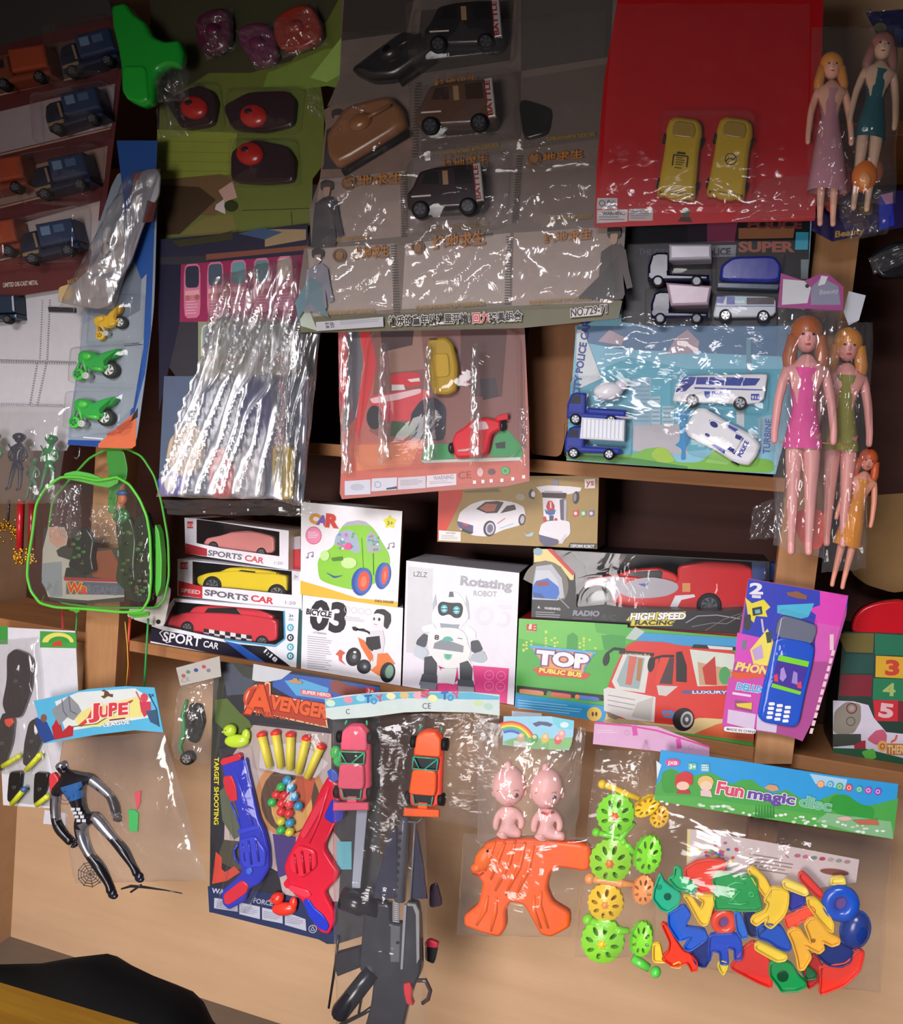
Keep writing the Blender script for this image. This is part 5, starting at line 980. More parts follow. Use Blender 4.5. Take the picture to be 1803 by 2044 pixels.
def tray(lab, pts, hx, z=Z16, D=D+.012, h=44, h0=8, rim=10, name='plastic_letter', det=None, cat='plastic letter', group='plastic letters in the wide bag'):
    """hollow moulded letter: solid floor with a raised rim round its outline"""
    t2 = thing(name, lab, cat, *z(*(pl(pts)[0] if isinstance(pts, str) else pts[0])), D, group); p_ = pl(pts) if isinstance(pts, str) else pts; p_ = smooth(p_, 1)
    b = B(D, z, 'plastic'); b.slab(inset(p_, 1), h0+h*.55, hx, bev=3, h1=h0); b.build('floor_plate', t2)
    b = B(D, z, 'plastic'); b.tube([(x, y, h0+h*.55, rim*.6) for x, y in p_], hx, n=6, closed=True); b.tube([(x, y, h0+h, rim*.55) for x, y in p_], hx, n=6, closed=True)
    n = len(p_); a_ = p_; i_ = inset(p_, rim*.5); V = [b.pt(x, y, hh) for hh, q_ in ((h0+2, a_), (h0+h, a_), (h0+h, i_), (h0+h*.5, i_)) for x, y in q_]
    b.raw(V, [(r_*n+j, r_*n+(j+1) % n, (r_+1)*n+(j+1) % n, (r_+1)*n+j) for r_ in range(3) for j in range(n)], hx); b.build('rim', t2)
    if det:
        b = B(D, z, 'plastic'); b.h0 = h0+h*.5; det(b); b.build('moulded_detail', t2)
    return t2
GR, RE, YE, BLU, NV, TE = '1f9c50', 'e8402a', 'f0cc3c', '1c50c0', '14307c', '28b088'
tray('red plastic piece behind, top left of the letters', '300 930 380 880 470 865 590 880 570 930 500 1080 400 1090 360 1000 310 990', RE, h0=0)
tray('teal cat-shaped plastic tray at the far left of the letters', '135 945 160 1000 210 1040 275 1080 262 1160 190 1210 140 1190 85 1120 95 1050', TE, h0=30, det=lambda b: (b.disc(128, 1045, 20, 50, 58, '1d8a6a'), b.disc(185, 1110, 26, 50, 58, '145a48')))
tray('green hammer-shaped letter beside the teal tray', '190 980 230 960 235 900 275 905 280 970 388 1030 360 1080 250 1050', '24b070', h0=34)
tray('yellow letter V left of centre in the bag', '292 1095 350 1100 410 1190 430 1140 385 1110 385 1092 510 1095 500 1150 460 1290 430 1300 400 1280 320 1130', YE, h0=30, rim=9)
tray('large green tray with an S and a dot moulded on it', '490 1000 530 935 560 945 640 960 750 960 790 990 800 1080 830 1180 790 1200 680 1200 600 1190 510 1195 500 1100 520 1050', GR, h0=34, h=40,
     det=lambda b: (b.tube([(715, 1020, 60, 7), (650, 1010, 60, 7), (600, 1030, 60, 7), (615, 1060, 60, 7), (680, 1065, 60, 7), (640, 1110, 60, 7), (600, 1150, 60, 7), (680, 1160, 60, 7), (730, 1150, 60, 7)], '35c070'), b.tube([(x, y, 60, 5) for x, y in el(757, 1092, 16, 16, 10)], '35c070', closed=True)))
tray('long yellow letter bar slanting from the top centre', '728 925 770 905 850 980 890 1060 880 1110 850 1110 790 1030', YE, h0=20)
tray('yellow letter K in the middle of the bag', '890 1040 960 1045 1010 1075 1005 1160 980 1230 890 1320 845 1290 870 1240 790 1300 750 1270 770 1235 850 1200 870 1150 840 1130', YE, h0=34, rim=11)
tray('yellow plastic bar right of centre at the top', '968 1010 1000 992 1130 1045 1145 1080 1120 1100 980 1045', 'f2dc6a', h0=26)
tray('red plastic bar at the top right of the letters', '1080 960 1110 942 1240 1080 1250 1130 1200 1110 1090 1000', 'e03c34', h0=12)
tray('purple-blue letter behind the centre of the bag', '990 1100 1040 1080 1130 1130 1110 1180 1030 1215 1000 1180', '3038a0', h0=0)
tray('curved yellow letter C right of centre', '1130 1110 1190 1108 1260 1180 1315 1280 1310 1340 1280 1330 1200 1240 1140 1160', YE, h0=40, rim=10)
tray('short yellow cap at the top right of the letters', '1295 1030 1310 985 1390 980 1400 1025', 'f0dc60', h0=10)
tray('orange letter E right of centre', '975 1250 1060 1220 1080 1195 1170 1170 1195 1200 1160 1260 1090 1280 1060 1320 1000 1330', 'f0583a', h0=18, rim=9)
b = B(D+.012, Z16, 'plastic')
def ringtorus(lab, cx, cy, r, r2, hx, h, rot=0, sq=1):
    t2 = thing('magic_disc_ring', lab, 'plastic ring', *Z16(cx, cy), D+.012, None); b = B(D+.012, Z16, 'plastic'); b.tube([(x, y, h, r2) for x, y in el(cx, cy, r, r*sq, 26, rot=rot)], hx, n=12, closed=True, flat=.8); b.build('ring', t2)
    b = B(D+.012, Z16, 'plastic'); b.disc(cx, cy, r*.62, h-10, h-4, '6a4a8a'); b.build('hub', t2)
ringtorus('bright blue round letter O at the upper right of the letters', 1365, 1152, 84, 44, '1c54c4', 60)
t2 = thing('plastic_ball_cap', 'glossy dark blue dome at the right edge of the letters', 'plastic cap', *Z16(1470, 1345), D+.012); part('dome', t2, lambda b: b.ball(1470, 1350, 30, 98, '14388c', 128, 60, rot=12), D+.012, Z16); part('rim', t2, lambda b: b.tube([(x, y, 26, 9) for x, y in el(1470, 1350, 100, 130, 24, rot=12)], '1a48a8', n=8, closed=True), D+.012, Z16)
tray('dark blue plastic piece below the blue dome', '1200 1420 1280 1400 1370 1440 1450 1480 1430 1560 1370 1590 1280 1580 1210 1520', NV, h0=12)
tray('large yellow letter M lying in front of the other letters', '1000 1340 1040 1310 1085 1315 1120 1370 1160 1410 1140 1350 1115 1290 1150 1245 1195 1240 1235 1290 1280 1345 1355 1380 1350 1415 1300 1432 1235 1400 1250 1450 1215 1480 1170 1460 1120 1430 1165 1500 1110 1590 1075 1590 1060 1500 1030 1400', 'f0b838', h0=50, rim=13, h=40, det=lambda b: b.disc(1178, 1400, 15, 66, 76, '9a6a18'))
tray('blue letter A in the middle of the letters', '790 1310 870 1290 960 1310 1030 1450 1010 1480 940 1460 870 1410 800 1390', '1c56c0', h0=22)
tray('light blue plastic bar beside the red letter O', '640 1215 680 1210 735 1380 690 1395 655 1340', '2a70d0', h0=26)
tray('navy blue plastic bar left of the blue letter A', '700 1220 770 1215 810 1300 860 1330 790 1390 740 1380', '12225c', h0=4)
tray('blue letter E with open prongs low in the bag', '470 1360 655 1355 690 1420 690 1530 640 1530 640 1460 590 1450 600 1560 545 1560 540 1480 490 1470 470 1550 465 1450', '1c4cc4', h0=34, rim=10)
tray('blue letter Z sloping at the left of the bag', '190 1220 300 1160 345 1230 300 1310 440 1330 460 1390 340 1475 290 1455 350 1380 260 1410 190 1300', '2060cc', h0=30, rim=9)
tray('dark blue letter piece at the lower left of the bag', '395 1440 470 1400 475 1540 440 1600 380 1580 340 1500', NV, h0=6)
ringtorus('red-orange letter O with a dark centre, left of centre', 570, 1290, 62, 30, 'e8482c', 40)
tray('red letter K at the lower left of the bag', '140 1290 180 1300 240 1410 290 1480 340 1500 390 1560 385 1610 350 1620 320 1560 230 1590 140 1530 190 1480 200 1420', RE, h0=20, rim=9)
tray('small yellow plastic corner at the lower left edge', '85 1440 130 1430 150 1530 180 1560 85 1560', YE, h0=10)
tray('thin yellow plastic bit below the red letter K', '200 1590 270 1555 278 1600 240 1602', 'e8bc38', h0=2)
tray('narrow yellow letter I at the bottom of the bag', '528 1570 555 1545 598 1560 590 1600 565 1645 540 1610', 'e8d048', h0=16)
tray('yellow plastic bar in front of the blue letter A', '780 1420 810 1405 950 1470 1000 1495 985 1525 930 1535 830 1480 780 1450', 'f0d448', h0=50, rim=11)
tray('green letter tray with a hole at the bottom centre', '880 1560 930 1530 1030 1560 1075 1640 1130 1690 1120 1720 1060 1745 960 1748 930 1700 880 1640', '189a50', h0=34, det=lambda b: b.disc(970, 1650, 40, 54, 63, '0a4a2a'))
tray('large red plastic piece at the bottom left of centre', '700 1470 770 1420 850 1480 880 1560 900 1740 800 1700 610 1600 640 1560', 'e03830', h0=10)
tray('red plastic piece at the bottom right of the bag', '1220 1590 1400 1570 1480 1485 1530 1490 1500 1620 1400 1720 1220 1790 1230 1680', 'e83c2c', h0=6)
tray('dark red plastic piece between the green tray and the dark blue one', '1130 1540 1200 1520 1240 1590 1220 1700 1150 1750 1120 1690', 'b82828', h0=0)
tray('dark green plastic piece right of the bottom green tray', '1090 1600 1140 1590 1200 1640 1195 1670 1130 1680', '146a38', h0=12)
tray('red plastic block between the yellow V and the red letter O', '480 1180 560 1170 600 1200 540 1230 490 1250', 'd04028', h0=0)

# --- mobile phone card
D = .322
def artph(b):
    b.P('1222 195 1735 282 1730 330 1690 440 1640 600 1180 560', '2a3ab8'); b.P('1590 255 1735 282 1720 350 1690 450 1560 430 1570 380 1530 350 1590 330', 'e040b8'); b.P('1570 420 1695 440 1640 620 1560 620', 'd85ab8'); b.P('1370 330 1560 320 1530 390 1490 400 1370 370', '48b8d8')
    b.T('2', 1232, 270, 1292, 272, 54, 'e8e8f0', .04); b.lines(1240, 276, 1302, 292, 1, 'd8d8e8', 4, 1)
    b.P('1205 290 1240 320 1300 300 1335 340 1310 360 1320 390 1260 385 1250 420 1220 390 1215 350', 'e8d838'); b.P('1240 345 1290 335 1295 375 1245 385', '2a3a3a'); b.P('1255 355 1280 350 1284 370 1258 374', '7ab0c0')
    b.P('1165 470 1300 500 1290 640 1150 620', 'd84ac0'); b.P('1230 560 1320 450 1350 520 1330 640 1250 640', 'f0e060'); b.poly(smooth(pl('1200 380 1235 375 1235 450 1215 462 1198 445'), 1), '3a3a40'); b.P('1190 510 1215 508 1210 560 1188 560', '7a7a90'); b.P('1310 470 1345 462 1340 520 1318 525', '3a4a48'); b.L('1290 400 1300 470', 10, 'c8c0d8')
    b.P('1240 560 1290 530 1300 600 1255 615', 'c8a8d8')
    b.P('1120 700 1400 700 1300 960 1085 950', 'd04ab0'); b.P('1130 672 1300 680 1300 700 1150 712', 'e05a30'); b.T('PHONE', 1155, 660, 1345, 690, 40, 'f0d878', .05, .2, out='d84a90', ow=.05)
    b.T('DELUXE', 1160, 760, 1320, 785, 32, '48b0e0', .05, .1, out='f4e8f4', ow=.05); b.P('1140 775 1235 790 1235 802 1140 788', 'f0d8f0'); b.P('1152 815 1245 830 1240 880 1150 860', '9a4a80'); b.P('1158 835 1240 830 1238 865 1165 850', 'e8d040')
    b.P('1118 865 1260 890 1250 970 1112 935', 'dcc8e4'); b.P('1268 885 1370 930 1365 985 1262 970', 'd8c8e4'); b.poly(smooth(pl('1098 950 1260 965 1258 992 1095 978'), 1), 'f0ecf0'); b.T('MADE IN CHINA', 1110, 972, 1258, 988, 13, '4a4a5a', .02)
    b.P('1640 480 1660 478 1660 560 1640 560', 'f0c8d4')
    for i in range(11): b.P(f'{1652-i*11} {560+i*40} {1668-i*11} {562+i*40} {1660-i*11} {590+i*40} {1644-i*11} {588+i*40}', 'f4d0da')
    b.P('1418 262 1440 262 1470 256 1500 270 1522 278 1522 300 1480 296 1424 280', '8a5a40')
t = thing('toy_phone_card', 'purple, blue and pink card with a blue toy mobile phone, on the right upright', 'toy pack', *Z11(1480, 270), D)
card(t, '1222 192 1735 280 1725 380 1690 500 1640 690 1590 850 1500 1030 1450 1010 1370 990 1090 955 1160 560', D, 'b04a94', z=Z11, art=artph)
blister('blister', t, '1375 340 1580 400 1480 960 1262 920', D, 14, Z11)
t2 = thing('toy_phone', 'blue toy mobile phone with white keys and a grey top', 'toy phone', *Z11(1380, 940), D)
part('body', t2, lambda b: b.slab(smooth(pl('1350 510 1390 490 1530 515 1560 545 1545 640 1510 780 1480 930 1450 950 1300 925 1265 890 1290 760 1330 600'), 1), 34, '1c54c8', bev=8, h1=3, sm=True), D, Z11)
part('antenna_cap', t2, lambda b: (b.slab(smooth(pl('1370 410 1400 380 1480 400 1570 430 1570 470 1545 530 1400 505 1360 470'), 1), 26, '6c7084', bev=7, h1=3, sm=True),), D, Z11)
part('screen', t2, lambda b: (b.slab(pl('1368 600 1525 635 1490 765 1340 722'), 37, '4a3a9a', bev=2, h1=30), b.P('1376 578 1530 612 1524 640 1368 606', '7ad03a'), b.P('1342 722 1490 765 1484 782 1336 742', '7ad03a'), b.P('1385 650 1400 640 1415 690 1395 715 1380 700', 'a890d0'), b.P('1450 660 1470 670 1470 730 1440 720', '9a88c8'), b.P('1350 680 1370 675 1372 715 1352 712', 'd04a60'), b.P('1468 720 1490 712 1492 750 1470 745', 'd04a60')), D, Z11)
for r_ in range(4):
    for c_ in range(3):
        x, y = 1339-r_*4+c_*41, 828+r_*23+c_*9; b = B(D, Z11, 'plastic'); b.slab(smooth(rc(x-15, y-8, x+16, y+8), 1), 38, 'f0f0f0', bev=2, h1=32); b.build('key', t2)
# ================================================================ hanging packs, upper rows
# --- truck blister card, top left
def sidetruck(lab, cx, cy, s, ang, D, cab, box, low='8f7a5a', group=None, name='toy_truck', wheelc='141416', boxp='36 2 98 6 98 44 36 42', th=30, extra=None, hub='5a5c64', cat='toy truck'):
    zz = Zs(cx, cy, s, ang, ox=50, oy=30); t2 = thing(name, lab, cat, *zz(50, 60), D, group)
    b = B(D, zz, 'plastic'); b.slab(smooth(pl('0 56 0 32 6 14 14 10 32 10 34 44 98 46 98 56'), 0), th, cab, bev=4, h1=2); b.P('5 30 9 16 24 15 24 30', '1c2430'); b.P('27 15 31 15 31 40 27 40', low); b.R(2, 44, 30, 50, low); b.build('body', t2)
    b = B(D, zz, 'plastic'); b.slab(pl(boxp), th+4, box, bev=4, h1=3); 
    if extra: extra(b)
    b.build('cargo_box', t2)
    for x, y in ((16, 57), (78, 57)): wheel(t2, D, zz, x, y, 10, th-10, th+2, tyre=wheelc, hub=hub)
    return t2
D = .33
t = thing('truck_card', 'large maroon card with rows of navy and orange toy trucks, top left', 'toy pack', *Z1(0, 1640), D)
def art_t(b):
    for pts in ('-250 560 700 260 720 100 -250 330', ): pass
    b.P('-250 -60 590 -60 640 90 0 260 -250 300', '4c4a4a')
    for i, (y0, y1, c) in enumerate(((300, 520, '6c5a58'), (610, 860, 'b8a8b0'), (960, 1160, 'a88a80'), (1270, 1480, 'c8b8b4'))):
        xr = 690-i*42; b.poly([(-250, y0+70+i*8), (xr, y0-140), (xr-18, y1-150), (-250, y1+60)], c)
        b.poly([(-250, y1+66), (xr-22, y1-144), (xr-25, y1-134), (-250, y1+76)], 'c8a890')
    b.P('-250 1590 -250 1530 560 1330 540 1420', '7c3a34'); b.T('LIMITED DIE-CAST METAL', 20, 1615, 215, 1600, 24, 'd8ccc4', .03); b.T('METAL CAR', 385, 1600, 560, 1560, 26, 'b8905a', .03)
    b.P('460 1270 600 1230 585 1400 480 1420', 'c8bcc0')
card(t, '-250 -120 560 -120 640 80 700 290 640 800 560 1460 500 1600 -250 1720', D, '6a3436', z=Z1, art=art_t)
TG = 'toy trucks on the maroon card'
for i, (cx, cy, w) in enumerate(((560, 330, 'topmost'), (480, 650, 'second from the top'), (410, 1010, 'third from the top'), (345, 1370, 'lowest'))):
    sidetruck(f'navy toy truck on the maroon card, {w} of the right column', *Z1(cx, cy), 1.15, -14-(3-i), D, '1a2740', '2c3c5c', group=TG, extra=lambda b: (b.P('44 10 60 11 60 26 44 25', '6a86a4'), b.P('66 12 84 13 84 26 66 25', '4a6484')))
for i, (cx, cy, w) in enumerate(((190, 410, 'topmost'), (60, 1020, 'middle one'), (20, 1370, 'lowest'))):
    sidetruck(f'rust-orange toy truck at the left of the maroon card, {w}', *Z1(cx, cy), 1.15, -12, D, '84402e', 'a24a32', group=TG, low='6a4a3a')
for i, (q_) in enumerate(('300 180 680 120 660 480 320 520', '230 560 660 480 620 800 250 850', '160 900 600 820 570 1160 170 1180', '110 1250 520 1170 510 1500 110 1520', '-200 960 130 900 130 1180 -200 1180', '-200 1290 130 1240 130 1520 -200 1540')): blister('blister', t, q_, D, 40, Z1)
# white perforated back of a second card
D = .315
t = thing('backing_card', 'blank whitish perforated card back hanging at the left edge', 'card', *Z4(0, 700), D)
def art_w(b):
    for (x0, y0), (x1, y1) in (((255, 60), (240, 420)), ((300, 60), (285, 425)), ((225, 440), (180, 700)), ((280, 440), (225, 700)), ((-60, 415), (470, 430)), ((-60, 428), (470, 440)), ((-60, 680), (400, 690))):
        n = int(((x1-x0)**2+(y1-y0)**2)**.5/14)
        for i in range(n): k = i/n; x, y = x0+(x1-x0)*k, y0+(y1-y0)*k; b.R(x-4, y-3, x+5, y+3, '8a8a92')
card(t, '-120 -60 540 -60 490 250 460 560 425 900 400 960 -120 960', D, 'd6d5da', z=Z4, art=art_w)
sidetruck('dark toy truck cut off at the left edge above the blank card', *Z4(30, 120), .9, -4, D, '2c3c50', '28384c', group=None)
b = B(D, Z4, 'plastic'); b.slab(pl('300 100 460 105 460 135 305 130'), 20, '3a3a42', bev=4, h1=2); b.build('toy_track_base', label='dark plastic strip at the top of the blank card back', cat='toy part')
# --- motorbike card
D = .352
t = thing('motorbike_card', 'tall blue and orange card with yellow and green toy motorbikes', 'toy pack', *Z4(600, 940), D)
def art_m(b):
    b.P('700 -900 945 -900 905 250 870 500 800 760 780 760 830 200', '2a5aa8'); b.P('500 200 700 100 880 -100 860 350 800 700 640 850 430 880', 'a4b0bc'); b.P('540 -200 760 -300 850 -60 840 120 700 200 520 140', '7c8898')
    b.P('410 895 600 900 640 940 405 925', '2450a0'); b.P('590 920 820 720 815 930 790 948 590 942', 'e87850'); b.P('700 820 780 770 790 800 720 860', 'c85a3c'); b.P('800 745 828 700 826 760 780 790', '303036')
    b.T('PRESCHOOL', 650, 880, 790, 820, 24, 'c0583c', .03); b.L('500 880 620 890', 8, 'e8eef4')
    b.lines(745, 320, 865, 340, 2, '3a3a44', -10)
card(t, smooth(pl('700 -720 920 -720 945 -600 925 100 880 460 820 900 780 950 400 925 430 700 480 350 500 120 560 -300'), 1), D, '93a2b4', z=Z4, art=art_m)
def bike(lab, cx, cy, s, hx, hx2, D, ang=0):
    zz = Zs(cx, cy, s, ang, ox=50, oy=35); t2 = thing('toy_motorbike', lab, 'toy motorbike', *zz(50, 70), D)
    b = B(D, zz, 'plastic'); b.slab(smooth(pl('12 30 14 14 24 8 44 12 52 20 66 14 96 8 98 14 88 26 70 34 74 46 60 54 40 52 30 44'), 1), 20, hx, bev=5, h1=3, sm=True); b.tube([(16, 30, 14, 3), (4, 54, 14, 4)], hx, n=8); b.tube([(24, 26, 18, 3.4), (30, 52, 18, 3.4)], hx2, n=8); b.tube([(44, 46, 20, 4), (66, 50, 20, 5)], hx2, n=8); b.build('body', t2)
    b = B(D, zz, 'plastic'); b.ball(36, 22, 20, 10, hx2, 8, 7); b.build('engine', t2)
    wheel(t2, D, zz, 10, 56, 12, 4, 16, tyre=hx2, hub=hx); wheel(t2, D, zz, 28, 60, 7, 6, 20, tyre='d8dcd8', hub='f0f0f0'); wheel(t2, D, zz, 72, 50, 17, 4, 15, tyre='20302a', hub='e0e4e0')
bike('green toy motorbike on the blue and orange card, upper green one', *Z4(615, 440), .98, '2fae4c', '4cd04c', D, -3); bike('green toy motorbike on the blue and orange card, lower green one', *Z4(590, 725), .98, '2cb04a', '50d84c', D, -3)
bike('yellow toy motorbike at the top of the blue and orange card', *Z4(680, 190), .75, 'e8b830', 'f0c840', D, -28)
blister('blister', t, '470 340 860 320 840 580 450 570', D, 30, Z4); blister('blister', t, '440 600 830 600 790 850 420 840', D, 30, Z4); blister('blister', t, '540 60 880 20 860 320 520 330', D, 30, Z4)
# --- silver wrapped packet
D = .372
t = thing('clear_wrapped_packet', 'long silvery plastic packet bent at its foot, in front of the motorbike card', 'toy pack', *Z1(480, 1730), D)
part('insert', t, lambda b: (b.slab(smooth(pl('760 990 830 955 890 950 908 990 900 1100 840 1200 800 1300 740 1480 660 1600 620 1720 560 1740 430 1720 330 1700 345 1620 420 1600 480 1540 540 1480 580 1400 620 1330 700 1270 740 1150'), 1), 14, 'a8a8b0', 'soft', bev=6, h1=0, sm=True), b.E(608, 1405, 30, 44, '5a5a64'), b.E(608, 1405, 18, 28, '90909c'), b.P('835 990 880 985 885 1030 840 1035', 'c8c0c4'), b.poly(smooth(pl('340 1620 400 1600 430 1640 410 1690 345 1700'), 1), 'c8b080'), b.P('770 985 800 970 790 1010 760 1040', 'c85a48'), b.P('840 1130 890 1150 870 1250 810 1260', '5a3030')), D, Z1)
film('clear_wrap', t, '740 960 905 950 640 1735 330 1730', D+.006, FOIL, Z1, bulge=22, wr=7, fx=4, fy=9, seed=61, two=False)

# --- green backed card with red cars
D = .312
t = thing('green_car_card', 'olive green card with red toy cars in blisters, upper left', 'toy pack', *Z21(300, 2000), D)
def art_g(b):
    b.P('0 -200 1640 -200 1600 0 1500 180 1200 520 860 620 500 620 60 900 0 700', '4c4a36'); b.P('1000 620 1300 500 1480 420 1640 400 1640 760 1500 730 1300 760 960 740', '86a048'); b.P('1640 300 1640 620 1500 700 1360 660 1500 480', 'a8cc68'); b.P('60 1100 740 1130 700 1480 50 1560', '9aa646')
    b.P('60 1530 600 1480 740 1520 700 1700 550 1830 300 1820 100 1700', '7c6244'); b.P('90 1570 420 1590 560 1700 400 1850 250 1990 60 2000', '4c3a28'); b.P('260 1990 460 1850 700 1820 740 1960 500 2010', '8a8048')
    b.P('580 1620 700 1540 740 1680 680 1700 640 1720', 'd8b0a4'); b.P('560 1740 630 1690 640 1820 550 1780', 'e8d8d8'); b.poly(el(690, 1750, 60, 50), '37401c')
    for y in (1200, 1290, 1370, 1450): b.L([(90, y), (690, y+10)], 4, '7c8a38')
    b.L('780 1790 1400 1770', 8, '4c5424'); b.L('1200 1800 1210 1960', 8, '4c5424')
card(t, '20 -160 1640 -160 1640 640 1450 740 1480 940 1470 1400 1380 1520 1370 1900 1280 1980 900 1960 700 2000 250 2040 60 2030 80 900', D, '74803a', z=Z21, art=art_g)
def redcar(lab, z, x, y, r, base, D=D):
    t2 = thing('toy_car', lab, 'toy car', *z(x, y), D); b = B(D, z, 'plastic'); b.slab(smooth(pl(base), 1), 50, '301c24', bev=12, h1=2, sm=True); b.build('chassis', t2)
    b = B(D, z, 'plastic'); b.ball(x, y, 56, r*1.05, 'b8201e', r*.9, 46); b.build('body', t2)
    b = B(D, z, 'plastic'); b.ball(x-r*.2, y-r*.2, 92, r*.35, '2a1a20', r*.25, 14); b.build('windscreen', t2)
redcar('red toy car in the left blister on the olive card', Z21, 410, 940, 110, '150 870 420 740 560 800 600 900 560 1080 300 1120 200 960')
redcar('red toy car in the upper right blister on the olive card', Z21, 910, 1010, 110, '640 920 860 800 1180 790 1260 880 1240 1080 1000 1140 720 1120')
redcar('red toy car in the lower right blister on the olive card', Z21, 880, 1330, 110, '710 1300 900 1200 1180 1260 1260 1380 1240 1560 1000 1580 710 1560')
for q_ in ('130 760 600 720 640 1120 200 1140', '640 780 1330 760 1280 1150 680 1150', '700 1200 1260 1200 1290 1590 700 1600'): blister('blister', t, q_, D, 26, Z21)
film('clear_film', t, '60 560 330 560 330 1160 60 1190', D+.006, FILM, Z21, bulge=10, wr=8, fx=5, fy=4, seed=71, two=False)
film('clear_film', t, '1340 740 1460 760 1470 1000 1350 980', D+.006, FILM, Z21, bulge=10, wr=8, fx=4, fy=4, seed=72, two=False)
# purple wrapped toys at the very top
for i, (q_, hx, lab, sd) in enumerate((('380 180 700 60 720 420 480 520', '5c2440', 'dark purple wrapped toy near the top left, left of three', 1), ('720 260 1060 200 1120 560 900 600', '6a3050', 'dark purple wrapped toy near the top left, middle of three', 2), ('1040 180 1400 20 1520 380 1120 500', '9a3428', 'dark red wrapped toy near the top left, right of three', 3))):
    t2 = thing('wrapped_toy', lab, 'toy pack', *Z21(*pl(q_)[3]), .32)
    part('toy', t2, lambda b: (b.slab(smooth(pl(q_), 2), 70, hx, bev=24, h1=6, sm=True), b.ball(*[sum(v)/4 for v in zip(*pl(q_))], 70, 70, hx, 60, 40)), .32, Z21); film('clear_wrap', t2, q_, .335, FILM, Z21, bulge=10, wr=10, fx=4, fy=4, seed=80+sd, two=False)
# --- green water pistol, top left
t2 = thing('water_pistol', 'plain bright green plastic toy pistol hanging at the top left', 'toy pistol', *Z1(830, 610), .355)
part('body', t2, lambda b: b.slab(smooth(pl('660 60 740 40 790 110 850 150 890 230 960 260 1040 250 1060 320 1040 400 980 390 920 420 900 470 885 600 830 620 760 590 720 540 715 400 700 300 670 180'), 1), 60, '20a838', bev=20, h1=4, sm=True), .355, Z1)
part('grip', t2, lambda b: b.slab(smooth(pl('730 400 870 400 880 590 840 610 760 590 730 540'), 1), 70, '24b43c', bev=14, h1=10, sm=True), .355, Z1)
part('trigger_guard', t2, lambda b: b.tube([(x, y, 34, 12) for x, y in el(940, 330, 70, 60, 14)], '2cc044', closed=True), .355, Z1)
film('clear_wrap', t2, '860 360 1050 340 1060 560 890 580', .362, FILM, Z1, bulge=10, wr=8, fx=4, fy=3, seed=90, two=False)
# --- brown hook-hole hang tag behind the backpack
b = B(.29, Z4); b.slab(smooth(pl('960 1770 1030 1780 985 2010 930 2012 760 1960 780 1900 930 1900'), 1), 0, 'd8d2cc', h1=-3); b.disc(950, 1987, 14, 0, .6, '1a1a1a'); b.build('hang_tag', label='white paper tag with a punched black hole below the backpack', cat='tag')

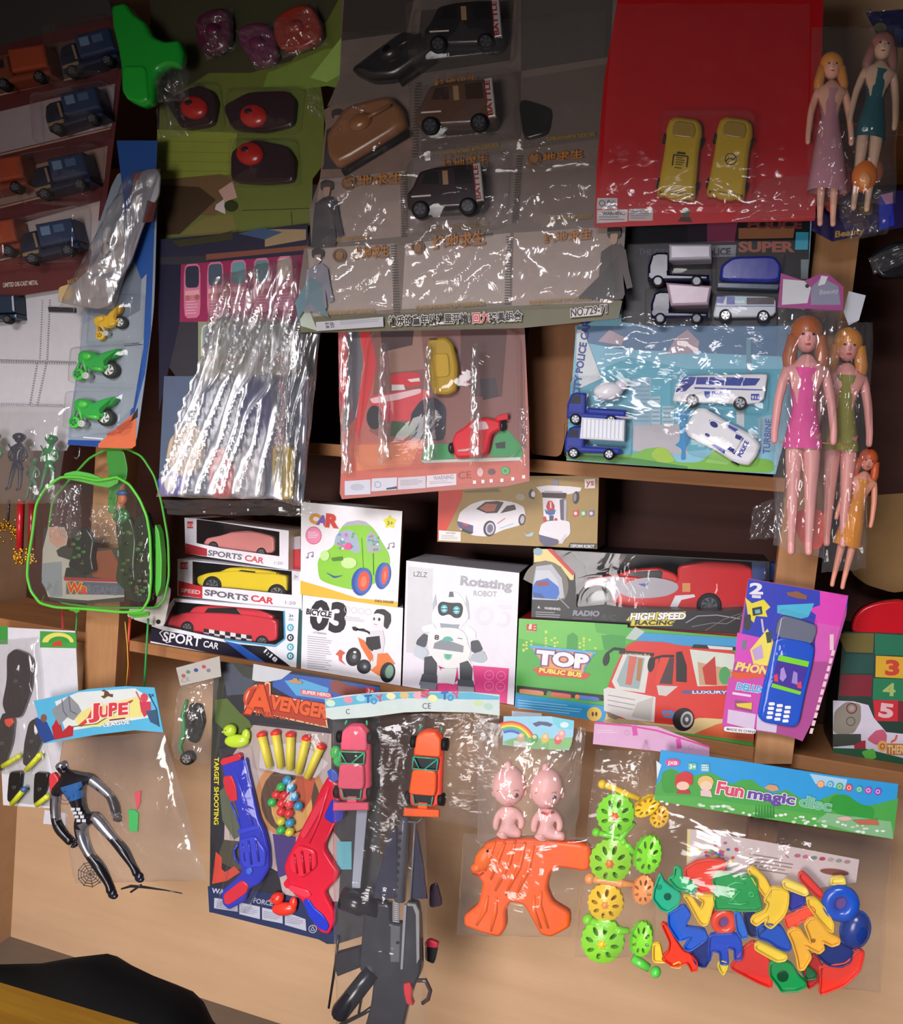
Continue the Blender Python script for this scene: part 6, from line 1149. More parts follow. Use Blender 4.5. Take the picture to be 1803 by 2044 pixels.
# --- centre tank card
D = .365
t = thing('tank_card', 'large grey-brown card of military toy vehicles with Chinese lettering along the foot', 'toy pack', *Z2(30, 1800), D)
def art_c(b):
    M = '6c5c54'
    b.P('20 1790 1810 1690 1800 1740 1790 1790 1240 1840 0 1870', '6c6a4c'); b.P('-10 1620 60 1770 95 1860 -5 1830', 'c0ccbc')
    cells = [('250 -60 650 -60 600 180 230 230', '4a4440'), ('230 420 620 340 640 520 150 600', '7a6c64'), ('150 610 660 540 640 860 600 960 110 1000', '8c7468'), ('110 1010 590 960 570 1330 60 1380', 'a8948c'), ('40 1400 530 1370 520 1740 70 1780', 'b4a49c'),
             ('680 60 1200 0 1180 340 640 420', '4c4642'), ('680 480 1240 400 1240 780 680 860', '6c5e58'), ('640 900 1230 860 1190 1260 600 1310', '8c7c78'), ('590 1370 1180 1310 1180 1700 570 1740', 'bcaca4'),
             ('1240 0 1760 -60 1740 320 1240 400', '5c5652'), ('1250 440 1720 360 1700 780 1250 840', '6e625c'), ('1250 880 1690 830 1660 1230 1230 1280', '86746c'), ('1200 1310 1800 1270 1760 1700 1190 1720', 'b09c92')]
    for q_, c in cells: b.P(q_, c)
    for x0, y0, x1, y1 in ((520, 1380, 540, 1770), (1170, 1330, 1160, 1720), (580, 980, 580, 1340), (660, 470, 640, 900), (1230, 880, 1200, 1260)):
        for i in range(26): k = i/26; x, y = x0+(x1-x0)*k, y0+(y1-y0)*k; b.R(x-12, y, x+22, y+6, '4a4238')
    for x0, y0, x1, y1, h_ in ((310, 1460, 500, 1440, 50), (750, 1405, 1040, 1370, 60), (240, 1060, 580, 1030, 46), (1370, 1370, 1640, 1340, 40), (800, 960, 1060, 920, 40), (1290, 920, 1590, 890, 36), (760, 500, 1000, 470, 34)):
        b.T('绝地求生', x0, y0, x1, y1, h_, 'c8862e', .02, .1, out='7a3a20', ow=.03)
    for x, y in ((665, 1395), (275, 1035), (225, 1440), (1320, 900)): b.ring(x, y, 38, 10, '8a5a34'); b.E(x, y, 22, 22, 'a0784c')
    b.T('Squad', 1005, 1333, 1080, 1326, 14, '2a2422', .03)
    for x0, y0, x1, y1 in ((130, 1775, 425, 1760), (655, 1745, 1040, 1718), (1290, 1715, 1640, 1690), (150, 1370, 400, 1345), (720, 1305, 1060, 1272), (1400, 1250, 1640, 1228), (790, 890, 1120, 830), (1390, 800, 1660, 770)):
        b.T("PLAYERUNKNOWN'S BATTLEGROUNDS", x0, y0, x1, y1, 20, 'b08a2c', .03)
    # soldier prints (plain figures)
    for ox, oy, s, c1, c2 in ((150, 1040, 1.0, '3c3a42', 'c89a84'), (100, 1420, .95, '8a8c9c', 'b0958c'), (1760, 1300, 1.1, '4c403c', 'b8927c'), (210, 640, .9, '3c3a3c', '9a7c70')):
        f_ = lambda st: [(ox+x*s, oy+y*s) for x, y in pl(st)]
        b.poly(smooth(f_('-30 -10 0 -25 40 -10 40 30 0 50 -30 30'), 1), '3a3430'); b.poly(smooth(f_('-15 20 25 15 20 65 0 75 -12 60'), 1), c2)
        b.poly(f_('-10 75 30 70 65 100 80 200 100 290 70 300 50 220 60 330 -80 340 -70 200 -60 110'), c1); b.poly(f_('-80 330 60 320 50 350 -90 355'), c1)
    b.P('60 1560 130 1600 130 1700 170 1790 100 1760 60 1700 -5 1800 -20 1700', '6a8c98')
    b.P('1560 1680 1680 1560 1790 1440 1800 1640 1720 1690', '3c3430')
    b.P('95 1815 472 1785 475 1840 100 1865', 'c8c8d0'); b.T('警告', 150, 1848, 200, 1842, 24, '5a5a68', .02); b.lines(230, 1805, 460, 1835, 3, 'a0a0ac', -20)
    b.T('快乐的童年从这里开始!', 505, 1832, 958, 1812, 40, '241c18', .03, out='f0ece8', ow=.06); b.T('回力', 975, 1815, 1062, 1810, 42, 'd83040', .02, out='f4dcd8', ow=.06); b.T('玩具组合', 1066, 1812, 1250, 1800, 40, '241c18', .03, out='f0ece8', ow=.06)
    b.P('1520 1745 1690 1735 1695 1775 1525 1790', 'e0dcd8'); b.T('NO.729-71', 1525, 1785, 1725, 1760, 42, '2a2420', .03, .1, out='f0ece8', ow=.06)
card(t, '230 -160 1830 -160 1830 1260 1800 1700 1790 1790 1240 1845 95 1870 -10 1860 -10 1620 20 1400 60 1380 50 1180 110 1000 150 780 130 620 230 560 220 430 230 200', D, '80726a', z=Z2, art=art_c)
MG = 'military toy vehicles on the grey-brown card'
def jeep(lab, cx, cy, s, ang, c1, c2, D=D, word=True):
    zz = Zs(cx, cy, s, ang, ox=80, oy=50, sy=s); t2 = thing('toy_jeep', lab, 'toy car', *zz(80, 100), D, MG)
    b = B(D, zz, 'plastic'); b.slab(smooth(pl('4 88 2 56 14 44 30 14 60 8 104 6 140 8 146 30 148 90'), 1), 42, c1, bev=8, h1=2, sm=True); b.P('34 40 42 20 66 18 66 42', c2); b.P('74 18 84 18 84 44 74 44', '9a7c5c'); b.L('14 62 50 62', 3, 'd8ccc0'); b.P('96 16 126 14 128 44 96 44', c2); b.build('body', t2)
    b = B(D, zz, 'plastic'); b.h0 = 42; b.slab(pl('132 10 146 8 148 78 134 80'), 45, 'a8a4a4', bev=2, h1=38)
    if word: b.T('BATTLE', 143, 76, 141, 14, 9, '8a2a24', .03)
    b.build('side_panel', t2)
    for x, y in ((30, 88), (118, 88)): wheel(t2, D, zz, x, y, 17, 34, 48, tyre='121214', hub='4a4a50')
jeep('black toy jeep at the top of the grey-brown card', *Z2(960, 200), 1.05, -3, '1c1a1e', '0e0e12'); jeep('brown toy jeep in the middle row of the grey-brown card', *Z2(920, 640), 1.08, -4, '5a4034', '3a2a24'); jeep('black toy jeep in the lower row of the grey-brown card', *Z2(860, 1100), 1.05, -4, '2c1e22', '120e12')
def wedge(lab, pts, c, z=Z2, D=D):
    t2 = thing('toy_tank', lab, 'toy tank', *z(*pl(pts)[0]), D, MG); b = B(D, z, 'plastic'); b.slab(smooth(pl(pts), 1), 80, c, bev=34, h1=4, sm=True); b.build('hull', t2)
    p_ = pl(pts); cx, cy = sum(x for x, y in p_)/len(p_), sum(y for x, y in p_)/len(p_); b = B(D, z, 'plastic'); b.ball(cx, cy-20, 84, 70, c, 46, 34, rot=-35); b.tube([(cx, cy-20, 96, 12), (cx+170, cy-110, 96, 9)], c); b.build('turret', t2)
    b = B(D, z, 'rubber'); a_, e_ = p_[0], p_[1]; b.tube([(a_[0]+10, a_[1]+10, 22, 20), (e_[0]+6, e_[1]+14, 22, 20)], '15120f', n=8); b.build('track', t2)
wedge('brown toy tank tilted in the left column of the grey-brown card', '240 970 620 740 600 640 520 560 280 620 170 780 180 900', '8a5c3c')
wedge('black toy tank tilted near the top of the grey-brown card', '560 470 760 330 720 240 600 200 420 330 300 420 420 480', '171518')
b = B(D, Z2, 'plastic'); b.slab(smooth(pl('1230 560 1420 620 1400 760 1260 800'), 1), 30, '1e1a1c', bev=10, h1=2, sm=True); b.build('toy_turret', label='small black plastic toy part right of the brown jeep', cat='toy part')
for q_ in ('620 70 1220 0 1200 370 640 430', '640 480 1220 420 1240 800 650 870', '590 920 1180 880 1160 1270 600 1310'): blister('blister', t, q_, D, 46, Z2, rad=4)
film('clear_film', t, '230 180 1720 60 1680 940 110 1060', D+.028, FILM_D, Z2, bulge=14, wr=9, fx=7, fy=4, seed=101, two=False, nx=60, ridge=8)
film('clear_film', t, '60 1040 1660 900 1790 1700 20 1780', D+.012, FILM, Z2, bulge=22, wr=9, fx=7, fy=4, seed=103, two=False, nx=60, ridge=12)
# --- plain red card
D = .385
t = thing('yellow_car_card', 'large plain red card with two yellow toy cars', 'toy pack', *Z3(90, 1270), D)
def art_r(b):
    b.P('92 1108 205 1108 202 1170 88 1170', 'c8c0c4'); b.P('90 1175 262 1172 260 1240 88 1250', 'd0c8cc'); b.P('268 1170 404 1165 402 1235 266 1238', 'c0b4b8'); b.T('WARNING', 120, 1205, 245, 1202, 18, '4a4448', .03)
    b.ring(118, 1138, 18, 5, '6a6468'); b.E(155, 1138, 10, 20, '7a7478'); b.ring(182, 1138, 14, 4, '7a7478'); b.lines(100, 1212, 250, 1240, 2, '8a8488'); b.lines(280, 1180, 390, 1230, 4, '9a9094')
    b.P('540 1240 560 1215 610 1215 625 1245', '3a1014'); b.E(585, 1190, 24, 24, '3a5a38')
card(t, '230 -160 1360 -160 1350 300 1330 900 1310 1235 830 1245 400 1262 75 1275 90 900 130 450', D, 'c0101a', z=Z3, art=art_r)
def ycar(lab, cx, cy, ang, dec):
    zz = Zs(*Z3(cx, cy), Z3.u, ang); t2 = thing('toy_car', lab, 'toy car', zz.x0, zz.y0, D, 'yellow cars on the red card')
    b = B(D, zz, 'plastic'); b.slab(smooth(pl('-100 -150 -90 -205 -60 -230 60 -230 92 -205 104 -150 96 -60 102 60 108 200 100 222 60 215 30 228 -30 228 -60 215 -100 222 -108 200 -100 60 -95 -60'), 1), 60, 'c8a828', bev=26, h1=4, sm=True); b.build('body', t2)
    b = B(D, zz, 'plastic'); b.slab(smooth(pl('-66 -160 -50 -200 50 -200 68 -160 60 -110 -60 -110'), 1), 66, 'a88a3c', bev=8, h1=50, sm=True); b.build('windscreen', t2)
    b = B(D, zz, 'plastic', h0=61)
    if dec: b.L('-40 50 -40 -10 40 -10 40 50', 8, '3a3020'); b.R(-24, -30, 24, -18, '3a3020'); b.lines(-24, 0, 26, 50, 4, '4a3c20'); b.lines(-26, 56, 26, 70, 1, '4a3c20')
    else: b.ring(0, 10, 34, 6, '4a3c20'); b.L('-26 24 -6 0 14 14 30 -12', 7, '4a3c20')
    b.lines(-50, -190, 50, -170, 2, '6a5020'); b.build('roof_print', t2)
    for x, y in ((-98, -110), (98, -110), (-102, 140), (102, 140)): b = B(D, zz, 'rubber'); b.tube([(x-12, y, 18, 28), (x+12, y, 18, 28)], '1a1412', n=14); b.build('wheel', t2)
ycar('yellow toy car with a square roof print, left on the red card', 560, 905, 7, True); ycar('yellow toy car with a round roof print, right on the red card', 838, 905, 8, False)
blister('blister', t, '440 640 980 640 960 1150 400 1150', D, 34, Z3)
film('clear_film', t, '180 20 1280 20 1270 1180 100 1200', D+.034, FILM_D, Z3, bulge=6, wr=6, fx=7, fy=7, seed=111, two=False, nx=50, ny=50)
film('clear_film', t, '1020 1000 1280 980 1320 1220 840 1240', D+.012, FILM, Z3, bulge=4, wr=4, fx=5, fy=3, seed=112, two=False)

# --- police card
D = .325
t = thing('police_card', 'big card of blue and white police toys with a city skyline print', 'toy pack', *Z7(80, 1200), D)
def art_po(b):
    b.P('385 30 1330 -60 1320 260 1310 560 800 560 560 560 360 540', '14141c'); b.P('500 540 800 555 1320 560 1140 1290 420 1240 80 1190 130 540 360 520', '86c4dc'); b.P('360 540 1300 540 1250 700 360 660 140 620 130 540', '5c80a4')
    b.P('100 830 400 700 700 760 1180 760 1150 1150 420 1200 80 1180', '58b0c8')
    b.P('700 20 950 15 960 110 700 130', '2a2030'); b.P('800 -20 960 -20 940 110 800 110', '8a3a5a'); b.P('960 40 1250 30 1240 90 960 95', 'a06a48'); b.P('1255 60 1320 60 1315 150 1250 150', '3aa8c8')
    b.T('POLICE', 1010, 40, 1280, 40, 40, '7a3a3a', .05, .1); b.T('SUPER', 965, 160, 1240, 160, 50, '9a5a48', .05); b.P('760 130 950 125 945 185 740 190', '8a8c98'); b.T('POLICE', 775, 178, 918, 176, 34, '2a2c38', .05); b.T('THE CITY POLICE', 450, 175, 735, 180, 30, '5a5c68', .0)
    b.P('1280 200 1320 200 1315 300 1280 300', '7a8a90')
    for q_ in ('240 620 300 560 380 600 360 640', '590 685 640 600 700 560 760 620 750 680', ): b.P(q_, 'b8a4b0')
    b.P('415 810 515 808 512 1040 470 1120 420 1060', '8fb8cc'); b.P('515 905 560 900 560 1045 515 1045', 'b0ccd8'); b.P('570 950 630 950 630 1060 570 1060', 'a8c8d4'); b.P('420 1050 700 1040 700 1200 420 1180', 'b8b4bc')
    for i in range(10): b.R(425, 825+i*22, 505, 833+i*22, '7aa4bc')
    for i in range(6): b.R(518, 912+i*22, 556, 920+i*22, '7aa4bc'); 
    for i in range(4): b.R(574, 960+i*22, 626, 968+i*22, '7aa4bc')
    b.P('1000 600 1025 600 1025 860 1000 860', '7aa4b8'); b.P('950 980 990 985 990 1060 950 1040', 'd0dce0'); b.P('1060 1010 1150 990 1150 1180 1060 1180', '8ab8cc')
    b.poly(smooth(pl('640 985 720 970 700 1010 690 1080 715 1120 690 1170 690 1225 665 1225 670 1170 635 1150 660 1130 660 1060'), 1), '1c88c0')
    b.poly(smooth(pl('80 1180 240 1200 420 1200 480 1170 560 1160 610 1190 640 1240 760 1240 840 1180 960 1200 1140 1230 1140 1295 700 1270 80 1225'), 1), '76b83a'); b.poly(smooth(pl('510 1200 540 1165 590 1165 640 1230 560 1250'), 1), 'a0c838'); b.P('80 1195 420 1215 700 1260 700 1272 80 1222', '3c8a3a'); b.P('790 1240 860 1130 960 1100 980 1200 900 1250', '8cc860')
    b.P('135 560 165 560 260 810 150 860 130 700', 'dce4e8'); b.T('CITY POLICE CAR', 145, 900, 200, 520, 36, '3a4a98', .04); b.T('TURBINE', 1118, 1195, 1132, 1020, 34, '4a5aa8', .02)
card(t, '385 10 1340 -60 1320 260 1300 700 1150 1300 700 1272 80 1228 90 1150 100 840 130 760 125 540 360 480', D, '86c4dc', z=Z7, art=art_po)
BW = 'f4f6fa'; NB = '1c2c88'
sidetruck('navy toy truck with a white box near the top of the police card', *Z7(660, 250), 1.22, 0, D, '0e1438', 'b0acbc', low='141c44', boxp='34 -2 102 -2 102 22 34 24', hub='3c4468')
sidetruck('navy toy tipper truck with a pinkish skip on the dark part of the police card', *Z7(665, 440), 1.15, 0, D, '0e1438', 'b098ac', low='141c44', boxp='26 -4 104 2 98 34 34 36', hub='4c5478')
sidetruck('blue and white box truck at the lower left of the police card', *Z7(230, 1120), 1.12, 2, D, '2c3c98', 'e8ecf4', boxp='28 -6 104 -4 104 34 26 32', hub='d8dce8', extra=lambda b: [b.R(30+i*7, -3, 32+i*7, 30, 'c0c8d8') for i in range(10)], low=NB)
t2 = sidetruck('blue and white cement mixer truck at the left of the police card', *Z7(240, 950), 1.12, 2, D, '2c3c98', '2c3c98', boxp='36 36 104 38 104 50 36 48', hub='d8dce8', low=NB)
b = B(D, Z7, 'plastic'); b.ball(300, 880, 50, 78, 'e4e4ec', 48, 44, rot=-6); b.ball(365, 850, 50, 34, 'dcdce8', 30, 26); b.build('mixer_drum', t2)
def van(lab, body, hx, win, whs, r, th=44, fn=None, z=Z7, name='toy_bus', cat='toy bus'):
    t2 = thing(name, lab, cat, *z(*whs[0]), D); b = B(D, z, 'plastic'); b.slab(smooth(pl(body), 1), th, hx, bev=8, h1=3, sm=True); b.h0 = th
    if fn: fn(b)
    b.build('body', t2); b = B(D, z, 'plastic', h0=th+1)
    for q_ in win: b.P(q_, '2840a0')
    b.build('side_windows', t2)
    for x, y in whs: wheel(t2, D, z, x, y, r, th-20, th+4, hub='b8bcc4')
def busd(b):
    b.P('650 860 720 830 735 838 690 880 640 885', NB); b.P('735 858 1080 870 1080 876 735 868', '3a58b8'); b.T('Police', 825, 905, 912, 905, 24, '2848b0', .04); b.P('785 880 815 880 815 905 800 918 788 905', '2848b0'); b.R(1022, 893, 1064, 925, '2848b0'); b.T('911', 1026, 920, 1060, 920, 18, 'f4f6fa', .02)
    for i in range(12): b.R(720+i*26, 812, 724+i*26, 845, '3a58b8')
van('white toy police bus with blue windows on the skyline part of the police card', '625 925 640 860 680 800 1100 790 1108 800 1085 950 630 930', 'eef0f6', ['682 805 745 808 730 845 660 842', '748 808 805 808 800 845 742 845', '812 808 890 808 885 850 806 848', '898 808 985 810 970 852 890 850', '992 812 1070 815 1045 850 978 852'], [(725, 928), (968, 940)], 36, fn=busd)
van('small white and blue toy police van above the skyline', '830 490 850 400 920 392 1150 400 1150 500 835 505', 'c8d0dc', ['850 400 895 400 880 435 845 430', '900 400 940 400 940 440 898 440'], [(893, 495), (1085, 500)], 34, fn=lambda b: (b.R(1000, 405, 1140, 440, '3a2c38'), b.R(940, 400, 998, 440, '9ac0cc'), b.R(845, 446, 1140, 451, '4a68a8'), b.T('POLICE', 940, 432, 990, 432, 12, 'e8f0f4', .03)), name='toy_police_van', cat='toy van')
t2 = thing('toy_van', 'dark blue glossy toy van on the dark part of the police card', 'toy van', *Z7(1000, 330), D); part('body', t2, lambda b: b.slab(smooth(pl('860 320 870 240 930 195 1140 190 1180 240 1170 330'), 1), 50, '1c2a9c', bev=16, h1=3, sm=True), D, Z7); part('base', t2, lambda b: b.slab(pl('850 325 1170 335 1160 365 850 355'), 40, '3c5068', bev=5, h1=3), D, Z7)
zz = Zs(*Z7(880, 1110), Z7.u, 30); t2 = thing('toy_police_car', 'white toy police car seen from above, tilted on the skyline part of the police card', 'toy car', *Z7(880, 1110), D)
b = B(D, zz, 'plastic'); b.slab(smooth(pl('-190 -60 -150 -85 0 -78 120 -85 190 -60 200 0 190 60 120 85 0 78 -150 88 -190 60'), 1), 50, 'eceef4', bev=20, h1=3, sm=True); b.h0 = 51
b.E(-75, -35, 26, 16, NB); b.E(-80, 38, 18, 12, NB); b.P('-20 -66 50 -70 40 -50 -10 -52', '3a48b0'); b.P('-30 66 50 72 44 54 -15 50', '3a48b0'); b.P('60 -40 96 -46 94 -20 66 -22', NB); b.P('60 44 96 50 94 26 66 24', NB); b.E(0, 4, 8, 10, '8aa8c8'); b.T('POLICE', 132, 44, 128, -40, 22, '2838a0', .04); b.build('body', t2)
b = B(D, zz, 'plastic'); b.slab(smooth(pl('-100 -50 -40 -56 90 -52 96 0 90 52 -40 56 -100 50'), 1), 58, 'f0f2f6', bev=8, h1=40, sm=True); b.h0 = 58; b.E(-70, -30, 22, 14, NB); b.E(-72, 34, 14, 9, NB); b.P('50 -44 86 -48 84 -26 56 -24', NB); b.P('50 44 86 46 84 26 56 26', NB); b.build('roof', t2)
for x, y in ((-120, -76), (120, -78), (-120, 78), (120, 78)): b = B(D, zz, 'rubber'); b.tube([(x, y-8, 16, 22), (x, y+8, 16, 22)], '1a1a20', n=14); b.build('wheel', t2)
for q_ in ('500 180 820 180 830 330 490 330', '480 350 820 350 820 540 480 540', '840 180 1200 170 1180 370 840 370', '820 380 1170 380 1160 540 820 540', '100 800 420 800 420 1030 90 1030', '70 1030 420 1030 410 1220 70 1220', '610 780 1120 770 1110 990 610 970', '680 960 1080 1000 1060 1260 690 1190'): blister('blister', t, q_, D, 26, Z7)
film('clear_film', t, '360 460 1160 560 1120 1200 120 1000', D+.024, FILM_D, Z7, bulge=6, wr=8, fx=7, fy=6, seed=121, two=False)

# --- glittering shrink-wrapped pack, centre left
D = .335
t = thing('shrink_wrapped_pack', 'heavily wrinkled shiny wrapped pack of vehicles with a pink card, centre left', 'toy pack', *Z5(60, 1900), D)
def art_f(b):
    b.P('60 130 600 80 1070 20 1080 260 400 280 380 240 60 250', '262640'); b.P('780 60 1060 60 1060 130 780 180', 'a8906c'); b.P('600 90 760 50 900 80 780 130', '405a80'); b.P('150 140 400 110 560 70 560 130 200 180', '3c3c20')
    b.P('380 230 1070 170 1070 200 380 270', '8a5040'); b.P('210 300 1080 230 1000 640 960 700 200 690', 'a02a5c'); b.P('50 300 210 300 200 690 60 1300 60 500', '1c1c38')
    for i in range(5):
        x = 230+i*158; w = 112; y = 300-i*13
        b.poly(smooth([(x, y), (x+w, y-8), (x+w, y+360), (x, y+368)], 1), 'e080a0'); b.poly(smooth([(x+10, y+14), (x+w-10, y+6), (x+w-10, y+156), (x+10, y+160)], 1), ('2c3448', '4a5c70', '70a0a8', '6a9098', 'd8c8b8')[i]); b.P(f'{x+8} {y+180} {x+w-8} {y+172} {x+w-8} {y+205} {x+8} {y+212}', 'f0b0b8'); b.E(x+25, y+228, 18, 20, 'c8786a', n=8); b.E(x+90, y+222, 18, 20, 'b86a5c', n=8)
        b.lines(x+14, y+250, x+w-14, y+350, 5, 'f4c0cc', -4, .3)
    b.P('330 690 960 690 950 1060 330 1060', '98a080')
    for i in range(4):
        x = 350+i*160; w = 120; y = 712
        b.poly(smooth([(x, y), (x+w, y-6), (x+w, y+340), (x, y+345)], 1), 'e0e4d8'); b.poly(smooth([(x+10, y+10), (x+w-10, y+5), (x+w-14, y+170), (x+10, y+172)], 1), '9cacb0'); b.E(x+26, y+232, 18, 18, 'd8606a', n=8); b.E(x+80, y+230, 18, 18, 'd87078', n=8)
    b.P('100 1060 1080 1060 1050 1900 60 1860', '5a6a84')
    b.P('600 1060 820 1050 830 1450 740 1480 610 1380', '2c3c88')
card(t, '50 140 600 80 1070 20 1080 250 1010 640 1080 1060 1050 1900 60 1860 80 1500 200 1100 60 900', D, '35353f', z=Z5, art=art_f)
sc_ = (('blue and white toy vehicle at the lower left of the shiny wrapped pack', '60 1770 120 1700 240 1740 260 1800 220 1870 90 1880', '2a38a8'), ('red and white toy vehicle low in the shiny wrapped pack', '410 1560 520 1540 590 1700 570 1880 420 1890', 'd84a54'),
       ('silver toy car low in the shiny wrapped pack', '580 1600 700 1540 790 1640 800 1880 590 1900', 'b8b8c4'), ('tan wrapped toy in the left of the shiny wrapped pack', '150 1480 300 1350 400 1480 360 1700 200 1750 120 1640', 'c8b49c'))
for lab, q_, hx in sc_:
    t2 = thing('toy_vehicle', lab, 'toy car', *Z5(*pl(q_)[0]), D); part('body', t2, lambda b: b.slab(smooth(pl(q_), 1), 40, hx, bev=16, h1=3, sm=True), D, Z5)
    cx, cy = [sum(v)/len(v) for v in zip(*pl(q_))]; part('roof', t2, lambda b: b.ball(cx, cy, 38, 46, 'e8e4ea', 60, 22), D, Z5)
t2 = thing('toy_bus', 'yellow toy bus standing on end at the lower right of the shiny wrapped pack', 'toy bus', *Z5(930, 1900), D); part('body', t2, lambda b: b.slab(smooth(pl('860 1540 930 1520 1000 1550 1000 1860 960 1900 870 1890 850 1720'), 1), 60, 'e0c030', bev=14, h1=3, sm=True), D, Z5)
part('roof_panel', t2, lambda b: b.slab(smooth(pl('880 1600 950 1600 950 1840 880 1840'), 1), 64, 'e8d468', bev=4, h1=50), D, Z5)
for y in (1605, 1810): part('wheel', t2, lambda b: b.tube([(1000, y-1, 30, 1), (1000, y, 30, 36), (1012, y, 30, 36)], '4a4640', n=14) if 0 else b.disc(1004, y, 30, 14, 40, '3c3830', 'rubber', ry=38), D, Z5)
TD = lambda px, py: .352+.075*min(1, max(0, (py-600)/400))+.05*min(1, max(0, (600-px)/250))*min(1, max(0, (py-600)/150))
film('shrink_film', t, '430 380 1010 240 1080 1080 330 1120', D+.020, FOIL, Z5, bulge=20, wr=9, fx=5, fy=3, seed=131, two=False, nx=50, ridge=18)
film('shrink_film', t, '460 620 950 660 900 1900 40 1880', TD, FOIL_H, Z5, bulge=26, wr=10, fx=5, fy=2.5, seed=133, two=False, nx=60, ny=70, ridge=26)
film('shrink_film', t, '900 700 1160 740 1040 1950 840 1900', D+.018, FOIL, Z5, bulge=22, wr=7, fx=5, fy=3, seed=135, two=False, nx=40, ny=60, ridge=10)
# small torn corners of film
film('bag_foot', t, '80 1900 1080 1900 1100 2010 120 2000', D+.004, FILM, Z5, bulge=6, wr=6, fx=8, fy=2, seed=137, two=False)
# --- red racing card
D = .34
t = thing('racing_card', 'pinkish red blister card with racing car prints and a WARNING label', 'toy pack', *Z6(230, 1060), D)
def art_rc(b):
    b.P('220 90 270 90 280 330 270 560 230 560', 'e03040'); b.P('275 110 340 120 365 310 320 620 260 700 240 700 270 450', '6a6a72'); b.L('352 130 372 300 350 480 320 620', 6, 'b8b8c0'); b.P('345 120 400 110 445 290 420 420 345 700 300 950 290 960 320 650 372 310', 'd83a40')
    b.P('400 100 1300 90 1310 800 720 800 500 760 400 700 440 300', '8a5a54'); b.P('500 140 700 110 720 340 520 360', 'a07a6c'); b.P('460 100 660 100 650 200 480 240', '4a2c30'); b.P('930 100 1200 110 1170 500 1000 500 930 300', '5c3430')
    b.P('350 770 720 750 700 880 890 880 1310 850 1320 980 240 1060 240 950 320 700', 'c8685a'); b.P('330 780 700 770 640 900 320 930', 'd8805c')
    b.poly(smooth(pl('520 400 530 370 600 360 690 360 700 440 530 440'), 1), 'd8303c'); b.P('620 400 690 390 695 410 640 415', 'f0e4e4'); b.P('530 430 600 430 610 460 530 465', 'e8dcdc')
    b.poly(smooth(pl('400 520 420 490 700 450 760 480 750 560 640 640 480 640 410 580'), 1), 'd84450'); b.poly(smooth(pl('400 510 560 480 700 450 700 480 560 520 420 540'), 1), 'f0c8cc')
    b.E(430, 620, 46, 70, '26262e'); b.poly(smooth(pl('640 600 700 520 780 500 850 560 840 760 640 740'), 1), '26283a'); b.P('530 640 660 660 660 720 520 730', '3c5a40')
    b.P('1040 400 1130 390 1150 500 1060 520', '3a2c34'); b.P('1210 380 1300 380 1300 520 1220 500', '8a5a50')
    b.P('720 800 760 770 890 780 890 860 700 870', '2f9a54'); b.P('1110 800 1150 700 1200 690 1290 790 1290 850 1100 850', '2f9a54'); b.P('700 870 1280 850 1275 870 720 885', 'c8dcd4')
    b.P('1130 770 1190 760 1190 800 1140 800', '1c2824')
    b.P('258 990 408 980 408 1065 258 1072', 'cfd0dc'); b.P('415 975 562 968 560 1040 412 1050', 'cfd0dc'); b.P('568 970 728 960 728 1030 566 1040', 'cfc8d0'); b.P('735 958 906 946 906 1012 732 1028', 'dcd4dc')
    b.T('WARNING', 775, 985, 890, 976, 24, '8a7c8c', .01); b.lines(580, 985, 715, 1020, 4, 'a8a0ac', -8); b.lines(750, 992, 890, 1012, 2, 'b0a8b4', -8); b.P('500 1030 560 1020 560 1034 500 1040', '3a4a60'); b.ring(450, 1010, 20, 5, 'a0a4b8'); b.E(330, 1025, 40, 20, 'b8bccc')
    b.T('CE', 918, 978, 992, 972, 42, '9a5048', 0); b.E(1190, 930, 28, 26, '4a9a5a'); b.ring(1190, 930, 18, 5, '8ac090'); b.E(1110, 935, 22, 18, '6a5058'); b.E(1045, 938, 18, 26, 'e0b8b4')
    for x, y in ((1012, 996), (1061, 992), (1109, 988), (1171, 985), (1234, 977), (1297, 965)): b.R(x-9, y-10, x+9, y+10, 'f0ecec')
card(t, smooth(pl('218 90 1300 80 1328 700 1330 990 1200 1018 800 1048 240 1095 228 1060 240 800 225 560'), 0), D, 'b86a60', z=Z6, art=art_rc)
t2 = thing('toy_car', 'gold toy car standing on end in the middle of the racing card', 'toy car', *Z6(830, 490), D); part('body', t2, lambda b: b.slab(smooth(pl('745 200 770 165 860 160 900 200 930 330 920 470 870 495 790 490 760 420 760 330'), 1), 60, 'b8962c', bev=20, h1=3, sm=True), D, Z6)
part('roof', t2, lambda b: (b.slab(smooth(pl('780 260 880 255 890 390 800 400'), 1), 68, 'c4a030', bev=8, h1=50, sm=True), b.lines(770, 172, 830, 192, 1, '2a2418')), D, Z6)
for x, y in ((768, 250), (900, 240), (778, 430), (915, 430)): part('wheel', t2, lambda b: b.ball(x, y, 20, 12, '16161a', 28, 22), D, Z6)
def dome(x, y, w, h_, c):
    pass
t2 = thing('toy_racing_car', 'small red toy racing car with a spoiler at the lower right of the racing card', 'toy car', *Z6(1000, 850), D)
part('body', t2, lambda b: b.slab(smooth(pl('890 760 910 710 960 680 1000 640 1080 620 1170 640 1180 690 1120 720 1100 830 1040 850 910 860'), 1), 46, 'd82c38', bev=16, h1=3, sm=True), D, Z6); part('windscreen', t2, lambda b: b.slab(smooth(pl('990 680 1020 650 1090 645 1110 690 1040 700'), 1), 50, 'e8c8cc', bev=4, h1=36), D, Z6)
